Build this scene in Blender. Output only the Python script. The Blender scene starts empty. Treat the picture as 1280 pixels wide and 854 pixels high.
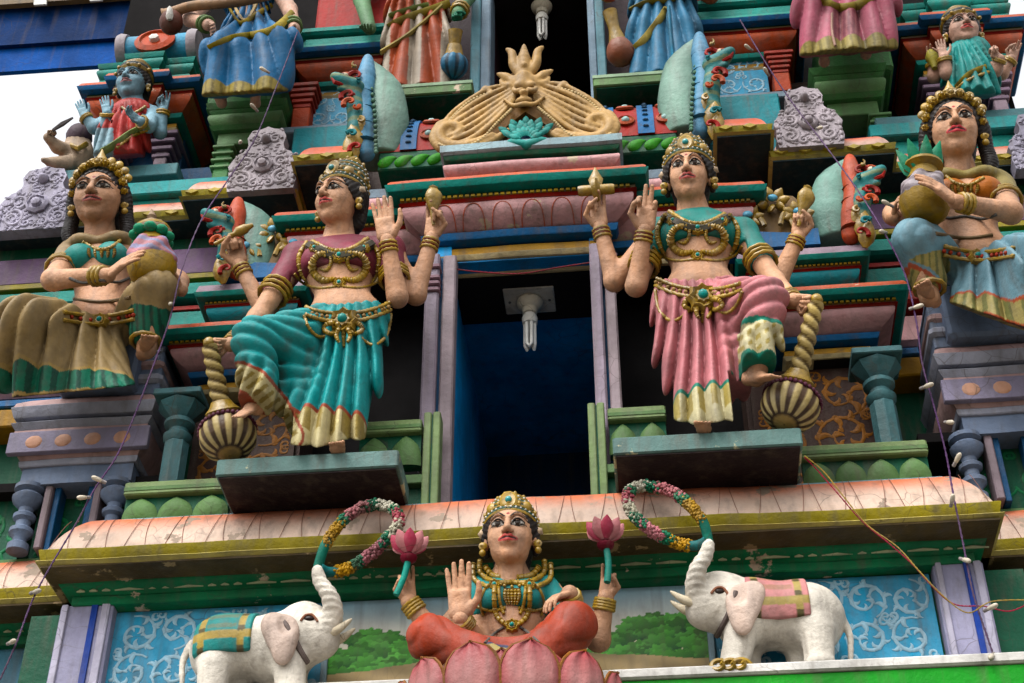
import bpy, math, random
import numpy as np
from mathutils import Vector, Matrix

# ------------------------------------------------------------------ camera, sky, sun, exposure
scene = bpy.context.scene
COL = scene.collection
FPX = 1985.0                                    # focal length in pixels of the 1280 px wide photograph
RIGHT = Vector((.99560, .09369, -.00148)); UP = Vector((.05950, -.61988, .78244))
BACK = RIGHT.cross(UP).normalized(); UP = BACK.cross(RIGHT).normalized(); RIGHT.normalize()
CAM = Vector((0, 0, 7.68)) + BACK * 9.68
cd = bpy.data.cameras.new('camera'); co = bpy.data.objects.new('camera', cd); COL.objects.link(co)
cd.sensor_width = 36.0; cd.lens = 36.0 * FPX / 1280.0; cd.clip_end = 3000.0; cd.clip_start = .05
m = Matrix.Identity(4)
for i in range(3):
    m[i][0] = RIGHT[i]; m[i][1] = UP[i]; m[i][2] = BACK[i]; m[i][3] = CAM[i]
co.matrix_world = m
scene.camera = co

SUN_EL, SUN_AZ = math.radians(52), math.radians(208)      # azimuth measured from +Y (into the tower) clockwise
world = bpy.data.worlds.new('World'); scene.world = world; world.use_nodes = True
wn = world.node_tree.nodes; wl = world.node_tree.links
sky = wn.new('ShaderNodeTexSky'); sky.sky_type = 'NISHITA'; sky.sun_disc = False
sky.sun_elevation = SUN_EL; sky.sun_rotation = SUN_AZ; sky.dust_density = 4.0; sky.ozone_density = 1.0
hs = wn.new('ShaderNodeHueSaturation'); hs.inputs['Saturation'].default_value = .12; hs.inputs['Value'].default_value = 1.6
bg = wn['Background']; bg.inputs['Strength'].default_value = .15
# cloud cover: brightest overhead, a third as bright at the horizon
wtc = wn.new('ShaderNodeTexCoord'); wsp = wn.new('ShaderNodeSeparateXYZ'); wl.new(wtc.outputs['Generated'], wsp.inputs[0])
wmr = wn.new('ShaderNodeMapRange'); wmr.inputs[1].default_value = 0; wmr.inputs[2].default_value = 1; wmr.inputs[3].default_value = .8; wmr.inputs[4].default_value = 1.4; wl.new(wsp.outputs[2], wmr.inputs[0])
wmx = wn.new('ShaderNodeMix'); wmx.data_type = 'RGBA'; wmx.blend_type = 'MULTIPLY'; wmx.inputs[0].default_value = 1.0
wl.new(sky.outputs[0], hs.inputs['Color']); wl.new(hs.outputs[0], wmx.inputs[6]); wl.new(wmr.outputs[0], wmx.inputs[7]); wl.new(wmx.outputs[2], bg.inputs['Color'])
sd = bpy.data.lights.new('sun', 'SUN'); sd.energy = .6; sd.angle = math.radians(18); sd.color = (1, .95, .88)
so = bpy.data.objects.new('sun', sd); COL.objects.link(so)
sdir = Vector((math.sin(SUN_AZ) * math.cos(SUN_EL), math.cos(SUN_AZ) * math.cos(SUN_EL), math.sin(SUN_EL)))
so.rotation_euler = sdir.to_track_quat('Z', 'Y').to_euler()
scene.view_settings.view_transform = 'Standard'; scene.view_settings.look = 'None'
scene.view_settings.exposure = 0.68; scene.view_settings.gamma = 1.0
scene.render.film_transparent = False
scene.cycles.max_bounces = 5; scene.cycles.glossy_bounces = 2; scene.cycles.caustics_reflective = False

# ------------------------------------------------------------------ helpers
R_ = random.Random(7)
def at(px, py, y):
    """world point at depth y (metres behind the door wall) seen at that place in the photograph"""
    d = RIGHT * ((px - 640) / FPX) + UP * ((427 - py) / FPX) - BACK
    t = (y - CAM.y) / d.y
    return CAM + d * t
def A(px, py, y): return np.array(at(px, py, y))
def X(px, py, y): return at(px, py, y).x
def Z(px, py, y): return at(px, py, y).z

MATS = {}
DARK = .66                                      # all paints are weathered by this factor
def paint(name, c, rough=.62, var=.22, dirt=.35, bump=.3, scale=5.0, spec=.16, attr=False, chip=0.0, chipcol=(.35, .27, .19), flat=False):
    """painted plaster: colour with brushed unevenness, rain streaks of grime, a little relief, chipped spots"""
    if name in MATS: return MATS[name]
    mt = bpy.data.materials.new(name); mt.use_nodes = True
    n = mt.node_tree.nodes; l = mt.node_tree.links; b = n['Principled BSDF']
    tc = n.new('ShaderNodeTexCoord')
    geo = n.new('ShaderNodeNewGeometry')
    mp = n.new('ShaderNodeMapping'); mp.inputs['Scale'].default_value = (1, 1, .28)
    l.new(geo.outputs['Position'], mp.inputs['Vector'])
    n1 = n.new('ShaderNodeTexNoise'); n1.inputs['Scale'].default_value = scale; n1.inputs['Detail'].default_value = 4; n1.inputs['Roughness'].default_value = .65
    l.new(geo.outputs['Position'], n1.inputs['Vector'])
    n2 = n.new('ShaderNodeTexNoise'); n2.inputs['Scale'].default_value = 9; n2.inputs['Detail'].default_value = 4; n2.inputs['Roughness'].default_value = .7
    l.new(mp.outputs[0], n2.inputs['Vector'])
    def ramp(src, a, bb, lo, hi):
        r = n.new('ShaderNodeMapRange'); r.inputs[1].default_value = a; r.inputs[2].default_value = bb
        r.inputs[3].default_value = lo; r.inputs[4].default_value = hi; r.clamp = True
        l.new(src, r.inputs[0]); return r.outputs[0]
    if attr:
        at_ = n.new('ShaderNodeAttribute'); at_.attribute_name = 'paint'; base = at_.outputs['Color']
    else:
        rgb = n.new('ShaderNodeRGB'); rgb.outputs[0].default_value = (c[0] * DARK, c[1] * DARK, c[2] * DARK, 1); base = rgb.outputs[0]
    v = n.new('ShaderNodeHueSaturation'); l.new(base, v.inputs['Color'])
    l.new(ramp(n1.outputs['Fac'], .3, .7, 1 - var, 1 + var), v.inputs['Value'])
    l.new(ramp(n2.outputs['Fac'], .3, .7, 1.28 if not attr else 1.10, 1.08 if not attr else .94), v.inputs['Saturation'])
    mx = n.new('ShaderNodeMix'); mx.data_type = 'RGBA'; mx.blend_type = 'MIX'
    l.new(ramp(n2.outputs['Fac'], .52, .78, 0, dirt), mx.inputs[0])
    n5 = n.new('ShaderNodeTexNoise'); n5.inputs['Scale'].default_value = 1.7; n5.inputs['Detail'].default_value = 2; l.new(geo.outputs['Position'], n5.inputs['Vector'])
    fd = n.new('ShaderNodeMix'); fd.data_type = 'RGBA'; fd.blend_type = 'MULTIPLY'; fd.inputs[0].default_value = 1.0
    l.new(v.outputs[0], fd.inputs[6]); l.new(ramp(n5.outputs['Fac'], .35, .65, .72, 1.12), fd.inputs[7])
    l.new(fd.outputs[2], mx.inputs[6]); mx.inputs[7].default_value = (.06, .045, .03, 1)
    out = mx.outputs[2]
    if chip:
        n3 = n.new('ShaderNodeTexNoise'); n3.inputs['Scale'].default_value = 4.2; n3.inputs['Detail'].default_value = 5; n3.inputs['Roughness'].default_value = .62
        l.new(geo.outputs['Position'], n3.inputs['Vector'])
        m2 = n.new('ShaderNodeMix'); m2.data_type = 'RGBA'
        l.new(ramp(n3.outputs['Fac'], .66 - chip, .685 - chip, 0, 1), m2.inputs[0])
        l.new(out, m2.inputs[6]); m2.inputs[7].default_value = (*chipcol, 1); out = m2.outputs[2]
    if not flat:
        nw = n.new('ShaderNodeTexNoise'); nw.inputs['Scale'].default_value = 3.0; nw.inputs['Detail'].default_value = 2; l.new(geo.outputs['Position'], nw.inputs['Vector'])
        wa = n.new('ShaderNodeMix'); wa.data_type = 'RGBA'; wa.blend_type = 'ADD'; wa.inputs[0].default_value = .35; l.new(geo.outputs['Position'], wa.inputs[6]); l.new(nw.outputs['Color'], wa.inputs[7])
        vo = n.new('ShaderNodeTexVoronoi'); vo.feature = 'DISTANCE_TO_EDGE'; vo.inputs['Scale'].default_value = 5.5; l.new(wa.outputs[2], vo.inputs['Vector'])
        ck = ramp(vo.outputs['Distance'], .004, .016, 1, 0); cm = n.new('ShaderNodeMath'); cm.operation = 'MULTIPLY'; l.new(ck, cm.inputs[0]); l.new(ramp(n5.outputs['Fac'], .50, .62, 0, .5 if not attr else .16), cm.inputs[1])
        m3 = n.new('ShaderNodeMix'); m3.data_type = 'RGBA'; l.new(cm.outputs[0], m3.inputs[0]); l.new(out, m3.inputs[6]); m3.inputs[7].default_value = (.045, .035, .025, 1); out = m3.outputs[2]
        # thin vertical rain streaks
        ms = n.new('ShaderNodeMapping'); ms.inputs['Scale'].default_value = (16, 16, .9); l.new(geo.outputs['Position'], ms.inputs['Vector'])
        ns = n.new('ShaderNodeTexNoise'); ns.inputs['Scale'].default_value = 1.0; ns.inputs['Detail'].default_value = 2; l.new(ms.outputs[0], ns.inputs['Vector'])
        m4 = n.new('ShaderNodeMix'); m4.data_type = 'RGBA'; l.new(ramp(ns.outputs['Fac'], .55, .75, 0, .38), m4.inputs[0]); l.new(out, m4.inputs[6]); m4.inputs[7].default_value = (.07, .055, .04, 1); out = m4.outputs[2]
    l.new(out, b.inputs['Base Color'])
    b.inputs['Roughness'].default_value = rough; b.inputs['Specular IOR Level'].default_value = spec
    n4 = n.new('ShaderNodeTexNoise'); n4.inputs['Scale'].default_value = 26; n4.inputs['Detail'].default_value = 3; n4.inputs['Roughness'].default_value = .62
    l.new(geo.outputs['Position'], n4.inputs['Vector'])
    bp = n.new('ShaderNodeBump'); bp.inputs['Strength'].default_value = bump; bp.inputs['Distance'].default_value = .02
    l.new(n4.outputs['Fac'], bp.inputs['Height']); l.new(bp.outputs[0], b.inputs['Normal'])
    MATS[name] = mt
    return mt

PAL = dict(
    teal=(.03, .24, .20), tealblue=(.03, .21, .24), salmon=(.50, .155, .105), pink=(.58, .35, .35), palepink=(.50, .30, .27), gold=(.34, .235, .05),
    lip=(.27, .225, .05), cream=(.52, .43, .26), ochre=(.36, .19, .02), blue=(.02, .125, .30), skyblue=(.12, .36, .53),
    green=(.012, .15, .055), railgreen=(.11, .19, .08), railpale=(.20, .27, .13), darkgreen=(.012, .085, .045), lavender=(.33, .32, .43), lavdark=(.05, .08, .28),
    mauve=(.30, .23, .27), purple=(.12, .07, .13), greyblue=(.20, .26, .31), grey=(.36, .32, .34), red=(.33, .03, .025), orange=(.47, .075, .03),
    black=(.012, .011, .011), brown=(.055, .032, .026), soffit=(.085, .06, .028), slabfront=(.12, .20, .185), slabdark=(.022, .014, .016), pillar=(.065, .14, .15),
    deepblue=(.01, .075, .18), white=(.68, .66, .62), skin=(.60, .31, .20), ivory=(.62, .56, .48), bluegrey=(.17, .21, .29), brightgreen=(.02, .32, .04), flesh=(.45, .25, .17),
    seagreen=(.17, .33, .27), ornament=(.47, .30, .13), wood=(.16, .11, .06))
def P(k, **kw):
    kw.setdefault('dirt', .55)
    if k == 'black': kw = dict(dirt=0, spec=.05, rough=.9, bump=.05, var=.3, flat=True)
    return paint(k + ('_' + '_'.join('%s%s' % i for i in kw.items() if i[0] not in ('dirt',)) if len(kw) > 1 else ''), PAL[k], **kw)
def PA(name='painted', **kw): return paint(name, (1, 1, 1), attr=True, **kw)

def link(name, me, mat, parent=None):
    o = bpy.data.objects.new(name, me); COL.objects.link(o)
    if mat is not None and len(me.materials) == 0: me.materials.append(mat)
    if parent is not None: o.parent = parent
    return o
def mesh(name, V, F, mat, parent=None, smooth=False, sharp=None, cols=None, loc=None):
    me = bpy.data.meshes.new(name)
    if isinstance(V, np.ndarray): V = V.tolist()
    me.from_pydata(V, [], F if not isinstance(F, np.ndarray) else F.tolist()); me.update()
    if smooth: me.polygons.foreach_set('use_smooth', [True] * len(me.polygons))
    if sharp is not None:
        me.polygons.foreach_set('use_smooth', [True] * len(me.polygons)); me.set_sharp_from_angle(angle=math.radians(sharp))
    if cols is not None: setcols(me, cols)
    o = link(name, me, mat, parent)
    if loc is not None: o.location = loc
    return o
def setcols(me, cols):
    cols = np.asarray(cols, dtype=np.float32)
    cols = cols * DARK
    if cols.shape[1] == 3: cols = np.concatenate([cols, np.ones((len(cols), 1), np.float32)], 1)
    ca = me.color_attributes.new('paint', 'FLOAT_COLOR', 'POINT'); ca.data.foreach_set('color', cols.ravel())
def thing(name, label, cat, loc=(0, 0, 0), group=None):
    o = bpy.data.objects.new(name, None); COL.objects.link(o); o.location = loc; o.empty_display_size = .1
    o['label'] = label; o['category'] = cat
    if group: o['group'] = group
    return o
def tag(o, label, cat, group=None):
    o['label'] = label; o['category'] = cat
    if group: o['group'] = group
    return o

class MB:
    """collects simple shapes into one mesh"""
    def __init__(s): s.V = []; s.F = []
    def add(s, V, F):
        n = len(s.V); s.V += [tuple(v) for v in V]; s.F += [tuple(i + n for i in f) for f in F]; return s
    def box(s, x0, x1, y0, y1, z0, z1, b=0.0):
        if b <= 0:
            return s.add([(x0, y0, z0), (x1, y0, z0), (x1, y1, z0), (x0, y1, z0), (x0, y0, z1), (x1, y0, z1), (x1, y1, z1), (x0, y1, z1)],
                  [(0, 3, 2, 1), (4, 5, 6, 7), (0, 1, 5, 4), (1, 2, 6, 5), (2, 3, 7, 6), (3, 0, 4, 7)])
        rings = [(b, 0), (0, b), (0, z1 - z0 - b), (b, z1 - z0)]
        V = []; F = []
        for ins, dz in rings:
            for (cx, sx) in ((0, 0), (1, 0), (1, 1), (0, 1)): pass
            xa, xb, ya, yb, c = x0 + ins, x1 - ins, y0 + ins, y1 - ins, b
            V += [(xa + c, ya, z0 + dz), (xb - c, ya, z0 + dz), (xb, ya + c, z0 + dz), (xb, yb - c, z0 + dz), (xb - c, yb, z0 + dz), (xa + c, yb, z0 + dz), (xa, yb - c, z0 + dz), (xa, ya + c, z0 + dz)]
        for r in range(3):
            for i in range(8):
                j = (i + 1) % 8; F.append((r * 8 + i, r * 8 + j, r * 8 + 8 + j, r * 8 + 8 + i))
        F.append(tuple(range(7, -1, -1))); F.append(tuple(range(24, 32)))
        return s.add(V, F)
    def lathe(s, c, prof, n=20, axis=(0, 0, 1), sx=1, sy=1, caps=True, rib=0, ribamp=0):
        ax = Vector(axis).normalized(); q = Vector((0, 0, 1)).rotation_difference(ax)
        V = []; F = []
        for r, z in prof:
            for i in range(n):
                a = 2 * math.pi * i / n; rr = r * (1 + (ribamp * math.cos(rib * a) if rib else 0))
                V.append(Vector(c) + q @ Vector((rr * math.cos(a) * sx, rr * math.sin(a) * sy, z)))
        for k in range(len(prof) - 1):
            for i in range(n):
                j = (i + 1) % n; F.append((k * n + i, k * n + j, k * n + n + j, k * n + n + i))
        if caps: F.append(tuple(range(n - 1, -1, -1))); F.append(tuple(range((len(prof) - 1) * n, len(prof) * n)))
        return s.add(V, F)
    def tube(s, pts, r, n=8, flat=1.0, fdir=None, closed=False):
        """tube along points; r number or list; flat squashes it along fdir"""
        pts = [Vector(p) for p in pts]; N = len(pts); V = []; F = []
        rr = r if isinstance(r, (list, tuple)) else [r] * N
        up = Vector(fdir) if fdir is not None else None; prev = None
        for i, p in enumerate(pts):
            if closed: t = pts[(i + 1) % N] - pts[i - 1]
            else: t = pts[min(i + 1, N - 1)] - pts[max(i - 1, 0)]
            t = t.normalized() if t.length > 1e-9 else Vector((0, 0, 1))
            if up is not None:
                a = t.cross(up)
                a = a.normalized() if a.length > 1e-6 else Vector((1, 0, 0))
            else:
                if prev is None:
                    ref = Vector((0, 0, 1)) if abs(t.z) < .9 else Vector((1, 0, 0)); a = t.cross(ref).normalized()
                else: a = (prev - t * prev.dot(t)).normalized()
            prev = a; b = t.cross(a)
            for k in range(n):
                an = 2 * math.pi * k / n
                V.append(p + a * (math.cos(an) * rr[i]) + b * (math.sin(an) * rr[i] * flat))
        M = N if closed else N - 1
        for i in range(M):
            for k in range(n):
                k2 = (k + 1) % n; i2 = (i + 1) % N
                F.append((i * n + k, i2 * n + k, i2 * n + k2, i * n + k2))
        if not closed: F.append(tuple(range(n))); F.append(tuple(range((N - 1) * n + n - 1, (N - 1) * n - 1, -1)))
        return s.add(V, F)
    def ball(s, c, r, n=10, m=7, sc=(1, 1, 1)):
        prof = [(max(1e-4, math.sin(math.pi * i / m)) * r, -math.cos(math.pi * i / m) * r) for i in range(m + 1)]
        V = []; F = []
        for rr, z in prof:
            for i in range(n):
                a = 2 * math.pi * i / n; V.append((c[0] + rr * math.cos(a) * sc[0], c[1] + rr * math.sin(a) * sc[1], c[2] + z * sc[2]))
        for k in range(m):
            for i in range(n):
                j = (i + 1) % n; F.append((k * n + i, k * n + j, k * n + n + j, k * n + n + i))
        return s.add(V, F)
    def slab(s, poly, y0, y1, b=0.0):
        """extrude an x-z polygon (counter-clockwise seen from -y) from y0 (front) to y1"""
        n = len(poly); V = [(p[0], y0, p[1]) for p in poly] + [(p[0], y1, p[1]) for p in poly]
        F = [tuple(range(n)), tuple(range(2 * n - 1, n - 1, -1))]
        for i in range(n): j = (i + 1) % n; F.append((i, n + i, n + j, j))
        return s.add(V, F)
    def xf(s, M):
        s.V = [tuple(M @ Vector(v)) for v in s.V]; return s
    def done(s, name, mat, parent=None, sharp=None, smooth=False):
        return mesh(name, s.V, s.F, mat, parent, smooth=smooth, sharp=sharp)

def sag(x): return .0045 * math.sin(1.9 * x + 1.3) + .0030 * math.sin(5.3 * x + 2.1) + .0016 * math.sin(13.7 * x)
def course(name, x0, x1, yf, yb, prof, mat, parent, sharp=35, cols=None):
    """a moulding running round left side, front and right side, hand-plastered (not quite straight); prof = [(out, z)] from the bottom up"""
    V = []; F = []; N = max(1, int((x1 - x0) / .16)); K = N + 3
    for o, z in prof:
        V.append((x0 - o, yb, z + sag(x0)))
        for i in range(N + 1):
            x = x0 - o + (x1 - x0 + 2 * o) * i / N; xs = x0 + (x1 - x0) * i / N; V.append((x, yf - o + .8 * sag(xs * 1.3 + 4), z + sag(xs)))
        V.append((x1 + o, yb, z + sag(x1)))
    n = len(prof)
    for k in range(n - 1):
        for i in range(K):
            j = (i + 1) % K; F.append((k * K + i, k * K + j, k * K + K + j, k * K + K + i))
    F.append(tuple(range(K - 1, -1, -1))); F.append(tuple((n - 1) * K + i for i in range(K)))
    return mesh(name, V, F, mat, parent, sharp=sharp)
def rect(o0, z0, o1, z1, b=.006):
    return [(o0 - b, z0), (o0, z0 + b), (o1, z1 - b), (o1 - b, z1)]
def cush(o0, z0, o1, z1, bulge=.04, n=9):
    """convex quarter-like bulge from (o0,z0) to (o1,z1)"""
    pr = []
    for i in range(n + 1):
        t = i / n; pr.append((o0 + (o1 - o0) * t + bulge * math.sin(math.pi * t) ** .8, z0 + (z1 - z0) * t))
    return pr
# ------------------------------------------------------------------ ground and tower
g = mesh('ground', [(-400, -400, 0), (400, -400, 0), (400, 400, 0), (-400, 400, 0)], [(0, 1, 2, 3)], paint('ground_paving', (.24, .22, .19), scale=2.0))  # unseen street surface, added to bounce light up under the ledges
g['kind'] = 'structure'
XC = .04
tower = thing('temple_tower', 'brightly painted temple tower with stepped cornices, niches, pillars and a dark doorway', 'tower', (XC, .5, 0))
def TW(o): return o
def part(name, mb, mat, sharp=35, parent=None, label=None):
    """a part of the tower (vertices are in world space, the tower stands at its own base point)"""
    par = parent if parent is not None else tower
    o = mb.done(name, mat, par, sharp=sharp)
    off = par['_o'] if '_o' in par else None
    if par is tower: o.location = (-XC, -.5, 0)
    if label: o['label'] = label
    return o
def pcourse(name, x0, x1, yf, yb, prof, mat, parent=None, sharp=35):
    par = parent if parent is not None else tower
    o = course(name, x0, x1, yf, yb, prof, mat, par, sharp)
    if par is tower: o.location = (-XC, -.5, 0)
    return o
def bx(name, x0, x1, y0, y1, z0, z1, mat, b=.006, parent=None):
    return part(name, MB().box(x0, x1, y0, y1, z0, z1, b), mat, parent=parent)

# ---- solid cores, so that nothing is see-through from the side
bx('tower_core', -2.9, 2.98, .75, 3.2, 0, 6.3, P('brown'), 0)
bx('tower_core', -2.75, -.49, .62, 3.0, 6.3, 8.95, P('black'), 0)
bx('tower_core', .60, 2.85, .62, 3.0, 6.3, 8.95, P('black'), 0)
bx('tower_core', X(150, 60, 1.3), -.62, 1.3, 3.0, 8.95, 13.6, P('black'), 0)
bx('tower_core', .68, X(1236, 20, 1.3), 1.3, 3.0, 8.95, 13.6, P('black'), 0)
bx('lower_storey', -2.9, 2.98, .1, .75, 0, 5.2, P('palepink'), 0)

def entab(x0, x1, ylip, ztop, yb, s=1.0, cols=('salmon', 'teal', 'gold', 'red', 'pink', 'blue', 'ochre', 'cream'), beads=True, cap=.06, label=None, petals=0, sv=.80, under='black', lo=0):
    """the cornice of a bay: cap, lip, bead row, red line, pink cushion, blue strip, ochre beam, cream strip"""
    cs = [P(c, chip=.02) if c in ('pink', 'salmon') else P(c) for c in cols]
    yf = ylip + .25 * s; x0 += .25 * s; x1 -= .25 * s; z = ztop
    main = pcourse('entablature', x0, x1, yf, yb, cush(.035 * s, z - .30 * s * sv, .15 * s, z - .125 * s * sv, .045 * s), cs[4])
    if label: main['label'] = label
    K = main
    pcourse('cap', x0, x1, yf, yb, [(.235 * s, z), (.235 * s, z + .02 * s), (.22 * s, z + cap * .8), (.18 * s, z + cap)], cs[0], K)
    pcourse('lip', x0, x1, yf, yb, rect(.235 * s, z - .055 * s * sv, .25 * s, z), cs[1], K)
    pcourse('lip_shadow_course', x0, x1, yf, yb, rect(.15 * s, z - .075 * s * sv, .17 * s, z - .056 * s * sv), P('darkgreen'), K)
    pcourse('bead_band', x0, x1, yf, yb, rect(.165 * s, z - .105 * s * sv, .17 * s, z - .0755 * s * sv), P('wood'), K)
    pcourse('red_band', x0, x1, yf, yb, rect(.16 * s, z - .1245 * s * sv, .175 * s, z - .1055 * s * sv), cs[3], K)
    pcourse('blue_band', x0, x1, yf, yb, rect(.05 * s, z - .36 * s * sv, .06 * s, z - .3005 * s * sv), cs[5], K)
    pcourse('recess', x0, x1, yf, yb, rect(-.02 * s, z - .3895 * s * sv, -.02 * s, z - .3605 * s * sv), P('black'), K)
    pcourse('beam', x0, x1, yf, yb, rect(0, z - .46 * s * sv, .0, z - .39 * s * sv), cs[6], K)
    pcourse('beam_edge', x0, x1, yf, yb, rect(.0, z - .50 * s * sv, .012 * s, z - .4605 * s * sv), cs[7], K)
    bx('beam_underside', x0 + .01, x1 - .01, yf + .02, yb, z - .508 * s * sv, z - .501 * s * sv, MATS[under] if under in MATS else P(under), 0, parent=K)  # black unless told otherwise: shade below the beam put into the colour
    if beads:
        mb = MB(); n = int((x1 - x0 + .34 * s) / (.034 * s)); xa = x0 - .17 * s
        for i in range(n):
            x = xa + (i + .5) * .034 * s
            mb.box(x - .011 * s, x + .011 * s, yf - .182 * s, yf - .166 * s, z - .1 * s * sv, z - .08 * s * sv, 0)
        b = part('bead_row', mb, cs[2], parent=K); b['kind'] = 'stuff'
    if petals:
        n = int((x1 - x0) / petals)
        for i in range(n):
            xx = x0 + (i + .5) * (x1 - x0) / n
            pts = []
            for k in range(13):
                t = k / 12; a = math.pi * t; zz = z - .29 * s * sv + .15 * s * sv * math.sin(a); u = (zz - (z - .30 * s * sv)) / (.175 * s * sv)
                o_ = .035 * s + .115 * s * u + .045 * s * math.sin(math.pi * min(1, u)) ** .8
                pts.append((xx - math.cos(a) * petals * .42, yf - o_ - .001, zz))
            part('petal_line', MB().tube(pts, .0035, 5), P('salmon'), parent=K)
    return main

# ---- scrollwork
def teardrop(mb, p, ang, L, W, bend, y, flat=.5, n=7):
    pts = []; rs = []; a = ang; q = Vector((p[0], y, p[1]))
    for i in range(n):
        t = i / (n - 1); pts.append(q.copy()); rs.append(max(.0015, W * math.sin(math.pi * min(1, .06 + t ** .75 * .94)) ** .8))
        q = q + Vector((math.cos(a), 0, math.sin(a))) * (L / (n - 1)); a += bend / (n - 1)
    mb.tube(pts, rs, 6, flat, (0, 1, 0))
def spiral(mb, c, r0, a0, turns, sgn, y, w=.012, leaves=True, flat=.5, rnd=R_, ls=1.0):
    pts = []; rs = []; n = int(14 * turns) + 6
    for i in range(n):
        t = i / (n - 1); a = a0 + sgn * t * turns * 2 * math.pi; r = r0 * (1 - .8 * t)
        pts.append((c[0] + math.cos(a) * r, y, c[1] + math.sin(a) * r)); rs.append(w * (1.1 - .5 * t))
    mb.tube(pts, rs, 6, flat, (0, 1, 0))
    if leaves:
        for i in range(2, n - 2, 3):
            t = i / (n - 1); a = a0 + sgn * t * turns * 2 * math.pi; r = r0 * (1 - .8 * t)
            p = (c[0] + math.cos(a) * r, c[1] + math.sin(a) * r)
            if t > .12:
                L = r0 * (.62 - .3 * t) * ls
                ang = a + sgn * .9 + math.pi * (1 if (i // 3) % 2 else 0) * .0 + (math.pi if (i // 3) % 2 else 0)
                teardrop(mb, p, ang + rnd.uniform(-.3, .3), L * .8, L * .24, sgn * 2.2, y, flat)
    teardrop(mb, pts[-1][::2], a, r0 * .3, r0 * .13, sgn * 2.5, y, flat)
def acanthus(mb, p, ang, L, sg, y, flat, r):
    """a curling leaf: one big comma and two small lobes on its back"""
    teardrop(mb, p, ang, L, L * .20, sg * 2.3, y, flat, 8)
    q = (p[0] + math.cos(ang) * L * .22, p[1] + math.sin(ang) * L * .22)
    teardrop(mb, q, ang - sg * .9, L * .50, L * .13, sg * 1.9, y + .001, flat); teardrop(mb, p, ang - sg * 1.3, L * .42, L * .11, sg * 1.5, y + .001, flat)
def scrollwork(mb, x0, x1, z0, z1, y, cell=None, w=.010, flat=.5, seed=1, ls=1.0):
    r = random.Random(seed); W = x1 - x0; H = z1 - z0; cell = cell or H * .5
    rows = max(1, round(H / cell)); cols = max(1, round(W / cell)); cw = W / cols; ch = H / rows; R0 = min(cw, ch) * .49
    def spir(c, R0, a0, sg, turns, w, leaf):
        n = 28; pts = []; rs = []
        for k in range(n):
            t = k / (n - 1); a = a0 + sg * t * turns * 2 * math.pi; rr = R0 * (1.05 - .80 * t); pts.append((c[0] + math.cos(a) * rr, y, c[1] + math.sin(a) * rr)); rs.append(w * (.5 + .6 * math.sin(math.pi * min(1, t * 1.2))))
        mb.tube(pts, rs, 6, flat, (0, 1, 0))
        for k in range(2, n - 2, 2 if leaf else 5):
            t = k / (n - 1); a = a0 + sg * t * turns * 2 * math.pi; p = pts[k][::2]; tan = a + sg * math.pi / 2; out = (k // 2) % 2 == 0
            if out and t > .5: continue
            acanthus(mb, p, tan - sg * (.55 if out else -.6), R0 * ((.40 if out else .46) - .2 * t) * ls * r.uniform(.8, 1.15), -sg if out else sg, y, flat, r)
        acanthus(mb, pts[-1][::2], a, R0 * .34, sg, y, flat, r)
    for j in range(rows):
        for i in range(cols):
            c = (x0 + (i + .5) * cw + r.uniform(-.05, .05) * cw, z0 + (j + .5) * ch + r.uniform(-.05, .05) * ch); sg = 1 if (i + j) % 2 else -1; a0 = (math.pi if i % 2 else 0) + r.uniform(-.4, .4) + j * .8
            spir(c, R0, a0, sg, 1.35, w, True)
            for k in range(4):
                a = math.pi / 4 + math.pi / 2 * k; p = (c[0] + math.cos(a) * cw * .60, c[1] + math.sin(a) * ch * .60)
                if (k + i + j) % 2 == 0: spir(p, R0 * .26, a, -sg, 1.1, w * .7, False)
    mb.V = [(min(max(v[0], x0), x1), v[1], min(max(v[2], z0), z1)) for v in mb.V]
    return mb
def scroll_panel(x0, x1, z0, z1, y, mat, smat, cell, seed, frame=None, th=.03, w=.010, ls=1.0):
    p = bx('scroll_panel', x0, x1, y, y + th, z0, z1, mat, 0)
    part('scrollwork', scrollwork(MB(), x0 + .02, x1 - .02, z0 + .015, z1 - .015, y - .002, cell, w, .45, seed, ls), smat, parent=p, sharp=60)
    if frame:
        part('frame', MB().box(x0 - .03, x0, y - .012, y + th, z0, z1, .004), frame, parent=p)
        part('frame', MB().box(x1, x1 + .03, y - .012, y + th, z0, z1, .004), frame, parent=p)
    return p

# ================================================================= bottom storey: frieze
YF = -.15
ZF0, ZF1 = 5.12, 5.87
bx('frieze_wall', -2.62, 2.68, YF + .03, .75, 5.2, ZF1, P('darkgreen'), 0)
# blue scroll panels
lx0 = X(140, 800, YF); lx1 = X(404, 800, YF); rx0 = X(893, 800, YF); rx1 = X(1176, 800, YF)
scroll_panel(lx0, lx1, ZF0, ZF1 - .02, YF, P('skyblue', scale=8), paint('scroll_pale', (.38, .56, .66), dirt=.3), .22, 3, w=.010, ls=1.45)
scroll_panel(rx0, rx1, ZF0, ZF1 - .02, YF, P('skyblue', scale=8), paint('scroll_pale', (.38, .56, .66), dirt=.3), .22, 5, w=.010, ls=1.45)
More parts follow.
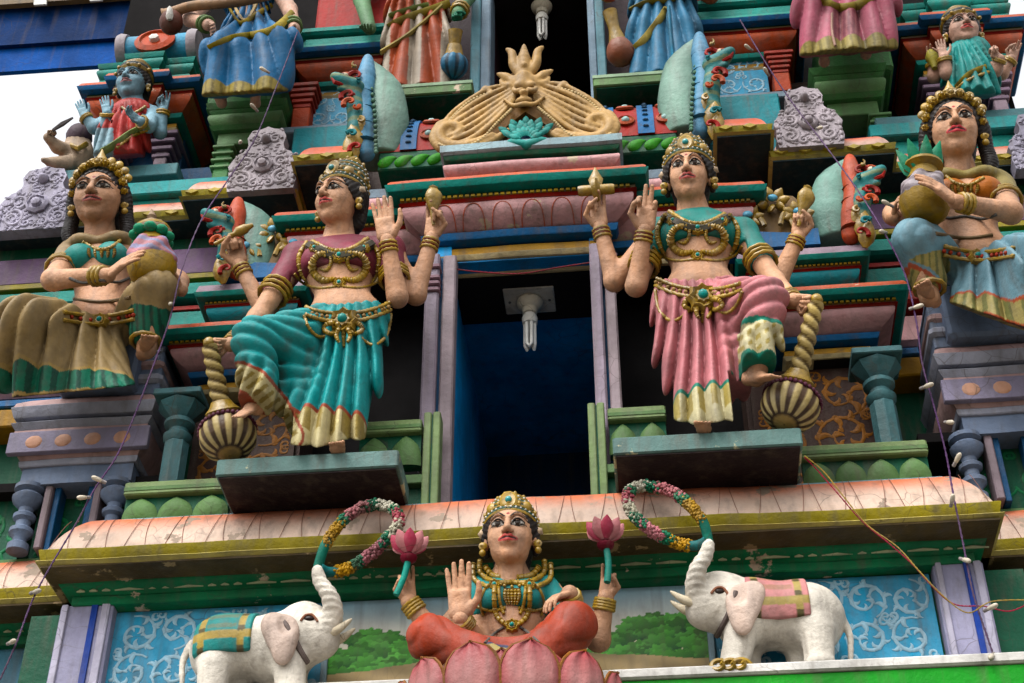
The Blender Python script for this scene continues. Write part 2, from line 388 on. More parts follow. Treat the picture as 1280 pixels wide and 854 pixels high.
# painted landscape behind the seated goddess
def mural(x0, x1, z0, z1, y):
    nx, nz = 330, 150; U, V0 = np.meshgrid(np.linspace(0, 1, nx), np.linspace(0, 1, nz), indexing='ij'); V = (V0 - .33) / .67
    r = np.random.RandomState(4)
    def sn(f, p): return np.sin(U * f + p) * np.cos(V * f * .7 + p * 2) + .5 * np.sin(U * f * 2.3 + V * f * 1.7 + p)
    c = np.zeros((nx, nz, 3)); t = np.clip((V - .35) / .65, 0, 1)[..., None]
    c[:] = np.array([.88, .76, .54]) * (1 - t) + np.array([.34, .58, .72]) * t
    cl = np.clip((sn(9, 1.3) * .5 + .35), 0, 1)[..., None] * np.exp(-((V - .62) / .2) ** 2)[..., None]; c = c * (1 - .6 * cl) + np.array([.85, .80, .70]) * .6 * cl
    hill = .13 + .20 * np.exp(-((U - .5) / .30) ** 2) + .01 * sn(20, .4)
    # bushes: many overlapping leaf clumps
    blobs = []
    for (a, b, hmax) in ((-.02, .26, .60), (.70, 1.03, .64)):
        for _ in range(120):
            u = r.uniform(a, b); e = 1 - abs((u - (a + b) / 2) / (b - a) * 2) ** 2.5; v = r.uniform(.1, max(.12, .18 + (hmax - .18) * e)); blobs.append((v, u, r.uniform(.014, .038), r.uniform(.5, 1.6)))
    blobs.sort(key=lambda q: -q[0])
    asp = (x1 - x0) / (z1 - z0)
    for v, u, rad, g in blobs:
        d = np.hypot((U - u), (V - v) / asp); m = d < rad * (1 + .16 * np.sin(np.arctan2(V - v, (U - u) * asp) * 7 + u * 50))
        sh = np.clip(.5 + ((V - v) / asp - (U - u) * .4) / rad * .5, 0, 1)[..., None]
        col = np.array([.015, .075, .03]) * (1 - sh) + np.array([.09, .34, .05]) * g * sh
        c[m] = col[m]
    m = V < hill; dirt = np.array([.50, .37, .18]) * (.85 + .25 * sn(13, 2.))[..., None]; c[m] = dirt[m]
    Vv = np.stack([x0 + U * (x1 - x0), np.full_like(U, y), z0 + V0 * (z1 - z0)], -1).reshape(-1, 3)
    I = np.arange(nx * nz).reshape(nx, nz); F = np.stack([I[:-1, :-1], I[1:, :-1], I[1:, 1:], I[:-1, 1:]], -1).reshape(-1, 4)
    o = mesh('painted_landscape', Vv, F, PA('mural', var=.12, dirt=.3, bump=.1), tower, cols=c.reshape(-1, 3)); o.location = (-XC, -.5, 0)
    o['label'] = 'painted landscape panel of sky, green bushes and a brown hill'
    return o
mural(lx1 + .035, rx0 - .035, ZF0, ZF1 - .02, YF)
for px in (lx1, rx0 - .035):
    bx('panel_frame', px + .001, px + .034, YF - .02, YF + .04, ZF0, ZF1 - .01, paint('frame_pale', (.33, .44, .50)), .004)
# lavender pilasters
def pilaster(x0, x1, y, z0, z1):
    p = bx('pilaster', x0, x1, y, YF + .1, z0, z1, P('lavender'), .008)
    w = x1 - x0
    part('strip', MB().box(x0 + w * .60, x0 + w * .72, y - .012, y + .02, z0, z1 - .002, .002), P('lavdark'), parent=p)
    part('strip', MB().box(x0 + w * .80, x0 + w * .95, y - .016, y + .02, z0, z1 - .002, .004), paint('lav_pale', (.45, .43, .52)), parent=p)
    part('strip', MB().box(x0 + w * .04, x0 + w * .16, y - .016, y + .02, z0, z1 - .002, .004), paint('lav_pale', (.45, .43, .52)), parent=p)
    return p
pilaster(X(72, 780, -.22), X(138, 780, -.22), -.22, ZF0 - .1, ZF1)
pilaster(X(1172, 740, -.22), X(1236, 740, -.22), -.22, ZF0 - .1, ZF1)
for s_ in (-1, 1):
    xa, xb = (-3.2, -2.47) if s_ < 0 else (2.56, 3.3)
    bx('side_panel', xa, xb, .22, .4, ZF0 - .1, ZF1, paint('panel_blue', (.12, .27, .36)), 0)
# ledge in front (elephants stand on it)
LZ = 5.15
bx('ledge', -3.0, 3.1, -.62, YF + .04, LZ - .055, LZ, P('white'), .01)
bx('ledge_fascia', -3.0, 3.1, -.60, YF + .04, LZ - .42, LZ - .0555, paint('fascia_green', (.015, .30, .02)), .005)
# green moulding with cream dashes
def green_mould(x0, x1, y, yb, z0, z1):
    o = pcourse('green_moulding', x0, x1, y, yb, rect(0, z0, .0, z1 - .055) + cush(.0, z1 - .05, .07, z1, .02, 6), paint('moulding_green', (.012, .15, .06), chip=.03))
    mb = MB(); x = x0 + .03; r = random.Random(3)
    while x < x1 - .05:
        L = r.choice((.045, .045, .045, .16))
        mb.tube([(x, y - .028, z1 - .044), (x + L * .5, y - .032, z1 - .040), (x + L, y - .028, z1 - .044)], [.004, .010, .004], 6)
        x += L + .025
    b = part('cream_dashes', mb, paint('dash_cream', (.40, .42, .27)), parent=o); b['kind'] = 'stuff'
    return o
gx0, gx1 = -2.36, 2.42
green_mould(gx0, gx1, -.24, .4, ZF1 - .012, 5.966)
green_mould(-3.3, -2.46, .16, .5, ZF1 - .012, 5.966)
green_mould(2.5, 3.4, .16, .5, ZF1 - .012, 5.966)

# ---- main cornice: lip, soffit and pink petal roof
def kapota(x0, x1, ylip, zb, zt, ztop, rec, yb, n, ends=True, sof='soffit', pale='palepink', lipm='lip', lab=None, liph=None, topw=None):
    """overhanging roof cornice; the lip front stands at ylip"""
    main = pcourse('cornice', x0, x1, ylip + rec, yb, [(rec - .03, zt - .004), (rec - .03, zt + .005)] + [(.32 * rec * math.cos(t * math.pi / 2 * .96) + .68 * rec * (1 - t) - .03 * (1 - t), zt + (ztop - zt) * (.32 * math.sin(t * math.pi / 2) + .68 * t)) for t in [i / 9 for i in range(10)]][1:], MATS['kapota_' + pale])
    if lab: main['label'] = lab
    h = zt - zb
    pcourse('lip', x0, x1, ylip + rec, yb, rect(rec - .015, zb + h * .24, rec, zt - .001), P(lipm), main)
    pcourse('lip_edge', x0, x1, ylip + rec, yb, rect(rec - .02, zb, rec + .006, zb + h * .235), paint('lip_pale', (.47, .40, .16)), main)
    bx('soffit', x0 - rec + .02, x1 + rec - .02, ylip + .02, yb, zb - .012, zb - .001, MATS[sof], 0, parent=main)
    # petal outlines painted in raised lines
    for i in range(n):
        xa = x0 - rec + (x1 - x0 + 2 * rec) * (i + .5) / n
        for dx, bend in ((-.030 + .012 * math.sin(i * 5.1), -.03), (.012 + .012 * math.sin(i * 3.3), .03)):
            pts = []
            for k in range(7):
                t = k / 6; o_ = .32 * rec * math.cos(t * math.pi / 2 * .96) + .68 * rec * (1 - t) - .03 * (1 - t); zz = zt + .006 + (ztop - zt - .006) * (.32 * math.sin(t * math.pi / 2) + .68 * t)
                pts.append((xa + dx + bend * (1 - t) ** 2, ylip + rec - o_ - .005, zz))
            part('petal_line', MB().tube(pts, [.0017] * 7, 5), paint('petal_line', (.24, .12, .09)), parent=main)
    return main
def kapota_mat(name, zt, ztop, lowc, topc, chip=.04):
    mt = paint('kapota_' + name, lowc, var=.15, dirt=.5, chip=chip, chipcol=(.20, .15, .11))
    n = mt.node_tree.nodes; l = mt.node_tree.links
    geo = [q for q in n if q.type == 'NEW_GEOMETRY'][0]; hsv = [q for q in n if q.type == 'HUE_SAT'][0]; rgb = [q for q in n if q.type == 'RGB'][0]
    sp = n.new('ShaderNodeSeparateXYZ'); l.new(geo.outputs['Position'], sp.inputs[0])
    nz = [q for q in n if q.type == 'TEX_NOISE'][0]
    ad = n.new('ShaderNodeMath'); ad.operation = 'MULTIPLY_ADD'; ad.inputs[1].default_value = .12; l.new(nz.outputs['Fac'], ad.inputs[0]); l.new(sp.outputs[2], ad.inputs[2])
    mr = n.new('ShaderNodeMapRange'); mr.interpolation_type = 'SMOOTHSTEP'; mr.inputs[1].default_value = zt + (ztop - zt) * .35 + .05; mr.inputs[2].default_value = ztop + .07; l.new(ad.outputs[0], mr.inputs[0])
    mx = n.new('ShaderNodeMix'); mx.data_type = 'RGBA'; mx.inputs[6].default_value = (*lowc, 1); mx.inputs[7].default_value = (*topc, 1)
    l.new(mr.outputs[0], mx.inputs[0]); l.new(mx.outputs[2], hsv.inputs['Color'])
    return mt
kapota_mat('palepink', 6.06, 6.34, (.40, .31, .255), (.42, .16, .105), chip=.065)
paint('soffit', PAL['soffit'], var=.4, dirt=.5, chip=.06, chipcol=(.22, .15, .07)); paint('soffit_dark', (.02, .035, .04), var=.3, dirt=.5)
ZL0, ZL1, ZK = 5.967, 6.06, 6.34
kapota(-2.49 + .19, 2.55 - .19, -.5, ZL0, ZL1, ZK, .19, .5, 24, lab='long pink and cream petal cornice with olive lip above the elephants')
kapota(-3.5, -2.28 - .19, -.12, ZL0, ZL1, ZK, .19, .6, 6)
kapota(2.34 + .19, 3.5, -.12, ZL0, ZL1, ZK, .19, .6, 6)
bx('cornice_top', -2.27, 2.33, -.30, .7, ZK - .01, ZK + .012, paint('top_blue', (.23, .36, .40)), .004)

# ================================================================= middle storey
# slabs the two goddesses stand on
for (px0, px1, py) in ((272, 498, 571), (765, 1002, 541)):
    xa, xb = X(px0, py, -.67), X(px1, py, -.67)
    s_ = bx('statue_slab', xa, xb, -.67, -.285, 6.352, 6.46, P('slabfront', chip=.07, chipcol=(.35, .33, .2)), .008)
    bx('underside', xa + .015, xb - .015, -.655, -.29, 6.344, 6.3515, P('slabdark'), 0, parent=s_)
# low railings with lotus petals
def railing(x0, x1, y, z0, h, post=None, npet=None, hp=None):
    m = P('railgreen'); mp = P('railpale')
    r_ = bx('railing', x0, x1, y, y + .10, z0 + h - .085, z0 + h, mp, .008)
    part('rail_groove', MB().box(x0 + .001, x1 - .001, y - .004, y + .09, z0 + h - .062, z0 + h - .036, .002), m, parent=r_)
    part('back_board', MB().box(x0 + .005, x1 - .005, y + .045, y + .095, z0, z0 + h - .0855, 0), P('darkgreen'), parent=r_)
    n = npet or max(1, round((x1 - x0) / .19)); w = (x1 - x0) / n; hp = hp or h - .09
    for i in range(n):
        xc = x0 + (i + .5) * w; V = []; F = []
        zb = z0 + h - .09 - hp
        K = 15
        for j in range(K):          # bulging petal with a pointed tip
            t = j / (K - 1)
            hw = w * .5 * min(1, (1.02 - t ** 2.6) ** .6 if t < 1 else .0) * (1.0 if t < .72 else 1 - .25 * ((t - .72) / .28))
            if j == K - 1: hw = .002
            for k in range(9):
                u = k / 8 * 2 - 1
                V.append((xc + u * hw, y + .04 - .035 * (1 - u * u) ** .6 * math.sin(math.pi * (.18 + .72 * t)), zb + t * hp * .97))
        for j in range(K - 1):
            for k in range(8): F.append((j * 9 + k, j * 9 + k + 1, j * 9 + 10 + k, j * 9 + 9 + k))
        o = mesh('petal', V, F, m, r_, smooth=True)
    return r_
railing(X(150, 640, -.31), X(282, 640, -.31), -.31, ZK + .013, .235)
railing(X(1004, 590, -.31), X(1166, 590, -.31), -.31, ZK + .013, .235)
def door_railing(xa, xb, xpost):
    y = -.24; z0 = ZK + .013; top = Z(490, 525, y)
    h = top - z0
    r_ = railing(xa, xb, y, z0 + h - .30, .30, npet=2)
    w = .035
    for dx in (-.026, .026): part('post', MB().box(xpost + dx - .021, xpost + dx + .021, y - .02, y + .10, z0, top + .03, .006), P('railpale'), parent=r_)
    part('post', MB().box(xpost - .012, xpost + .012, y - .005, y + .09, z0, top + .02, 0), P('darkgreen'), parent=r_)
    part('lower_rail', MB().box(min(xa, xpost), max(xb, xpost), y - .004, y + .08, z0 + .17, z0 + .23, .005), P('railgreen'), parent=r_)
    part('lower_board', MB().box(min(xa, xpost), max(xb, xpost), y + .05, y + .07, z0, z0 + .17, 0), P('darkgreen'), parent=r_)
    return r_
door_railing(X(448, 530, -.24), X(527, 530, -.24), X(539, 575, -.24))
door_railing(X(759, 510, -.24), X(832, 510, -.24), X(747, 560, -.24))

# doorway: jambs, blue room, ceiling
DX0, DX1, DZ = -.385, .495, 8.35
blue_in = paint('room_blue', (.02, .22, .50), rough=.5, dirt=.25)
bx('door_reveal', DX0 - .10, DX0, -.02, 2.2, ZK, DZ + .12, paint('reveal_blue_lit', (.05, .36, .72), rough=.5, dirt=.25), 0)  # lighter copy of the room blue, the daylight on this wall painted in
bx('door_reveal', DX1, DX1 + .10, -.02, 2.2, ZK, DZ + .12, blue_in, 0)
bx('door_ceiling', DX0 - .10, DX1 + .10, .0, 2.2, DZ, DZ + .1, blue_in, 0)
bx('room_back_wall', DX0 - .10, DX1 + .10, 2.2, 2.3, ZK - .2, DZ + .1, paint('room_dark', (.01, .035, .08)), 0)
bx('door_floor', DX0, DX1, -.28, 2.2, ZK - .1, ZK + .02, P('brown'), 0)
bx('door_sill_block', .22, .34, .42, .6, ZK + .02, ZK + .33, P('pink'), .02)
bx('door_sill_block', .36, DX1 - .005, .42, .6, ZK + .02, ZK + .34, P('pink'), .02)
def jamb(x0, x1, flip):
    """two moulded strips beside the door with a stepped cap"""
    y = -.1; h0 = ZK + .1; h1 = DZ + .01; w = x1 - x0
    j = bx('door_jamb', x0, x0 + w * .46, y, .05, h0, h1, paint('jamb', (.30, .25, .30)), .012)
    part('strip', MB().box(x0 + w * .56, x1, y + .03, .05, h0, h1, .010), paint('jamb2', (.33, .27, .29)), parent=j)
    part('groove', MB().box(x0 + w * .46, x0 + w * .56, y + .06, .05, h0, h1, 0), P('deepblue'), parent=j)
    zc = h1 - .33
    for k, (dz, ex) in enumerate(((0, .012), (.05, .022), (.10, .014), (.19, .02))):
        xs = (x0 + w * .5, x1 + ex) if flip else (x0 - ex, x0 + w * .5)
        part('cap_ring', MB().box(xs[0], xs[1], y - .012 - ex * .3, .04, zc + dz, zc + dz + .035, .008), paint('jamb3', (.26, .16, .19)), parent=j)
    return j
jamb(X(528, 430, -.1), X(569, 340, -.1) , False)
jamb(X(737, 330, -.1), X(773, 420, -.1), True)
# niches behind the goddesses, painted black for the deep shade inside
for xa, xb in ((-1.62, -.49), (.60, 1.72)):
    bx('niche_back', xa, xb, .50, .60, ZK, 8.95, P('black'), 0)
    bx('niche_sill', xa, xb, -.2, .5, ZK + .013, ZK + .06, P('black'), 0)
# entablatures of the central and the main bay
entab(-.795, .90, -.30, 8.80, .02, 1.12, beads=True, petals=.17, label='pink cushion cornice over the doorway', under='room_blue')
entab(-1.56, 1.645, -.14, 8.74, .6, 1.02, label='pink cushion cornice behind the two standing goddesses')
# side bays: lower cornices with teal pillars and brown painted panels
for s_ in (-1, 1):
    xa, xb = (-2.19, -1.30) if s_ < 0 else (1.38, 2.39)
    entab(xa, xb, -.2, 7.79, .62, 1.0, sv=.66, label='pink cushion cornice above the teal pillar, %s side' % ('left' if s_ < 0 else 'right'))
    wall0, wall1 = (xa + .22, xb) if s_ < 0 else (xa, xb - .22)
    bx('bay_wall', wall0, wall1, .18, .6, ZK, 7.47, P('brown'), 0)
    pp0, pp1 = (X(238, 560, .16), X(330, 560, .16)) if s_ < 0 else (X(1005, 510, .16), X(1092, 510, .16))
    pn = bx('painted_panel', wall0 + .03, wall1 - .03, .155, .18, ZK + .1, 7.45, paint('panel_brown', (.045, .022, .016)), 0)
    w2 = scrollwork(MB(), wall0 + .06, wall1 - .06, ZK + .12, 7.43, .153, .34, .010, .3, 11 + s_, 1.5)
    part('scrollwork', w2, paint('scroll_ochre', (.26, .11, .03)), parent=pn, sharp=60)
    ox0, ox1 = (X(243, 360, -.02), -1.3) if s_ < 0 else (1.4, X(1092, 330, -.02))
    zt = Z(250, 352, -.02) if s_ < 0 else Z(1090, 312, -.02)
    entab(ox0, ox1, -.02, 8.23, .6, .80, cols=('mauve', 'teal', 'gold', 'red', 'tealblue', 'teal', 'ochre', 'cream'), cap=.08, label='small teal and mauve cornice block, %s side' % ('left' if s_ < 0 else 'right'))
def pillar(x, y, z0, z1):
    H = z1 - z0; m = P('pillar'); r = .075
    p = part('pillar', MB().lathe((x, y, z0), [(r * 1.25, 0), (r * 1.25, .03), (r, .05), (r, H * .56), (r * .9, H * .575)], 8), m, sharp=25)
    part('neck', MB().lathe((x, y, z0), [(r * .85, H * .57), (r * 1.1, H * .60), (r * 1.15, H * .64), (r * .8, H * .67), (r * .78, H * .70), (r * 1.2, H * .74), (r * 1.22, H * .77), (r * .9, H * .80)], 20), m, parent=p, sharp=40)
    part('capital', MB().lathe((x, y, z0), [(r * .9, H * .795), (r * 1.1, H * .82), (r * 1.7, H * .88), (r * 1.95, H * .92), (r * 1.7, H * .94)], 8), m, parent=p, sharp=25)
    part('abacus', MB().box(x - r * 1.9, x + r * 1.9, y - r * 1.9, y + r * 1.9, z0 + H * .94, z1, .006), m, parent=p)
    return p
pl = at(214, 600, -.12); pr = at(1110, 545, -.12)
pillar(pl.x, -.12, ZK + .2, 7.28); pillar(pr.x, -.12, ZK + .2, 7.28)
# ================================================================= roof edge above the middle storey
def upper_kapota(x0, x1, ylip, z, yb, lab=None):
    """gold edged roof ledge; z is the lip's lower edge"""
    return kapota(x0 + .10, x1 - .10, ylip, z, z + .085, z + .24, .10, yb, 0, sof='soffit_dark', pale='upper', lipm='lip', lab=lab)
ZA = Z(300, 243, .10)
kapota_mat('upper', ZA + .085, ZA + .25, (.42, .29, .24), (.42, .13, .09), chip=.03)
for s_ in (-1, 1):
    if s_ < 0:
        xa0, xa1 = X(225, 243, .1), X(371, 232, .1); xb0, xb1 = X(-160, 290, .29), xa0 + .3; xi0, xi1 = X(365, 197, -.06), X(440, 195, -.06)
    else:
        xa0, xa1 = X(962, 195, .1), X(1122, 186, .1); xb0, xb1 = xa1 - .3, X(1340, 205, .29); xi0, xi1 = X(892, 162, -.06), X(966, 155, -.06)
    nm = 'left' if s_ < 0 else 'right'
    upper_kapota(xa0, xa1, .10, ZA, .7, 'gold edged ledge under the carved grey plaque, %s side' % nm)
    upper_kapota(xb0, xb1, .29, ZA + .002, .9, 'long gold edged ledge behind the seated woman, %s side' % nm)
    upper_kapota(xi0, xi1, -.06, ZA + .10, .7, 'short gold edged ledge beside the barrel roof, %s side' % nm)
    for (da, db, dy, dz) in ((xa0, xa1, .10, ZA), (xb0, xb1, .29, ZA + .002), (xi0, xi1, -.06, ZA + .10)):
        m_ = MB(); x = da + .08
        while x < db - .06:
            m_.slab([(x - .045, dz + .055), (x, dz + .035), (x + .045, dz + .055), (x, dz + .075)], dy - .010, dy + .01); x += .16
        q_ = part('lip_diamonds', m_, paint('diamond_gold', (.42, .33, .10))); q_['kind'] = 'stuff'
    # corner bay wall behind the seated women
    w0, w1 = (-4.3, -1.5) if s_ < 0 else (1.6, 4.0)
    bx('corner_wall', w0, w1, .50, .75, ZK, ZA, P('darkgreen'), 0)
    bx('wall_band', w0, w1, .42, .52, ZA - .42, ZA - .16, P('purple'), .02)
    bx('wall_band', w0, w1, .40, .52, ZA - .47, ZA - .4205, P('lip'), .005)
    bx('wall_band', w0, w1, .36, .52, ZA - .66, ZA - .53, P('teal'), .02)
    bx('wall_band', w0, w1, .41, .52, ZA - .74, ZA - .70, P('red'), .005)
    bx('wall_band', w0, w1, .34, .52, ZA - .95, ZA - .80, P('teal'), .02)
    bx('wall_band', w0, w1, .34, .52, ZA - 1.10, ZA - 1.0, P('red'), .02)
    bx('wall_band', w0, w1, .36, .52, ZA - 1.42, ZA - 1.18, P('pink'), .03)
    bx('wall_band', w0, w1, .33, .52, ZA - 1.53, ZA - 1.47, P('blue'), .01)
    bx('wall_band', w0, w1, .31, .52, ZA - 1.70, ZA - 1.56, P('ochre'), .01)

# ---- corner pedestals under the seated women with the green panels below
def pedestal(x0, x1, y, ztop, zbot, lab):
    c1 = paint('ped_grey', (.33, .34, .40)); c2 = paint('ped_pink', (.42, .29, .28)); 
    yb = .5; h = ztop - zbot; d = .0
    main = pcourse('pedestal', x0, x1, y, yb, [(-.07, zbot), (-.07, zbot + h * .2)], P('bluegrey'))
    main['label'] = lab
    pcourse('moulding', x0, x1, y, yb, rect(-.05, zbot + h * .2, -.045, zbot + h * .27), c1, main)
    pcourse('moulding', x0, x1, y, yb, cush(-.05, zbot + h * .27, .0, zbot + h * .58, .02), c2, main)
    pcourse('moulding', x0, x1, y, yb, rect(.0, zbot + h * .58, .025, zbot + h * .66), c1, main)
    pcourse('moulding', x0, x1, y, yb, rect(-.02, zbot + h * .66, -.02, zbot + h * .72), P('bluegrey'), main)
    pcourse('moulding', x0, x1, y, yb, rect(.02, zbot + h * .72, .04, zbot + h * .84), c1, main)
    pcourse('moulding', x0, x1, y, yb, [(.03, zbot + h * .84), (.02, zbot + h * .9), (-.04, ztop)], c2, main)
    part('purple_ground', MB().box(x0 - .02, x1 + .02, y - .012, y + .03, zbot + h * .30, zbot + h * .55, .004), paint('ped_purple', (.22, .20, .27)), parent=main)
    n = max(3, int((x1 - x0) / .17))
    for i in range(n):
        xx = x0 + .05 + (i + .5) * (x1 - x0 - .1) / n
        part('painted_oval', MB().ball((xx, y - .010, zbot + h * .42), .055, 12, 6, (1, .16, .85)), paint('oval_peach', (.50, .30, .22)), parent=main, sharp=60)
    return main
PZ = Z(105, 492, -.12)
pedestal(X(25, 510, -.12), X(190, 500, -.12), -.12, PZ, Z(105, 603, -.05), 'grey and peach moulded pedestal under the seated woman in tan')
pedestal(X(1170, 430, -.12), X(1345, 420, -.12), -.12, PZ, Z(105, 603, -.05), 'grey and peach moulded pedestal under the seated woman in blue')
# narrow upper steps beside the women's feet
for (px, py) in ((180, 452), (1178, 388)):
    p0 = at(px, py, -.05)
    bb = bx('foot_block', p0.x - .10, p0.x + .14, -.10, .4, PZ - .02, PZ + .36, P('bluegrey'), .01)
    for k in range(3):
        part('moulding', MB().box(p0.x - .12 + .01 * k, p0.x + .16 - .01 * k, -.13 + .01 * k, .4, PZ + .06 + k * .11, PZ + .13 + k * .11, .02), paint('ped_pink' if k % 2 else 'ped_grey', (.33, .34, .40)), parent=bb)
def turned(x, y, z0, z1, mat, lab=None):
    H = z1 - z0; r = .07
    pr = [(r * .9, 0), (r * .9, H * .1), (r * .55, H * .14), (r * .6, H * .2), (r * 1.0, H * .27), (r * 1.0, H * .33), (r * .6, H * .38), (r * .6, H * .46), (r * .9, H * .5), (r * .95, H * .55), (r * .6, H * .6), (r * .62, H * .66), (r * 1.25, H * .76), (r * 1.35, H * .83), (r * .9, H * .9), (r * 1.3, H * .94), (r * 1.3, H)]
    return part('turned_column', MB().lathe((x, y, z0), pr, 18), mat, sharp=40)
zc1 = Z(105, 605, -.02)
for s_ in (-1, 1):
    pxs = (30, 140) if s_ < 0 else (1208, 1320); 
    xm = [X(p, 650 if s_ < 0 else 560, .0) for p in pxs]
    for i, xx in enumerate(xm):
        turned(xx, .0, ZK + .02, zc1, P('bluegrey'))
        xe = xx + (.10 if (i == 0) else -.13)
        bx('panel_post', xe, xe + .045, -.03, .1, ZK + .02, zc1, paint('post_mauve', (.24, .19, .21)), .008)
        bx('panel_post', xe + (.05 if i == 0 else -.045), xe + (.085 if i == 0 else 0), .0, .1, ZK + .02, zc1, P('deepblue'), .004)
    x0, x1 = (xm[0] - .6, xm[1] + .3) if s_ < 0 else (xm[0] - .25, xm[1] + .3)
    scroll_panel(xm[0] + .02, xm[1], ZK + .01, zc1, .12, P('darkgreen'), paint('scroll_green', (.01, .17, .06)), .28, 21 + s_, w=.014, ls=1.2)
    if s_ < 0: scroll_panel(xm[0] - .5, xm[0] - .05, ZK + .01, zc1, .12, P('darkgreen'), paint('scroll_green', (.01, .17, .06)), .28, 23, w=.014, ls=1.2)
    bx('panel_lintel', x0, x1, .02, .5, zc1, zc1 + .06, P('black'), 0)
    bx('panel_base', x0, x1, .06, .5, ZK - .05, ZK + .012, P('railgreen'), .004)

# ---- barrel roof over the centre with the flame arch plinth
cx0, cx1 = X(560, 182, -.16), X(768, 172, -.16)
zr0, zr1 = Z(660, 215, -.12), Z(660, 199, -.12)
pk = P('pink', chip=.02)
pcourse('roll', cx0 + .03, cx1 - .03, -.10, .5, cush(.0, zr0, .0, zr1, .06), pk)
pcourse('plinth', cx0, cx1, -.14, .5, rect(.02, zr1 + .001, .03, zr1 + .035), P('darkgreen'))
pcourse('plinth', cx0, cx1, -.14, .5, [(.03, zr1 + .036), (.05, zr1 + .05), (.05, zr1 + .11), (.02, zr1 + .125)], paint('plinth_blue', (.27, .37, .40), chip=.05, chipcol=(.45, .40, .3)))
bx0, bx1 = X(470, 205, .06), X(848, 180, .06)
pcourse('roll', bx0 - .05, bx1 + .05, .0, .5, cush(.0, 8.83, .0, 8.96, .05), pk)
zl0, zl1 = 8.965, 9.05
pcourse('long_ledge', bx0 - .03, bx1 + .03, .04, .6, [(.0, zl0), (.03, zl0 + .02), (.04, zl1), (.0, zl1 + .012)], P('greyblue'))
ZB = Z(515, 205, .10)
lb = bx('leaf_course', bx0, bx1, .12, .6, ZB - .02, ZB + .15, P('darkgreen'), .01)
nl = 18
for i in range(nl):
    xx = bx0 + (i + .5) * (bx1 - bx0) / nl
    m_ = MB(); teardrop(m_, (xx - .035, ZB + .0), 1.2, .15, .045, -1.2, .118, .6)
    part('leaf', m_, paint('leaf_green', (.05, .25, .03)), parent=lb, sharp=60)
def vault_pt(t, y0=.12, dep=.35, h=.52):   # t 0 bottom front .. 1 top
    a = t * math.pi / 2
    return (y0 + dep * (1 - math.cos(a)) , ZB + .15 + h * math.sin(a))
V = []; F = []; K = 12
for k in range(K + 1):
    y, z = vault_pt(k / K); V += [(bx0, y, z), (bx1, y, z)]
for k in range(K): F.append((2 * k, 2 * k + 1, 2 * k + 3, 2 * k + 2))
nV = len(V); V += [(bx0, .8, ZB + .15), (bx1, .8, ZB + .15), (bx0, .8, ZB + .67), (bx1, .8, ZB + .67)]
F += [(2 * K, 2 * K + 1, nV + 3, nV + 2), tuple([nV, nV + 2] + [2 * k for k in range(K, -1, -1)]), tuple([nV + 1] + [2 * k + 1 for k in range(K + 1)] + [nV + 3])]
vm = MB(); vm.add(V, F)
vault = part('barrel_roof', vm, P('red'), sharp=40, label='barrel roof banded in red and blue with flower bosses')
nb = 15; bw = (bx1 - bx0) / nb
for i in range(nb):
    xa = bx0 + i * bw
    if i % 2 == 1:
        m_ = MB(); VV = []; FF = []
        for k in range(K + 1):
            y, z = vault_pt(k / K); a = k / K * math.pi / 2; dy, dz = -math.cos(a) * .016, math.sin(a) * .016
            VV += [(xa + .012, y + dy, z + dz), (xa + bw - .012, y + dy, z + dz), (xa + .012, y, z), (xa + bw - .012, y, z)]
        for k in range(K):
            b = 4 * k; FF += [(b, b + 1, b + 5, b + 4), (b + 2, b, b + 4, b + 6), (b + 1, b + 3, b + 7, b + 5)]
        m_.add(VV, FF); part('blue_band', m_, P('blue'), parent=vault, sharp=40)
        m_ = MB()
        for k in range(1, K, 1):
            y, z = vault_pt(k / K); a = k / K * math.pi / 2
            m_.ball((xa + bw / 2, y - math.cos(a) * .02, z + math.sin(a) * .02), .014, 6, 4, (1.6, 1, .7))
        q = part('link_row', m_, paint('link_grey', (.05, .1, .16)), parent=vault); q['kind'] = 'stuff'
    else:
        for t in (.20, .52, .84):
            y, z = vault_pt(t); a = t * math.pi / 2; nrm = Vector((0, -math.cos(a), math.sin(a))); c = Vector((xa + bw / 2, y, z))
            part('boss', MB().lathe(c, [(.062, -.005), (.066, .012), (.050, .022), (.045, .012), (.03, .012)], 12, nrm, 1, 1), paint('boss_red', (.38, .11, .07)), parent=vault, sharp=40)
            part('boss_centre', MB().lathe(c, [(.028, .0), (.028, .02), (.014, .032)], 9, nrm), paint('boss_pale', (.35, .50, .48)), parent=vault, sharp=50)
    y, z = vault_pt(.97)
    part('crest_bead', MB().ball((xa + bw / 2, y - .02, z + .02), .035 if i % 2 else .028, 8, 6), paint('crest', (.34, .28, .16)), parent=vault, sharp=60)

# ================================================================= upper storey
def upper_slab(px0, px1, py, ):
    y = .28; xa, xb = X(px0, py, y), X(px1, py, y); z = Z((px0 + px1) / 2, py - (0), y)
    s_ = bx('guardian_slab', xa, xb, y, .75, z - .11, z, P('railgreen', chip=.03), .008)
    part('slab_edge', MB().box(xa - .005, xb + .005, y - .006, .6, z - .035, z + .002, .004), paint('slab_pale', (.26, .36, .24)), parent=s_)
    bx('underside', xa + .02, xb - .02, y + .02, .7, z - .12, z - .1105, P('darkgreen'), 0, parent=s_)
    return z
US1 = upper_slab(484, 590, 104); US2 = upper_slab(741, 850, 91)
ux0, ux1 = X(612, 60, .62), X(737, 50, .62)
for (a, b, yy, c) in ((588, 600, .55, 'tealblue'), (600, 613, .58, 'greyblue'), (736, 746, .58, 'greyblue'), (746, 757, .55, 'tealblue')):
    bx('upper_jamb', X(a, 60, yy), X(b, 60, yy), yy, .9, 9.3, 12.6, paint('jamb_' + c, (.13, .25, .29) if c[0] == 't' else (.20, .27, .33)), .01)
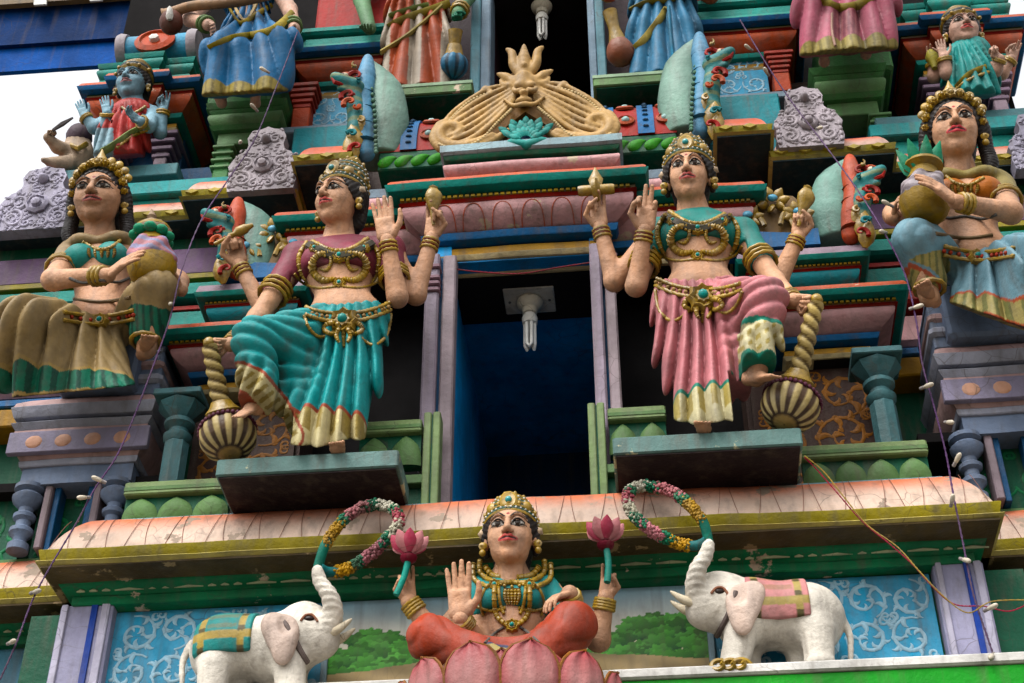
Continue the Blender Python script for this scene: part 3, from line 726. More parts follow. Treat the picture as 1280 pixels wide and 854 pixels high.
bx('upper_door_wall', ux0 - .12, ux0, .62, 2.2, 9.2, 12.4, paint('door_plum', (.035, .012, .018)), 0)
bx('upper_door_wall', ux1, ux1 + .12, .62, 2.2, 9.2, 12.4, paint('door_plum', (.035, .012, .018)), 0)
bx('upper_door_back', ux0, ux1, 2.1, 2.2, 9.2, 12.4, P('black'), 0)
bx('upper_door_ceiling', ux0 - .12, ux1 + .12, .6, 2.2, 11.9, 12.0, P('black'), 0)
for xa, xb in ((-1.25, ux0 - .12), (ux1 + .12, 1.3)):
    bx('upper_niche', xa, xb, .98, 1.2, 9.2, 13.4, paint('door_plum', (.035, .012, .018)), 0)
# inner upper bays
for s_ in (-1, 1):
    nm = 'left' if s_ < 0 else 'right'
    if s_ < 0:
        x0, x1 = X(354, 60, .42), -.95; zt = Z(358, 60, .42); 
        bp = (357, 396, 107, 160); sp = (384, 442, 120, 160); lg = (350, 444, 161); tl = (366, 444, 172)
    else:
        x0, x1 = 1.0, X(1009, 12, .42); zt = Z(1005, 14, .42)
        bp = (964, 1002, 66, 112); sp = (898, 966, 80, 118); lg = (892, 985, 121); tl = (888, 975, 131)
    E_ = entab(x0, x1, .42, zt, 1.2, .95, cols=('teal', 'blue', 'gold', 'red', 'salmon', 'teal', 'ochre', 'cream'), beads=False, sv=.72, label='blue edged salmon cornice behind the upper guardians, %s side' % nm)
    # teal blocks above
    bx('teal_course', x0 + .12, x1 - .05, .50, 1.2, zt + .07, zt + .20, P('teal'), .03)
    bx('teal_course', x0 + .10, x1 - .05, .47, 1.2, zt + .21, zt + .29, P('teal'), .02)
    bx('teal_course', x0 + .20, x1 - .05, .52, 1.2, zt + .30, zt + .75, P('red'), .02)
    bx('bay_wall', x0 + .1, x1, .86, 1.2, 8.9, zt - .3, P('brown'), 0)
    # blue scroll panel, red bracket, ledges
    yy = .66
    px0, px1, pz0, pz1 = X(sp[0], 140, yy), X(sp[1], 140, yy), Z(sp[0], sp[3] + 2, yy), Z(sp[0], sp[2] - 6, yy)
    scroll_panel(px0, px1, pz0, pz1, yy, P('skyblue'), paint('scroll_pale', (.30, .47, .58)), .2, 31 + s_, w=.008, ls=1.2)
    bx0_, bx1_ = X(bp[0], 130, .52), X(bp[1], 130, .52); bz0, bz1 = Z(bp[0], bp[3], .52), Z(bp[0], bp[2], .52)
    w = bx1_ - bx0_; H = bz1 - bz0
    rb = bx('bracket', bx0_ + w * .22, bx1_ - w * .22, .54, .8, bz0, bz1 - H * .5, P('orange'), .008)
    for k in range(5):
        f = k / 4; part('bracket_step', MB().box(bx0_ + w * .22 * (1 - f), bx1_ - w * .22 * (1 - f), .54 - .05 * f, .8, bz1 - H * (.5 - .1 * k), bz1 - H * (.41 - .1 * k), .006), paint('bracket_red', (.33, .05, .035)), parent=rb)
    bx('shelf', X(lg[0], lg[2], .45), X(lg[1], lg[2], .45), .45, .9, Z(lg[0], lg[2] + 6, .45), Z(lg[0], lg[2] - 2, .45), P('greyblue'), .008)
    bx('teal_course', X(tl[0], tl[2], .38), X(tl[1], tl[2], .38), .38, .9, ZA + .33, Z(lg[0], lg[2] + 9, .45), P('tealblue'), .01)
    # green pedestal under the seated upper figure
    gp = (255, 356, 121, 166) if s_ < 0 else (1013, 1112, 76, 130)
    y = .40; xa, xb = X(gp[0], gp[2] + 20, y), X(gp[1], gp[2] + 20, y); z1 = Z((gp[0] + gp[1]) / 2, gp[2] + 4, y); z0 = Z((gp[0] + gp[1]) / 2, gp[3] + 6, y + .1)
    H = z1 - z0; gm = paint('ped_green', (.075, .19, .075)); gm2 = paint('ped_green_pale', (.14, .25, .12))
    pm = pcourse('seat_pedestal', xa + .06, xb - .06, y + .06, 1.1, cush(.0, z0 + H * .32, .02, z0 + H * .68, .025), gm2)
    pcourse('moulding', xa + .06, xb - .06, y + .06, 1.1, rect(.04, z0 + H * .82, .06, z1), gm, pm)
    pcourse('moulding', xa + .06, xb - .06, y + .06, 1.1, rect(.02, z0 + H * .685, .035, z0 + H * .815), gm, pm)
    pcourse('moulding', xa + .06, xb - .06, y + .06, 1.1, rect(.0, z0 + H * .2, .02, z0 + H * .315), gm, pm)
    pcourse('moulding', xa + .06, xb - .06, y + .06, 1.1, rect(-.04, z0 - .06, -.04, z0 + H * .195), gm2, pm)
    # small supports and dark blue recess below
    bx('recess_wall', xa - .35, xb + .3, .72, 1.1, ZA + .1, z0 - .061, P('deepblue'), 0)
    for fx in ((xa + .10) if s_ < 0 else (xb - .16), ):
        sb = bx('support', fx, fx + .12, .50, .8, ZA + .22, z0 - .061, gm, .01)
        for k in range(4): part('support_ring', MB().box(fx - .02, fx + .14, .48, .8, z0 - .10 - k * .07, z0 - .075 - k * .07, .004), gm2, parent=sb)
# corner shrines
def shrine(xa, xb, xc0, xc1, ylip, zt, lab, nz):
    """stepped corner shrine: centre projects in front of the wings"""
    for k, (x0, x1, yl) in enumerate(((xa, xb, ylip), (xc0, xc1, ylip - .08))):
        z = zt + .004 * k
        e = entab(x0, x1, yl, z, 1.3, .85, cols=('salmon', 'blue', 'gold', 'red', 'salmon', 'teal', 'ochre', 'cream'), beads=False, sv=.85, label=lab if k == 0 else None)
        t = P('teal')
        pcourse('teal_course', x0 + .16, x1 - .16, yl + .12, 1.3, cush(.0, z + .06, .02, z + .15, .02), t, e)
        pcourse('teal_course', x0 + .16, x1 - .16, yl + .12, 1.3, cush(.02, z + .155, .04, z + .25, .025), t, e)
        pcourse('teal_course', x0 + .16, x1 - .16, yl + .12, 1.3, rect(.05, z + .255, .06, z + .31), t, e)
    bx('shrine_wall', xa + .2, xb - .2, ylip + .42, 1.35, ZA + .2, zt - .2, P('deepblue'), 0)
    for xx in ((xa + .24, xb - .36) if nz == 0 else (xa + .24, xb - .36)):
        sp = bx('shrine_pilaster', xx, xx + .10, ylip + .26, 1.2, ZA + .3, zt - .36, P('mauve'), .008)
        for k in range(4):
            f = k * .018; part('cap_ring', MB().box(xx - .02 - f, xx + .12 + f, ylip + .25 - f, 1.2, zt - .60 + k * .065, zt - .555 + k * .065, .008), paint('cap_mauve', (.20, .14, .19)), parent=sp)
zS1 = Z(240, 100, .52)
shrine(X(96, 104, .52), X(252, 92, .52), X(128, 98, .44), X(212, 92, .44), .52, Z(240, 96, .52), 'stepped corner shrine cornice in salmon, blue and teal behind the blue faced figure', 0)
shrine(X(1114, 32, .52), X(1290, 20, .52), X(1150, 26, .44), X(1243, 20, .44), .52, Z(1120, 32, .52), 'stepped corner shrine cornice in salmon, blue and teal behind the woman in green', 1)
# ledges the standing corner figures rest on
for (a, b, py, yy) in ((72, 222, 208, .40), (1092, 1300, 140, .40)):
    s1 = bx('figure_ledge', X(a, py, yy), X(b, py, yy), yy, 1.2, Z((a + b) / 2, py + 14, yy), Z((a + b) / 2, py, yy), paint('ledge_teal', (.10, .22, .24)), .006)
for (a, b, py, yy) in ((148, 288, 228, .34), (1085, 1300, 152, .34)):
    bx('teal_ledge', X(a, py, yy), X(b, py, yy), yy, 1.2, Z((a + b) / 2, py + 12, yy), Z((a + b) / 2, py - 4, yy), paint('ledge_turq', (.05, .27, .27)), .01)
    bx('teal_ledge', X(a - 40, py + 14, yy), X(b + 20, py + 14, yy), yy + .06, 1.2, ZA + .2, Z((a + b) / 2, py + 12, yy) - .001, P('teal'), .01)
# small blue barrel with red medallion above the left shrine
b0, b1 = X(148, 60, .62), X(243, 50, .62); zb = Z(200, 62, .62)
br = part('small_barrel', MB().lathe(((b0), .72, zb + .10), [(.13, 0), (.13, (b1 - b0))], 20, (1, 0, 0)), P('skyblue'), sharp=40)
for xx in (b0 - .02, b1 - .06): part('barrel_ring', MB().lathe((xx, .72, zb + .10), [(.15, 0), (.16, .03), (.15, .08)], 20, (1, 0, 0)), P('grey'), parent=br, sharp=40)
xm = (b0 + b1) / 2
part('medallion', MB().lathe((xm, .60, zb + .06), [(.16, 0), (.165, .03), (.12, .05), (.11, .03), (.05, .03)], 18, (0, -1, .2)), P('orange'), parent=br, sharp=40)
part('medallion_centre', MB().lathe((xm, .585, zb + .06), [(.045, 0), (.04, .05), (.01, .06)], 6, (0, -1, .2)), P('white'), parent=br, sharp=40)

# canopy eave of the hall behind, top left
cv = thing('canopy_roof', 'dark blue canopy edge against the white sky, top left corner', 'canopy', at(60, 60, 2.2))
def cvp(name, q, mat, dy=.0, th=.5):
    V = [Vector(at(px, py, 2.2 + dy)) - cv.location for px, py in q]; V2 = [v + Vector((0, th, 0)) for v in V]; n = len(V)
    F = [tuple(range(n)), tuple(range(2 * n - 1, n - 1, -1))] + [(i, n + i, n + (i + 1) % n, (i + 1) % n) for i in range(n)]
    return mesh(name, V + V2, F, mat, cv)
cvp('beam', [(-90, 63), (250, 40), (250, -30), (-90, 0)], paint('canopy_blue', (.004, .03, .12), dirt=.1, spec=.03), .0, .06)
cvp('fascia', [(-90, 96), (180, 78), (250, 72), (250, 42), (-90, 64)], paint('canopy_blue2', (.015, .085, .33), dirt=.1, spec=.03), .05, .05)
cvp('roof_sheet', [(-90, 12), (130, -3), (250, -12), (250, -60), (-90, -40)], P('wood'), -.1, .06)
for px in (50, 120): cvp('roof_light', [(px - 8, 6 - (px - 50) * .07), (px + 8, 5 - (px - 50) * .07), (px + 8, -12), (px - 8, -12)], P('white'), -.13, .02)

# seats under the figures
for hx_, z0_, z1_, y0_, w_ in ((-2.50, PZ - .01, 7.70, -.20, .24), (2.79, PZ - .01, 7.76, -.20, .24)):
    bx('seat_block', hx_ - w_, hx_ + w_, y0_, .45, z0_, z1_, P('bluegrey'), .02)
for px_, py_, gz in ((308, 60, 126), (1060, 10, 80)):
    c_ = at(px_, py_, .45); bx('seat_block', c_.x - .24, c_.x + .24, .44, 1.2, Z(px_, gz, .4) - .02, c_.z + .02, paint('ped_green', (.075, .19, .075)), .02)
# ------------------------------------------------------------------ sculpting: smooth blended fields turned into meshes
class Field:
    def __init__(s): s.p = []; s.post = []
    def fn(s, f, lo, hi, k=.02, op='u'):
        s.p.append((f, np.minimum(lo, hi), np.maximum(lo, hi), k, op)); return s
    def cap(s, a, b, ra, rb=None, k=.03, op='u', sy=1.0):
        a = np.asarray(a, float); b = np.asarray(b, float); rb = ra if rb is None else rb; m = max(ra, rb) * max(1, 1 / sy)
        ab = b - a; L2 = max(1e-9, ab @ ab)
        def f(x, y, z):
            dx, dy, dz = x - a[0], y - a[1], z - a[2]
            t = np.clip((dx * ab[0] + dy * ab[1] + dz * ab[2]) / L2, 0, 1)
            return np.sqrt((dx - ab[0] * t) ** 2 + ((dy - ab[1] * t) / sy) ** 2 + (dz - ab[2] * t) ** 2) - (ra + (rb - ra) * t)
        return s.fn(f, np.minimum(a, b) - m, np.maximum(a, b) + m, k, op)
    def ell(s, c, r, k=.03, op='u', rot=None):
        c = np.asarray(c, float); r = np.asarray(r, float); M = None if rot is None else np.array(Matrix(rot).inverted() if not isinstance(rot, np.ndarray) else rot.T)
        m = r.max() if rot is not None else r
        def f(x, y, z):
            dx, dy, dz = x - c[0], y - c[1], z - c[2]
            if M is not None: dx, dy, dz = M[0, 0] * dx + M[0, 1] * dy + M[0, 2] * dz, M[1, 0] * dx + M[1, 1] * dy + M[1, 2] * dz, M[2, 0] * dx + M[2, 1] * dy + M[2, 2] * dz
            q = np.sqrt((dx / r[0]) ** 2 + (dy / r[1]) ** 2 + (dz / r[2]) ** 2)
            q2 = np.sqrt((dx / r[0] ** 2) ** 2 + (dy / r[1] ** 2) ** 2 + (dz / r[2] ** 2) ** 2) + 1e-9
            return q * (q - 1) / q2
        return s.fn(f, c - m, c + m, k, op)
    def box(s, c, h, rad=.01, k=.02, op='u'):
        c = np.asarray(c, float); h = np.asarray(h, float)
        def f(x, y, z):
            qx, qy, qz = np.abs(x - c[0]) - h[0] + rad, np.abs(y - c[1]) - h[1] + rad, np.abs(z - c[2]) - h[2] + rad
            return np.sqrt(np.maximum(qx, 0) ** 2 + np.maximum(qy, 0) ** 2 + np.maximum(qz, 0) ** 2) + np.minimum(np.maximum(qx, np.maximum(qy, qz)), 0) - rad
        return s.fn(f, c - h, c + h, k, op)
    def chain(s, pts, rads, k=.02, op='u', sub=4, sy=1.0):
        P_ = spline(pts, sub); R2 = np.interp(np.linspace(0, 1, len(P_)), np.linspace(0, 1, len(rads)), rads) if not np.isscalar(rads) else [rads] * len(P_)
        for i in range(len(P_) - 1): s.cap(P_[i], P_[i + 1], R2[i], R2[i + 1], k if i == 0 else min(k, .004 + R2[i] * .3), op, sy)
        return s
    def bounds(s):
        return np.min([p[1] for p in s.p if p[4] == 'u'], 0), np.max([p[2] for p in s.p if p[4] == 'u'], 0)
    def eval(s, G):
        F = np.full([len(a) for a in G], .3, np.float32)
        for f, lo, hi, k, op in s.p:
            pad = k + .05 if op == 'u' else k + .01
            sl = [];
            for a, l_, h_ in zip(G, lo, hi):
                i0 = np.searchsorted(a, l_ - pad); i1 = np.searchsorted(a, h_ + pad); sl.append(slice(i0, i1))
            if any(q.stop <= q.start for q in sl): continue
            x = G[0][sl[0]][:, None, None]; y = G[1][sl[1]][None, :, None]; z = G[2][sl[2]][None, None, :]
            d = f(x, y, z).astype(np.float32); A_ = F[tuple(sl)]
            F[tuple(sl)] = smin(A_, d, k) if op == 'u' else smax(A_, -d, k)
        for q in s.post: F = q(F, G)
        return F
def smax(a, b, k):
    h = np.clip(.5 - .5 * (a - b) / k, 0, 1); return a + (b - a) * h + k * h * (1 - h)
def smin(a, b, k):
    h = np.clip(.5 + .5 * (a - b) / k, 0, 1); return a + (b - a) * h - k * h * (1 - h)
def spline(pts, sub=4):
    P_ = [np.asarray(p, float) for p in pts]
    if len(P_) < 3: return P_
    out = []
    for i in range(len(P_) - 1):
        p0, p1, p2, p3 = P_[max(i - 1, 0)], P_[i], P_[i + 1], P_[min(i + 2, len(P_) - 1)]
        for j in range(sub):
            t = j / sub; out.append(.5 * ((2 * p1) + (-p0 + p2) * t + (2 * p0 - 5 * p1 + 4 * p2 - p3) * t * t + (-p0 + 3 * p1 - 3 * p2 + p3) * t ** 3))
    out.append(P_[-1]); return out
def grid(lo, hi, h, pad=.02):
    return [np.arange(a - pad - h, b + pad + 2 * h, h) for a, b in zip(lo, hi)]
def nets(F, G):
    """surface nets: field -> vertices, quads"""
    S = F < 0; nx, ny, nz = F.shape
    def c(i, j, k): return S[i:nx - 1 + i, j:ny - 1 + j, k:nz - 1 + k]
    allc = [c(i, j, k) for i in (0, 1) for j in (0, 1) for k in (0, 1)]
    s8 = np.zeros((nx - 1, ny - 1, nz - 1), np.uint8)
    for a in allc: s8 += a
    I, J, K = np.nonzero((s8 > 0) & (s8 < 8)); n = len(I)
    if n == 0: return np.zeros((0, 3)), np.zeros((0, 4), int)
    idx = np.full((nx - 1, ny - 1, nz - 1), -1, np.int64); idx[I, J, K] = np.arange(n)
    cor = [(i, j, k) for i in (0, 1) for j in (0, 1) for k in (0, 1)]
    val = np.stack([F[I + a, J + b, K + d] for a, b, d in cor], 1)
    acc = np.zeros((n, 3)); cnt = np.zeros(n)
    for e0 in range(8):
        for ax in range(3):
            if cor[e0][ax] == 0:
                c1 = list(cor[e0]); c1[ax] = 1; e1 = cor.index(tuple(c1)); v0, v1 = val[:, e0], val[:, e1]; m = (v0 < 0) != (v1 < 0)
                t = np.where(m, v0 / np.where(m, v0 - v1, 1), 0); p = np.tile(np.array(cor[e0], float), (n, 1)); p[:, ax] = t
                acc += p * m[:, None]; cnt += m
    V = acc / cnt[:, None] + np.stack([I, J, K], 1); h = G[0][1] - G[0][0]
    V = V * h + np.array([G[0][0], G[1][0], G[2][0]])
    Q = []
    for ax in range(3):
        a, b = (ax + 1) % 3, (ax + 2) % 3
        s0 = [slice(0, None)] * 3; s1 = [slice(0, None)] * 3; s0[ax] = slice(0, -1); s1[ax] = slice(1, None)
        A0, A1 = S[tuple(s0)], S[tuple(s1)]; E = np.argwhere(A0 != A1)
        m = (E[:, a] > 0) & (E[:, b] > 0) & (E[:, a] < F.shape[a] - 1) & (E[:, b] < F.shape[b] - 1); E = E[m]
        if len(E) == 0: continue
        def g(da, db):
            e = E.copy(); e[:, a] += da; e[:, b] += db; return idx[e[:, 0], e[:, 1], e[:, 2]]
        q = np.stack([g(-1, -1), g(0, -1), g(0, 0), g(-1, 0)], 1); fl = ~A0[tuple(E.T)]
        q[fl] = q[fl][:, ::-1]; Q.append(q)
    Q = np.concatenate(Q); Q = Q[(Q >= 0).all(1)]
    return V, Q
def sculpt(Fd, h, lo=None, hi=None, mod=None):
    l_, h_ = Fd.bounds(); lo = l_ if lo is None else np.asarray(lo); hi = h_ if hi is None else np.asarray(hi)
    G = grid(lo, hi, h); F = Fd.eval(G)
    if mod is not None: F = mod(F, G)
    return nets(F, G)
def npmesh(name, V, Q, mat, parent=None, cols=None, base=None, sharp=None):
    """mesh object from numpy arrays; base = world position of the parent, to bring vertices into its space"""
    me = bpy.data.meshes.new(name); V = np.asarray(V, np.float32); Q = np.asarray(Q)
    if base is not None: V = V - np.asarray(base, np.float32)
    me.vertices.add(len(V)); me.vertices.foreach_set('co', V.ravel())
    n = Q.shape[1]; me.loops.add(Q.size); me.loops.foreach_set('vertex_index', Q.ravel().astype(np.int32))
    me.polygons.add(len(Q)); me.polygons.foreach_set('loop_start', np.arange(0, Q.size, n, dtype=np.int32)); me.polygons.foreach_set('loop_total', np.full(len(Q), n, np.int32))
    me.update(calc_edges=True); me.validate()
    me.polygons.foreach_set('use_smooth', np.ones(len(me.polygons), bool))
    if cols is not None: setcols(me, cols)
    return link(name, me, mat, parent)
def joinVQ(*lst):
    V = []; Q = []; C = []; n = 0
    for v, q, c in lst:
        V.append(v); Q.append(q + n); n += len(v); C.append(np.tile(np.asarray(c, float), (len(v), 1)) if np.ndim(c) == 1 else c)
    return np.concatenate(V), np.concatenate(Q), np.concatenate(C)
def rotm(yaw=0, pitch=0, roll=0):
    """yaw>0 turns the face to the picture's right, pitch>0 tips it down, roll>0 leans it to the right"""
    y, p, r = map(math.radians, (yaw, pitch, roll))
    return np.array(Matrix.Rotation(y, 3, 'Z') @ Matrix.Rotation(p, 3, 'X') @ Matrix.Rotation(r, 3, 'Y'))
def frame(d, n):
    """hand frame: z = finger direction d, palm looks along n"""
    d = np.asarray(d, float); d /= np.linalg.norm(d); n = np.asarray(n, float); n = n - d * (n @ d); n /= np.linalg.norm(n)
    return d, n

# ---- head (unit: chin to crown = 1; face looks to -y)
def _seg2(px, pz, pts):
    d = np.full(px.shape, 9e3)
    for (a, b), (c, e) in zip(pts[:-1], pts[1:]):
        l2 = (c - a) ** 2 + (e - b) ** 2; t = np.clip(((px - a) * (c - a) + (pz - b) * (e - b)) / l2, 0, 1)
        d = np.minimum(d, np.hypot(px - a - t * (c - a), pz - b - t * (e - b)))
    return d
def make_head():
    F = Field()
    F.ell((0, .06, .12), (.37, .43, .38), .05); F.ell((0, -.10, -.10), (.305, .32, .385), .12)
    F.ell((0, -.27, -.41), (.105, .11, .09), .12)
    for s in (-1, 1):
        F.ell((s * .17, -.25, -.13), (.12, .12, .13), .10); F.ell((s * .15, -.12, -.30), (.10, .17, .12), .1)
        F.ell((s * .37, .05, -.04), (.045, .085, .13), .03)
    F.cap((0, .02, -.25), (0, .08, -.78), .185, .20, .08)
    for s in (-1, 1):
        F.ell((s * .148, -.455, .035), (.105, .075, .062), .06, 's')
        F.chain([(s * .03, -.41, .115), (s * .14, -.42, .165), (s * .27, -.33, .12)], [.022, .028, .018], .05)
        F.ell((s * .148, -.335, .028), (.098, .085, .060), .012)
        F.chain([(s * .055, -.405, .012), (s * .10, -.425, .072), (s * .17, -.425, .082), (s * .255, -.365, .03)], [.012, .016, .016, .010], .012)
        F.ell((s * .055, -.455, -.125), (.042, .05, .036), .025)
    F.chain([(0, -.39, .10), (0, -.44, .02), (0, -.505, -.085)], [.030, .036, .048], .035); F.ell((0, -.50, -.105), (.052, .052, .044), .03)
    F.ell((0, -.40, -.25), (.12, .06, .07), .06)
    F.chain([(-.118, -.385, -.232), (-.045, -.455, -.205), (0, -.452, -.215), (.045, -.455, -.205), (.118, -.385, -.232)], [.012, .026, .024, .026, .012], .012)
    F.chain([(-.10, -.39, -.245), (0, -.452, -.268), (.10, -.39, -.245)], [.012, .034, .012], .012)
    V, Q = sculpt(F, .0125)
    x, y, z = V.T; ax = np.abs(x); front = y < -.18
    c = np.tile(np.array([1., 1, 1]), (len(V), 1)); mk = np.zeros(len(V), int)
    lipd = np.minimum(_seg2(x, z, [(-.12, -.232), (-.045, -.205), (0, -.215), (.045, -.205), (.12, -.232)]), _seg2(x, z, [(-.10, -.245), (0, -.27), (.10, -.245)]))
    mk[front & (lipd < .028) & (y < -.36)] = 1
    seam = _seg2(x, z, [(-.12, -.236), (0, -.237), (.12, -.236)]); mk[front & (seam < .008) & (y < -.36)] = 2
    e = ((ax - .148) / .100) ** 2 + ((z - .026) / (.048)) ** 2; mk[front & (e < 1)] = 3
    ir = (ax - .150) ** 2 + (z - .030) ** 2; mk[front & (e < 1) & (ir < .046 ** 2)] = 4; mk[front & (e < 1) & (ir < .022 ** 2)] = 2
    lid = _seg2(ax, z, [(.045, .005), (.10, .068), (.17, .078), (.265, .025)]); mk[front & (lid < .012)] = 2
    low = _seg2(ax, z, [(.06, -.002), (.15, -.025), (.24, .012)]); mk[front & (low < .007)] = 2
    br = _seg2(ax, z, [(.05, .125), (.13, .175), (.20, .175), (.29, .115)]); mk[front & (br < .013)] = 2
    mk[front & (x ** 2 + (z - .20) ** 2 < .022 ** 2)] = 5
    return V, Q, mk
HEAD = make_head()
def make_hair(long):
    F = Field(); F.ell((0, .09, .13), (.415, .46, .42), .05)
    for s in (-1, 1):
        if not long: F.chain([(s * .30, -.05, .26), (s * .385, .02, .04), (s * .37, .12, -.22)], [.08, .06, .05], .05); continue
        F.chain([(s * .30, -.06, .28), (s * .41, .0, .05), (s * .42, .08, -.25), (s * .46, .10, -.55), (s * .40, .05, -.72)], [.10, .09, .10, .11, .05], .05)
    F.ell((0, .33, -.15), (.30, .2, .38), .1)
    def mod(Fv, G):
        x = G[0][:, None, None]; y = G[1][None, :, None]; z = G[2][None, None, :]
        face = np.sqrt((x / .315) ** 2 + ((z + .06) / .40) ** 2) - 1            # opening for the face
        cut = np.where(y < .02, -face * .3, -.3)
        strands = .008 * np.sin(70 * np.arctan2(x, z + .4) + 6 * z)
        return np.maximum(Fv + strands, cut)
    return sculpt(F, .02, mod=mod)
HAIR = {True: make_hair(True), False: make_hair(False)}
# ---- hands (unit: wrist to middle fingertip = 1; palm looks to -y; thumb on +x)
def make_hand(curl, thumb=.2, spread=.06):
    F = Field(); F.box((0, 0, .26), (.19, .075, .24), .07, .02); F.cap((0, .01, -.12), (0, .0, .12), .125, .13, .07, sy=.8)
    for i in range(4):
        x0 = (-.148, -.05, .05, .148)[i]; L = (.36, .45, .48, .43)[i]; c = curl[i]; r = (.047, .052, .053, .052)[i]
        p = np.array([x0, -.0, .47]); a = 0.; sp = (i - 1.5) * spread; pts = [p]
        for j, f in enumerate((.45, .32, .25)):
            a += c * (1.0, 1.15, .8)[j] * 1.25; d = np.array([math.sin(sp) * math.cos(a), -math.sin(a), math.cos(a) * math.cos(sp)]); p = p + d * L * f; pts.append(p)
        for j in range(3): F.cap(pts[j], pts[j + 1], r * (1, .95, .88)[j], r * (.95, .88, .78)[j], .012)
    t0 = np.array([.15, -.02, .12]); t1 = t0 + np.array([.14, -.05 - .06 * thumb, .16]); t2 = t1 + np.array([.06 - .16 * thumb, -.03 - .14 * thumb, .14]); t3 = t2 + np.array([.02 - .2 * thumb, -.02 - .05 * thumb, .11])
    F.cap(t0, t1, .075, .062, .05); F.cap(t1, t2, .058, .052, .012); F.cap(t2, t3, .052, .042, .012)
    V, Q = sculpt(F, .026)
    return V, Q
HANDS = dict(open=make_hand((.05, .03, .03, .05), 0.1), grip=make_hand((1.05, 1.0, 1.0, .95), .9), pinch=make_hand((.15, .35, .95, .8), 1.0), mudra=make_hand((.9, .12, .05, .75), .7), soft=make_hand((.35, .3, .3, .3), .3), flat=make_hand((.12, .1, .1, .12), .2, .02))
def hand(kind, wrist, d, n, L, thumb_right):
    """thumb_right: the thumb lies to the picture's right when fingers point up and the palm faces the viewer"""
    V, Q = HANDS[kind]; d, n = frame(d, n); t = np.cross(d, -n)          # thumb direction for a right-handed frame (x = y cross z, y = -n)
    t = np.cross(-n, d)
    M = np.stack([t, -n, d], 1); flip = False
    if not thumb_right: M[:, 0] *= -1; flip = True
    W = np.asarray(wrist) + (V @ M.T) * L
    return W, (Q[:, ::-1] if (np.linalg.det(M) < 0) else Q)
def make_foot():
    F = Field(); F.cap((0, .30, .10), (0, -.15, .11), .14, .13, .1); F.ell((0, -.35, .06), (.19, .25, .08), .1); F.cap((0, .28, .12), (0, .30, .55), .13, .12, .1)
    for i in range(5):
        x = (-.15, -.075, 0, .075, .155)[i]; F.cap((x, -.5, .055), (x * 1.05, -.60 - (.02, .04, .06, .07, .08)[i], .045), .036 if i < 4 else .052, None, .01)
    return sculpt(F, .03)
FOOT = make_foot()
def foot(heel, d, up, L, mirror=False):
    V, Q = FOOT; d = np.asarray(d, float); d /= np.linalg.norm(d); up = np.asarray(up, float); up = up - d * (up @ d); up /= np.linalg.norm(up)
    t = np.cross(up, -d) ; M = np.stack([np.cross(-d, up), -d, up], 1)
    if mirror: M[:, 0] *= -1
    W = np.asarray(heel) + (V @ M.T) * L
    return W, (Q[:, ::-1] if np.linalg.det(M) < 0 else Q)
from mathutils.bvhtree import BVHTree
def bvh_of(*vq):
    V = []; Q = []; n = 0
    for v, q in vq: V.append(v); Q.append(q + n); n += len(v)
    return BVHTree.FromPolygons(np.concatenate(V).tolist(), np.concatenate(Q).tolist())
def on_surface(bvh, pts, lift=.0, dflt=None, sub=6):
    """lay a line over a sculpted surface; pts are places in the photograph"""
    P2 = spline([(a, b, 0) for a, b in pts], sub); out = []; last = dflt
    for a, b, _ in P2:
        d = (RIGHT * ((a - 640) / FPX) + UP * ((427 - b) / FPX) - BACK).normalized(); loc, nr, ix, ds = bvh.ray_cast(CAM, d)
        if loc is None:
            if last is None: continue
            t = (last - CAM.y) / d.y; loc = CAM + d * t
        else: last = loc.y
        out.append(loc - d * lift)
    # smooth depth a little
    for _ in range(2):
        for i in range(1, len(out) - 1): out[i] = out[i] * .5 + (out[i - 1] + out[i + 1]) * .25
    return out
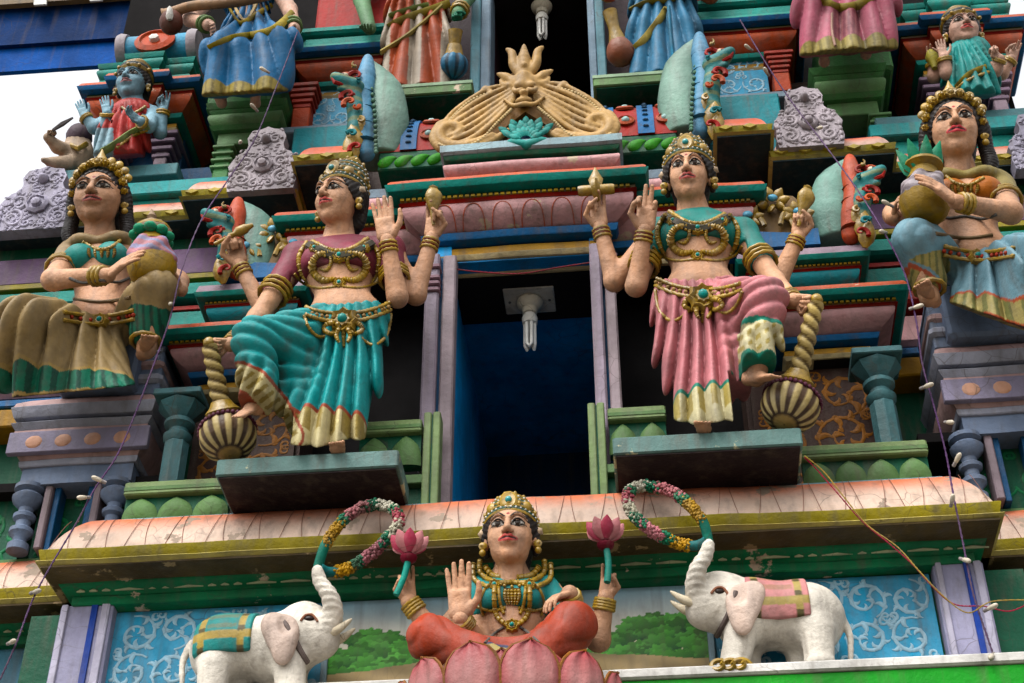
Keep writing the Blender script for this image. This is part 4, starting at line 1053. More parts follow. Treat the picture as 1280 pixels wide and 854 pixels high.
# ================================================================= statues
GOLD = (.36, .235, .06); SKIN = (.58, .32, .19); RED_ = (.40, .04, .03); DARKC = (.02, .016, .014)
def gold(): return paint('gold_paint', GOLD, rough=.42, spec=.5, var=.35, dirt=.5, bump=.3, scale=14)
def skinm(): return PA('statue_skin', rough=.58, var=.24, dirt=.42, bump=.42, spec=.16, scale=6)
def clothm(): return PA('statue_cloth', rough=.55, var=.2, dirt=.35, bump=.25, scale=9)
def marks(mk, skin, lips=(.48, .07, .06)):
    T = np.array([skin, lips, DARKC, (.60, .57, .52), (.035, .02, .012), (.28, .02, .02)]); return T[mk]
class Statue:
    def __init__(s, name, label, cat, loc, skin=SKIN, group=None):
        s.o = thing(name, label, cat, tuple(loc), group); s.base = np.array(loc, float); s.skin = np.array(skin); s.B = Field(); s.extra = []; s.surf = []; s.kz = .95 if name.startswith('goddess') else .8
    def part(s, name, V, Q, mat, cols=None, parent=None, label=None):
        if cols is not None and np.ndim(cols) == 1: cols = np.tile(np.asarray(cols, float), (len(V), 1))
        o = npmesh(name, V, Q, mat, parent or s.o, cols, s.base); 
        if label: o['label'] = label
        return o
    def mb(s, name, mb, mat, parent=None, sharp=50, cols=None):
        mb.V = [tuple(np.array(v) - s.base) for v in mb.V]
        o = mesh(name, mb.V, mb.F, mat, parent or s.o, sharp=sharp, cols=cols); return o
    def body(s, h=.010, mod=None):
        V, Q = sculpt(s.B, h, mod=mod); s.surf.append((V, Q))
        V, Q, C = joinVQ((V, Q, s.skin), *s.extra)
        return s.part('body', V, Q, skinm(), C)
    def cloth(s, name, Fd, col, h=.010, mod=None, colfn=None, mat=None):
        V, Q = sculpt(Fd, h, mod=mod); s.surf.append((V, Q))
        C = np.tile(np.array(col, float), (len(V), 1))
        if colfn is not None: C = colfn(V, C)
        return s.part(name, V, Q, mat or clothm(), C)
    def head(s, px, py, y, size, yaw=0, pitch=12, roll=0, crown='tall', hair=False, skin=None, lips=(.48, .07, .06), earrings=True, gems=(.02, .30, .30), stretch=(1, 1, 1)):
        c = A(px, py, y); M = rotm(yaw, pitch, roll); V, Q, mk = HEAD; W = c + ((V * np.array(stretch)) @ M.T) * size
        s.extra.append((W, Q, marks(mk, s.skin if skin is None else skin, lips))); s.hc, s.hM, s.hs = c, M, size
        if hair is not None:
            V, Q = HAIR[hair]; s.part('hair', c + (V @ M.T) * size, Q, PA('statue_hair', rough=.5, var=.3, dirt=.2, bump=.3), np.array((.018, .014, .013)))
        M4 = Matrix.Translation(Vector(c)) @ Matrix(M.tolist()).to_4x4() @ Matrix.Scale(size, 4); s.M4 = M4
        if crown == 'tall': s.tall_crown(M4, gems)
        elif crown == 'tiara': s.tiara(M4, gems)
        elif crown == 'pointed': s.pointed(M4)
        if earrings:
            for q in (-1, 1):
                m_ = MB(); m_.lathe((q * .415, -.02, -.13), [(.02, -.04), (.06, -.02), (.065, .02), (.02, .05)], 10, (0, -1, 0)); m_.ball((q * .42, -.02, -.24), .055, 8, 6); m_.ball((q * .43, -.06, -.13), .025, 6, 4)
                s.mb('earring', m_.xf(M4), gold())
    def tall_crown(s, M4, gems):
        ax = Vector((0, .30, 1)); c0 = Vector((0, .05, .17))
        KZ = s.kz; prof = [(r * .97, z * KZ) for r, z in [(.385, .0), (.425, .05), (.425, .14), (.405, .26), (.375, .40), (.33, .54), (.26, .68), (.17, .78), (.11, .84), (.09, .90), (.05, 1.0), (.012, 1.06)]]
        cr = s.mb('crown', MB().lathe(c0, prof, 28, ax).xf(M4), paint('crown_green', (.03, .075, .055), var=.3))
        def rad(z): return np.interp(z, [p[1] for p in prof], [p[0] for p in prof])
        q = Vector((0, 0, 1)).rotation_difference(ax.normalized())
        def ring(z, r, dr=0): 
            R_r = rad(z) + dr; return [c0 + q @ Vector((math.cos(t) * R_r, math.sin(t) * R_r, z)) for t in np.linspace(0, 2 * math.pi, 33)[:-1]]
        for z, r in ((z * KZ, r) for z, r in ((.03, .030), (.16, .020), (.30, .022), (.45, .02), (.60, .022), (.79, .03), (.90, .03))):
            s.mb('gold_band', MB().tube(ring(z, r), r, 6, closed=True).xf(M4), gold(), cr)
        m_ = MB()
        for z, n in ((.095 * KZ, 34), (.375 * KZ, 28), (.525 * KZ, 22)):
            for t in np.linspace(0, 2 * math.pi, n + 1)[:-1]:
                R_r = rad(z) + .008; m_.ball(c0 + q @ Vector((math.cos(t) * R_r, math.sin(t) * R_r, z)), .018, 6, 4)
        b = s.mb('bead_rows', m_.xf(M4), paint('bead_white', (.62, .62, .58))); b['kind'] = 'stuff'; b.parent = cr
        m_ = MB()
        for z, n, rr in ((.225 * KZ, 16, .034), (.70 * KZ, 10, .032)):
            for t in np.linspace(0, 2 * math.pi, n + 1)[:-1]:
                R_r = rad(z) + .012; m_.ball(c0 + q @ Vector((math.cos(t) * R_r, math.sin(t) * R_r, z)), rr, 7, 5, (1, 1, 1.25))
        b = s.mb('gold_studs', m_.xf(M4), gold()); b['kind'] = 'stuff'; b.parent = cr
        # front plate with gem
        def fp(z, a=0, dr=.02): R_r = rad(z) + dr; return c0 + q @ Vector((math.sin(a) * R_r, -math.cos(a) * R_r, z))
        s.mb('front_plate', MB().lathe(fp(.22), [(.115, -.03), (.14, .0), (.11, .03), (.08, .02), (.06, .02)], 14, (0, -1, .1), 1, 1.25).xf(M4), gold(), cr)
        s.mb('gem', MB().ball(fp(.22, 0, .04), .055, 10, 7).xf(M4), paint('gem%.2f' % gems[1], gems, rough=.2, spec=.6), cr)
        for a in (-.75, .75):
            s.mb('side_plate', MB().lathe(fp(.18, a), [(.07, -.03), (.085, .0), (.06, .025), (.02, .035)], 12, (math.sin(a), -math.cos(a), .1)).xf(M4), gold(), cr)
        for k in (-1, 1):
            s.mb('ear_flower', MB().lathe((k * .43, .0, .10), [(.05, -.04), (.075, .0), (.05, .03), (.02, .05)], 10, (k * .5, -1, 0), rib=5, ribamp=.15).xf(M4), paint('flower_pale', (.55, .42, .30)), cr)
    def tiara(s, M4, gems):
        pts = [Vector((.41 * math.sin(a), -.02 - .16 * math.cos(a), .06 + .45 * math.cos(a))) for a in np.linspace(-1.75, 1.75, 24)]
        cr = s.mb('tiara', MB().tube(pts, .06, 8).xf(M4), gold())
        s.mb('tiara_rim', MB().tube([p + Vector((0, -.05, -.0)) * 1 + (Vector((0, 0, .06)) - p) * .11 for p in pts], .02, 6).xf(M4), paint('rim_dark', (.02, .03, .03)), cr)
        for i, a in enumerate(np.linspace(-1.55, 1.55, 11)):
            big = 1.25 if i == 5 else (1.0 if i % 2 else .85)
            c = Vector((.41 * math.sin(a), -.09 - .16 * math.cos(a), .07 + .47 * math.cos(a)))
            s.mb('rosette', MB().lathe(c, [(.062 * big, -.03), (.075 * big, .0), (.06 * big, .035), (.035 * big, .02), (.03 * big, .045), (.01, .06)], 14, (math.sin(a) * .5, -1, .25), rib=7, ribamp=.16).xf(M4), gold(), cr)
        for i, a in enumerate(np.linspace(-1.1, 1.1, 9)):
            h = .11 + .08 * math.cos(a * 1.3)
            c = Vector((.43 * math.sin(a), -.02, .12 + .49 * math.cos(a)))
            s.mb('crest_leaf', MB().lathe(c, [(.02, 0), (.075, h * .3), (.075, h * .65), (.045, h * .9), (.008, h)], 10, (math.sin(a), .1, math.cos(a)), 1, .6).xf(M4), gold(), cr)
        s.mb('top_boss', MB().ball((0, -.10, .66), .09, 12, 8, (1.3, .8, .8)).xf(M4), gold(), cr)
        s.mb('peak', MB().lathe((0, -.05, .66), [(.09, 0), (.08, .08), (.03, .18), (.008, .24)], 10).xf(M4), gold(), cr)
    def pointed(s, M4):
        ax = Vector((0, .25, 1)); cr = s.mb('crown', MB().lathe((0, .06, .2), [(.40, 0), (.45, .06), (.42, .12), (.44, .18), (.38, .26), (.40, .32), (.30, .42), (.31, .47), (.2, .58), (.2, .64), (.10, .72), (.1, .78), (.02, .9)], 20, ax).xf(M4), gold())
        s.mb('crown_band', MB().lathe((0, .06, .2), [(.455, .08), (.465, .12), (.455, .16)], 20, ax, caps=False).xf(M4), paint('rim_dark', (.02, .03, .03)), cr)
        for i, a in enumerate(np.linspace(-1.2, 1.2, 5)):
            s.mb('stud', MB().ball((.45 * math.sin(a), .04 - .45 * math.cos(a), .30), .05, 8, 6).xf(M4), gold(), cr)
    def hand(s, kind, wrist, tip, n, thumb_right, L=None):
        w = np.asarray(wrist, float); t = np.asarray(tip, float); L = L or np.linalg.norm(t - w)
        V, Q = hand(kind, w, t - w, n, L, thumb_right); s.extra.append((V, Q, s.skin)); return V
    def ringset(s, name, a, b, r, ts, tube=.012, mat=None, n=22):
        """bangles round a limb a-b at fractions ts"""
        a = Vector(a); b = Vector(b); ax = (b - a).normalized(); u = ax.orthogonal().normalized(); v = ax.cross(u)
        for t in ts:
            c = a.lerp(b, t); rr = r(t) if callable(r) else r
            s.mb(name, MB().tube([c + (u * math.cos(q) + v * math.sin(q)) * rr for q in np.linspace(0, 2 * math.pi, n + 1)[:-1]], [tube * (1.12 if i_ % 2 else .82) for i_ in range(n)] if mat is None else tube, 7, closed=True), mat or gold())
    def bvh(s):
        s.T = bvh_of(*s.surf); return s.T
    def line(s, name, pts, r, mat=None, lift=.004, flat=1.0, parent=None, n=7, sub=6):
        L = on_surface(s.T, pts, lift, s.base[1] - .2, sub)
        if len(L) < 3: return None
        rr = r
        if isinstance(r, (list, tuple)): rr = [float(np.interp(i / (len(L) - 1), np.linspace(0, 1, len(r)), r)) for i in range(len(L))]
        if mat is None:
            L = [Vector(v) for v in spline([np.array(v) for v in L], 2)]; base_r = rr if isinstance(rr, list) else [rr] * len(L)
            base_r = [float(np.interp(i / (len(L) - 1), np.linspace(0, 1, len(base_r)), base_r)) for i in range(len(L))]; rr = [q * (1.08 if i % 2 else .80) * (1 + .10 * math.sin(i * 1.7)) for i, q in enumerate(base_r)]
        return s.mb(name, MB().tube(L, rr, n, flat), mat or gold(), parent)
    def beads(s, name, pts, r, step, mat, lift=.01, parent=None):
        L = on_surface(s.T, pts, lift, s.base[1] - .2, 8); m_ = MB(); acc = 0
        for a, b in zip(L[:-1], L[1:]):
            d = (b - a).length; acc += d
            if acc >= step: m_.ball(b, r, 7, 5); acc = 0
        if not m_.V: return None
        o = s.mb(name, m_, mat, parent); o['kind'] = 'stuff'; return o
    def rosette(s, name, px, py, r, mat=None, lift=.005, gem=None, rib=8):
        L = on_surface(s.T, [(px - 1, py), (px, py), (px + 1, py)], lift, s.base[1] - .2)
        c = L[len(L) // 2]; o = s.mb(name, MB().lathe(c, [(r, -.02), (r * 1.05, .0), (r * .8, .4 * r), (r * .55, .2 * r), (r * .45, .4 * r)], 16, (.0, -1, -.15), rib=rib, ribamp=.12), mat or gold())
        s.mb('gem', MB().ball(c + Vector((0, -.35 * r, 0)), r * .36, 8, 6), paint('gem_blue', gem or (.10, .30, .42), rough=.25), o)
def clathe(c, axis, prof, n, colfn, twist=0, rib=0, amp=0):
    """turned piece with coloured staves or spirals: returns V, quads, colours"""
    q = Vector((0, 0, 1)).rotation_difference(Vector(axis).normalized()); V = []; C = []; Q = []
    for k, (r, z) in enumerate(prof):
        for i in range(n):
            a = 2 * math.pi * i / n; rr = r * (1 + amp * math.cos(rib * a + twist * z)); V.append(Vector(c) + q @ Vector((rr * math.cos(a), rr * math.sin(a), z))); C.append(colfn(a, z, k))
    for k in range(len(prof) - 1):
        for i in range(n): j = (i + 1) % n; Q.append((k * n + i, k * n + j, k * n + n + j, k * n + n + i))
    return np.array(V), np.array(Q), np.array(C)
def pxof(V):
    d = V - np.array(CAM); r = d @ np.array(RIGHT); u = d @ np.array(UP); b = -(d @ np.array(BACK)); return 640 + FPX * r / b, 427 - FPX * u / b
def radial_folds(cx, zc, n, amp, z0, z1, sharp=1.0, y=None):
    """pleats fanning out from a point above the waist"""
    def f(F, G):
        x = G[0][:, None, None]; z = G[2][None, None, :]; a = np.arctan2(x - cx, zc - z)
        g = np.abs(np.sin(n * a)) ** sharp; w = np.clip((z1 - z) / (z1 - z0), 0, 1)
        return F - amp * (g - .5) * w
    return f

def goddess(name, label, m, J, cols, yawpitch, skirtcols, stretch=(1, 1, 1)):
    """four armed standing goddess with a mace, one knee raised; m = +1 when the raised knee is on the picture's left"""
    S = Statue(name, label, 'statue', A(*J['base']))
    g = {k: A(*v) for k, v in J.items()}
    B = S.B; up = np.array([0, 0, 1.])
    # torso
    B.ell(g['chest'], (.215, .145, .20), .05); B.ell(g['waist'], (.150, .12, .13), .10); B.ell((g['chest'] + g['waist']) / 2, (.165, .125, .13), .08); B.ell(g['hip'], (.225, .16, .16), .10)
    B.cap(g['sh_in'], g['sh_out'], .085, .085, .08); B.cap(g['chest'] + [0, .02, .1], g['neck'], .10, .085, .06); B.cap(g['neck'], g['head'] + [0, .03, 0], .085, .08, .04)
    # arms: a = lower front arm on the mace side, b = raised back arm on that side, c = raised front arm, d = raised back arm
    for s_, e, w, r in (('sh_in', 'a_el', 'a_wr', 1), ('sh_in', 'b_el', 'b_wr', 1), ('sh_out', 'c_el', 'c_wr', 1), ('sh_out', 'd_el', 'd_wr', 1)):
        B.cap(g[s_], g[e], .072, .057, .04); B.cap(g[e], g[w], .060, .042, .03)
    for nm, kind, nvec, tr in (('a', 'grip', (-.2 * m, -.6, -.8), m < 0), ('b', 'grip', (0, -1, .1), m < 0), ('c', J_kind[name][0], (0, -1, -.1), m < 0), ('d', 'pinch', (0, -1, 0), m > 0)):
        if nm == 'c': tr = m > 0
        S.hand(kind, g[nm + '_wr'], g[nm + '_tip'], nvec, tr)
    # foot on the mace and toes below the hem
    V, Q = foot(g['ankle'], g['toe'] - g['ankle'], (0, -.5, 1), .24, m < 0); S.extra.append((V, Q, S.skin)); B.cap(g['ankle'] + [0, .02, .05], g['shin'], .055, .075, .02)
    V, Q = foot((g['foot2'][0], -.60, 6.463), (.1 * m, -1, 0), (0, 0, 1), .22, m < 0); S.extra.append((V, Q, S.skin))
    S.head(*J['head'], .365, *yawpitch, crown='tall', stretch=stretch)
    S.body(.0095)
    # blouse
    K = Field(); o_ = .014
    K.ell(g['chest'], (.215 + o_, .145 + o_, .20 + o_), .05); K.ell((g['chest'] + g['waist']) / 2 + [0, 0, .04], (.165 + o_, .125 + o_, .13), .08)
    for q in (-1, 1): K.ell(g['chest'] + [q * .105, -.095, -.045], (.105, .10, .10), .03)
    K.cap(g['sh_in'], g['sh_out'], .095, .095, .06)
    K.cap(g['sh_in'], g['sh_in'] * .45 + g['a_el'] * .55, .090, .078, .03); K.cap(g['sh_out'], g['sh_out'] * .45 + g['c_el'] * .55, .090, .078, .03)
    zc = g['chest'][2] - .115
    K.fn(lambda x, y, z: z - zc + 0 * x + 0 * y, g['chest'] - [.25, .3, .5], [g['chest'][0] + .25, g['chest'][1] + .3, zc], .012, 's')
    K.ell(g['neck'] + [0, -.10, .015], (.12, .14, .10), .02, 's')
    S.cloth('blouse', K, cols['blouse'], .0095)
    # skirt
    D = Field()
    D.ell(g['hip'], (.25, .18, .15), .06); D.cap(g['hipo'], g['knee2'], .155, .12, .06); D.cap(g['knee2'], g['hem2'] + [0, -.03, -.12], .115, .125, .06)
    D.cap(g['hipi'], g['knee'], .15, .112, .08); D.cap(g['knee'], g['drape'], .112, .098, .05); D.cap((g['knee'] + g['hipi']) / 2, g['web'], .10, .08, .10)
    D.cap(g['hip'], g['hemc'] + [0, -.03, -.12], .14, .135, .08); D.cap(g['hipo'] * .6 + g['hip'] * .4, g['hemc'] * .5 + g['hem2'] * .5 + [0, -.04, -.12], .15, .135, .08)
    zb = 6.495; wz = g['hip'][2] - .055; hx0, hz0 = g['hip'][0], g['hip'][2]; kx = g['knee'][0]
    def mod(F, G):
        x = G[0][:, None, None]; y = G[1][None, :, None]; z = G[2][None, None, :]
        a1 = np.arctan2(x - (hx0 + .03 * m), hz0 + .75 - z); f1 = np.abs(np.sin(50 * a1 + .6 * np.sin(5 * z) + .5 * np.sin(17 * a1))) ** 1.1
        d = np.hypot(x - (hx0 - m * .16), (z - (hz0 + .26)) * 1.1); f2 = np.abs(np.sin(d * 34 + 1.5 * a1)) ** 1.0
        t = np.clip(((hx0 - x) * m - .02) / .14, 0, 1) * np.clip((z - (g['drape'][2] + .05)) / .15, 0, 1); w = np.clip((wz - z) / .25, .25, 1)
        F = F - (.068 * (f1 - .6) * (1 - t) * w + .026 * (f2 - .6) * t)
        F = np.maximum(F, zb + .85 * (y + .70) - z + .012 * np.sin(44 * a1)); F = np.maximum(F, z - wz - .10 * ((x - hx0) / .25) ** 2)
        dr = g['drape']
        return np.maximum(F, np.minimum(dr[2] - .03 - z, (dr[0] - x) * m + .17))
    def colfn(V, C):
        px, py = pxof(V); h = V[:, 2] - zb - .03; band = (h < .20); 
        st = np.sin(V[:, 0] * 95) > 0; C[band] = skirtcols['border']; C[band & st & (h > .06)] = skirtcols['border2']; C[(h > .20) & (h < .225)] = skirtcols['trim']
        d = _seg2(px, py, J_border[name]); sel = (d < 17) & (V[:, 1] < g['hip'][1] + .02); t = px * .6 + py * .8
        if m < 0:        # cuff round the shin
            e = g['drape'] - g['knee']; u = ((V - g['knee']) @ e) / (e @ e); dd = np.linalg.norm(V - g['knee'] - np.clip(u, 0, 1.3)[:, None] * e, axis=1); sel = (u > .42) & (dd < .155); d = np.where(sel, np.where((u < .50) | (u > .97), 16, np.abs(np.sin(V[:, 0] * 70)) * 14), 99)
        C[sel] = skirtcols['border']; C[sel & (np.sin(t * .55) > .2) & (d < 11)] = skirtcols['border2']; C[(d >= 15) & (d < 19) & (V[:, 1] < g['hip'][1])] = skirtcols['trim']
        return C
    S.cloth('skirt', D, cols['skirt'], .0082, mod, colfn)
    # mace
    top, bot = Vector(g['mace_top']), Vector(g['mace']); ax = top - bot; L = ax.length
    n = 110; prof = [(.042 + .014 * (1 - i / n), L * i / n) for i in range(n + 1)]
    V, Q, C = clathe(bot, ax, prof, 18, lambda a, z, k: (.50, .37, .14) if math.cos(2 * a + z * 100) > -.45 else (.12, .075, .02), 100, 2, .11)
    mc = S.part('mace', V, Q, PA('mace_paint', rough=.45, dirt=.4), C)
    r = .155; pr = [(max(.004, r * math.sin(t)), -r * .92 * math.cos(t)) for t in np.linspace(0, math.pi * .93, 26)]
    def mcol(a, z, k):
        t = k / 25
        if t < .16: return (.40, .26, .09)
        if t < .20 or .40 < t < .44 or .62 < t < .66: return (.05, .03, .02)
        if t < .40: return (.56, .44, .20) if math.cos(14 * a) > -.45 else (.06, .035, .02)
        if t < .62: return (.52, .40, .17) if math.cos(14 * a) > -.35 else (.09, .05, .025)
        return (.42, .29, .10)
    bax = (ax.normalized() + Vector((0, .55, 0))).normalized(); V, Q, C = clathe(bot, bax, pr, 84, mcol, 0, 14, .022); S.part('mace_head', V, Q, PA('mace_paint', rough=.45, dirt=.4), C, parent=mc)
    u = bax.orthogonal().normalized(); v = bax.cross(u); m_ = MB()
    for t in np.linspace(0, 2 * math.pi, 37)[:-1]: m_.ball(bot + (u * math.cos(t) + v * math.sin(t)) * (r * .98) + bax * .045, .014, 6, 4)
    b = S.mb('mace_beads', m_, paint('bead_dark', (.10, .03, .05) if m > 0 else (.05, .10, .16))); b['kind'] = 'stuff'; b.parent = mc
    S.mb('mace_knob', MB().ball(top + ax.normalized() * .015, .034, 10, 8), gold(), mc)
    S.mb('mace_collar', MB().lathe(bot + ax.normalized() * .12, [(.09, 0), (.1, .02), (.07, .05), (.055, .08)], 16, ax), gold(), mc)
    # things in the raised hands
    for k, kind in (('b', J_kind[name][1]), ('d', J_kind[name][2])):
        w, t = Vector(g[k + '_wr']), Vector(g[k + '_tip']); c = w.lerp(t, .62) + Vector((0, -.05, 0)); d = (t - w).normalized()
        if kind == 'conch':
            at_ = MB().lathe(c - d * .04, [(.009, -.08), (.017, -.02), (.028, .04), (.050, .095), (.053, .13), (.04, .16), (.024, .18), (.028, .192), (.006, .21)], 14, d + Vector((-.12 * m, 0, .1)), rib=3, ribamp=.12)
            S.mb('conch', at_, gold())
        elif kind == 'discus':
            wv = S.mb('discus', MB().lathe(c + Vector((0, .0, .07)), [(.075, -.015), (.08, 0), (.075, .015), (.05, .02), (.02, .035)], 18, (1, -.25, 0)), gold())
            S.mb('discus_hub', MB().lathe(c + Vector((-.11, 0, .07)), [(.03, 0), (.034, .02), (.034, .20), (.03, .22)], 12, (1, 0, 0)), gold(), wv)
            S.mb('discus_flame', MB().lathe(c + Vector((0, 0, .11)), [(.035, 0), (.045, .05), (.02, .11), (.004, .15)], 8, (0, 0, 1), 1, .5), gold(), wv)
        else:
            wv = S.mb('rod', MB().lathe(c - Vector((.10 * m, 0, .06)), [(.012, 0), (.012, .09), (.022, .105), (.015, .13), (.034, .16), (.03, .21), (.02, .23), (.012, .26)], 12, (.9 * m, -.1, .45)), gold())
    # bangles, armlets
    for k in 'abcd':
        S.ringset('bangle', g[k + '_el'], g[k + '_wr'], lambda t: .045 + .016 * (1 - t), (.80, .87, .94), .010)
        S.ringset('bangle_dark', g[k + '_el'], g[k + '_wr'], lambda t: .042 + .016 * (1 - t), (.835, .905), .011, paint('bangle_red', (.12, .03, .02)))
    for e in ('a_el', 'c_el'):
        sh = g['sh_in'] if e == 'a_el' else g['sh_out']; S.ringset('armlet', sh, g[e], .086, (.50, .57, .64), .012)
    # jewellery laid over blouse and hips (offsets from the chest, mirrored for the other goddess)
    S.bvh(); cx, cy = J['chest'][:2]; hx, hy = J['hip'][:2]
    def q(*p): return [(cx + m * a, cy + b) for a, b in p]
    def w(*p): return [(hx + m * a, hy + b) for a, b in p]
    S.line('collar_ground', q((-36, -24), (-17, -14), (0, -11), (19, -15), (40, -26)), .034, paint('jewel_ground', (.05, .045, .03)), lift=-.012)
    for r, yy in ((.016, -30), (.014, -25)): S.line('collar', q((-34, yy), (-16, yy + 9), (0, yy + 12), (18, yy + 8), (36, yy - 4)), r)
    S.beads('collar_beads', q((-38, -22), (-18, -12), (0, -9), (20, -13), (42, -24)), .010, .024, gold())
    for sg in (-1, 1):
        S.line('necklace', q((sg * 8, -16), (sg * 26, -14), (sg * 34, -2), (sg * 30, 12), (sg * 18, 19), (sg * 6, 17), (sg * 2, 22)), [.014, .020, .024, .022, .017, .012], lift=.008)
        S.line('necklace', q((sg * 40, -30), (sg * 50, -12), (sg * 48, 8), (sg * 40, 22)), [.012, .018, .018, .010])
        S.line('chain', q((sg * 14, -18), (sg * 10, -4), (sg * 16, 6), (sg * 24, 4)), [.008, .012, .012, .006], lift=.008)
        S.line('blouse_trim', q((sg * 4, 26), (sg * 26, 28), (sg * 46, 22), (sg * 56, 10)), .009)
        S.rosette('brooch', cx + sg * 31, cy - 22, .032, gem=(.02, .28, .25))
    S.rosette('pendant', cx, cy + 22, .036, gem=(.35, .05, .03)); S.rosette('pendant', cx, cy - 12, .042, gem=(.12, .10, .04))
    # belt
    b1 = w((-50, -12), (-30, -6), (0, -4), (30, -8), (56, -18)); b2 = w((-51, -3), (-30, 4), (0, 6), (30, 2), (57, -9))
    bt = S.line('belt', b1, .013, lift=.006); S.line('belt_edge', b2, .013, lift=.006, parent=bt)
    S.beads('belt_beads', w((-50, -7), (-30, -1), (0, 1), (30, -3), (56, -13)), .013, .030, paint('belt_gem', (.34, .22, .10)), .006, bt)
    S.rosette('buckle', hx - 3 * m, hy + 6, .085); 
    for sg in (-1, 1):
        S.line('buckle_scroll', w((-3 + sg * 6, 10), (-3 + sg * 18, 8), (-3 + sg * 24, 16), (-3 + sg * 15, 22), (-3 + sg * 9, 18)), [.014, .016, .014, .010], lift=.010)
        S.line('buckle_scroll', w((-3 + sg * 5, 14), (-3 + sg * 9, 24), (-3 + sg * 5, 32)), [.014, .014, .008], lift=.01)
    S.line('tassel', w((-3, 14), (-3, 26), (-2, 38)), [.02, .016, .008], lift=.01)
    S.line('hip_chain', w((12, 20), (34, 36), (52, 22), (57, -4)), .010); S.line('hip_chain', w((-14, 18), (-32, 26), (-46, 14), (-52, -2)), .010)
    return S
J_kind = {'goddess_statue': ('open', 'rod', 'conch'), 'goddess_statue.001': ('mudra', 'conch', 'discus')}
J_border = {'goddess_statue': [(300, 470), (318, 478), (345, 510), (362, 545)], 'goddess_statue.001': [(968, 422), (948, 440), (936, 470), (940, 500)]}
JL = dict(base=(390, 575, -.5), head=(425, 252, -.60), neck=(424, 296, -.50), sh_in=(372, 322, -.49), sh_out=(487, 313, -.48), chest=(424, 332, -.50), waist=(428, 366, -.50), hip=(432, 396, -.49),
          a_el=(322, 398, -.60), a_wr=(288, 431, -.80), a_tip=(244, 429, -.88), b_el=(332, 392, -.42), b_wr=(299, 331, -.50), b_tip=(288, 284, -.55),
          c_el=(497, 372, -.52), c_wr=(484, 300, -.66), c_tip=(476, 246, -.72), d_el=(520, 369, -.42), d_wr=(540, 297, -.50), d_tip=(546, 250, -.55),
          hipo=(452, 412, -.48), knee2=(446, 478, -.52), hem2=(418, 556, -.52), hipi=(415, 415, -.52), knee=(318, 424, -.86), drape=(324, 498, -.79), web=(368, 500, -.60), hemc=(372, 552, -.56), shin=(322, 470, -.82), ankle=(318, 514, -.74), toe=(284, 530, -.90), foot2=(425, 572, -.56),
          mace_top=(262, 432, -.86), mace=(285, 546, -.62))
JR = dict(base=(885, 545, -.5), head=(861, 222, -.60), neck=(866, 262, -.50), sh_in=(928, 292, -.49), sh_out=(820, 292, -.48), chest=(872, 298, -.50), waist=(874, 334, -.50), hip=(876, 366, -.49),
          a_el=(968, 352, -.60), a_wr=(992, 376, -.80), a_tip=(1038, 380, -.88), b_el=(972, 352, -.42), b_wr=(998, 296, -.50), b_tip=(1004, 252, -.55),
          c_el=(795, 358, -.52), c_wr=(806, 288, -.66), c_tip=(812, 232, -.72), d_el=(768, 352, -.42), d_wr=(750, 284, -.50), d_tip=(744, 238, -.55),
          hipo=(846, 384, -.48), knee2=(850, 450, -.52), hem2=(878, 520, -.52), hipi=(892, 384, -.52), knee=(956, 374, -.86), drape=(950, 450, -.78), web=(918, 460, -.60), hemc=(915, 518, -.56), shin=(952, 425, -.80), ankle=(946, 478, -.72), toe=(984, 470, -.90), foot2=(880, 536, -.56),
          mace_top=(1020, 378, -.86), mace=(988, 508, -.62))
TURQ = (.02, .30, .30); PINK = (.52, .19, .205)
goddess('goddess_statue', 'four armed goddess statue in maroon blouse and turquoise skirt, resting a foot on a mace', 1, JL, dict(blouse=(.19, .035, .055), skirt=TURQ), (-25, 8, 6), dict(border=(.55, .47, .24), border2=(.30, .22, .06), trim=(.35, .08, .04)), (.95, 1, 1.04))
goddess('goddess_statue.001', 'four armed goddess statue in green blouse and pink skirt, resting a foot on a mace', -1, JR, dict(blouse=(.015, .20, .17), skirt=PINK), (-6, 10, 2), dict(border=(.60, .54, .32), border2=(.42, .33, .10), trim=(.01, .19, .13)), (.91, .97, 1.06))
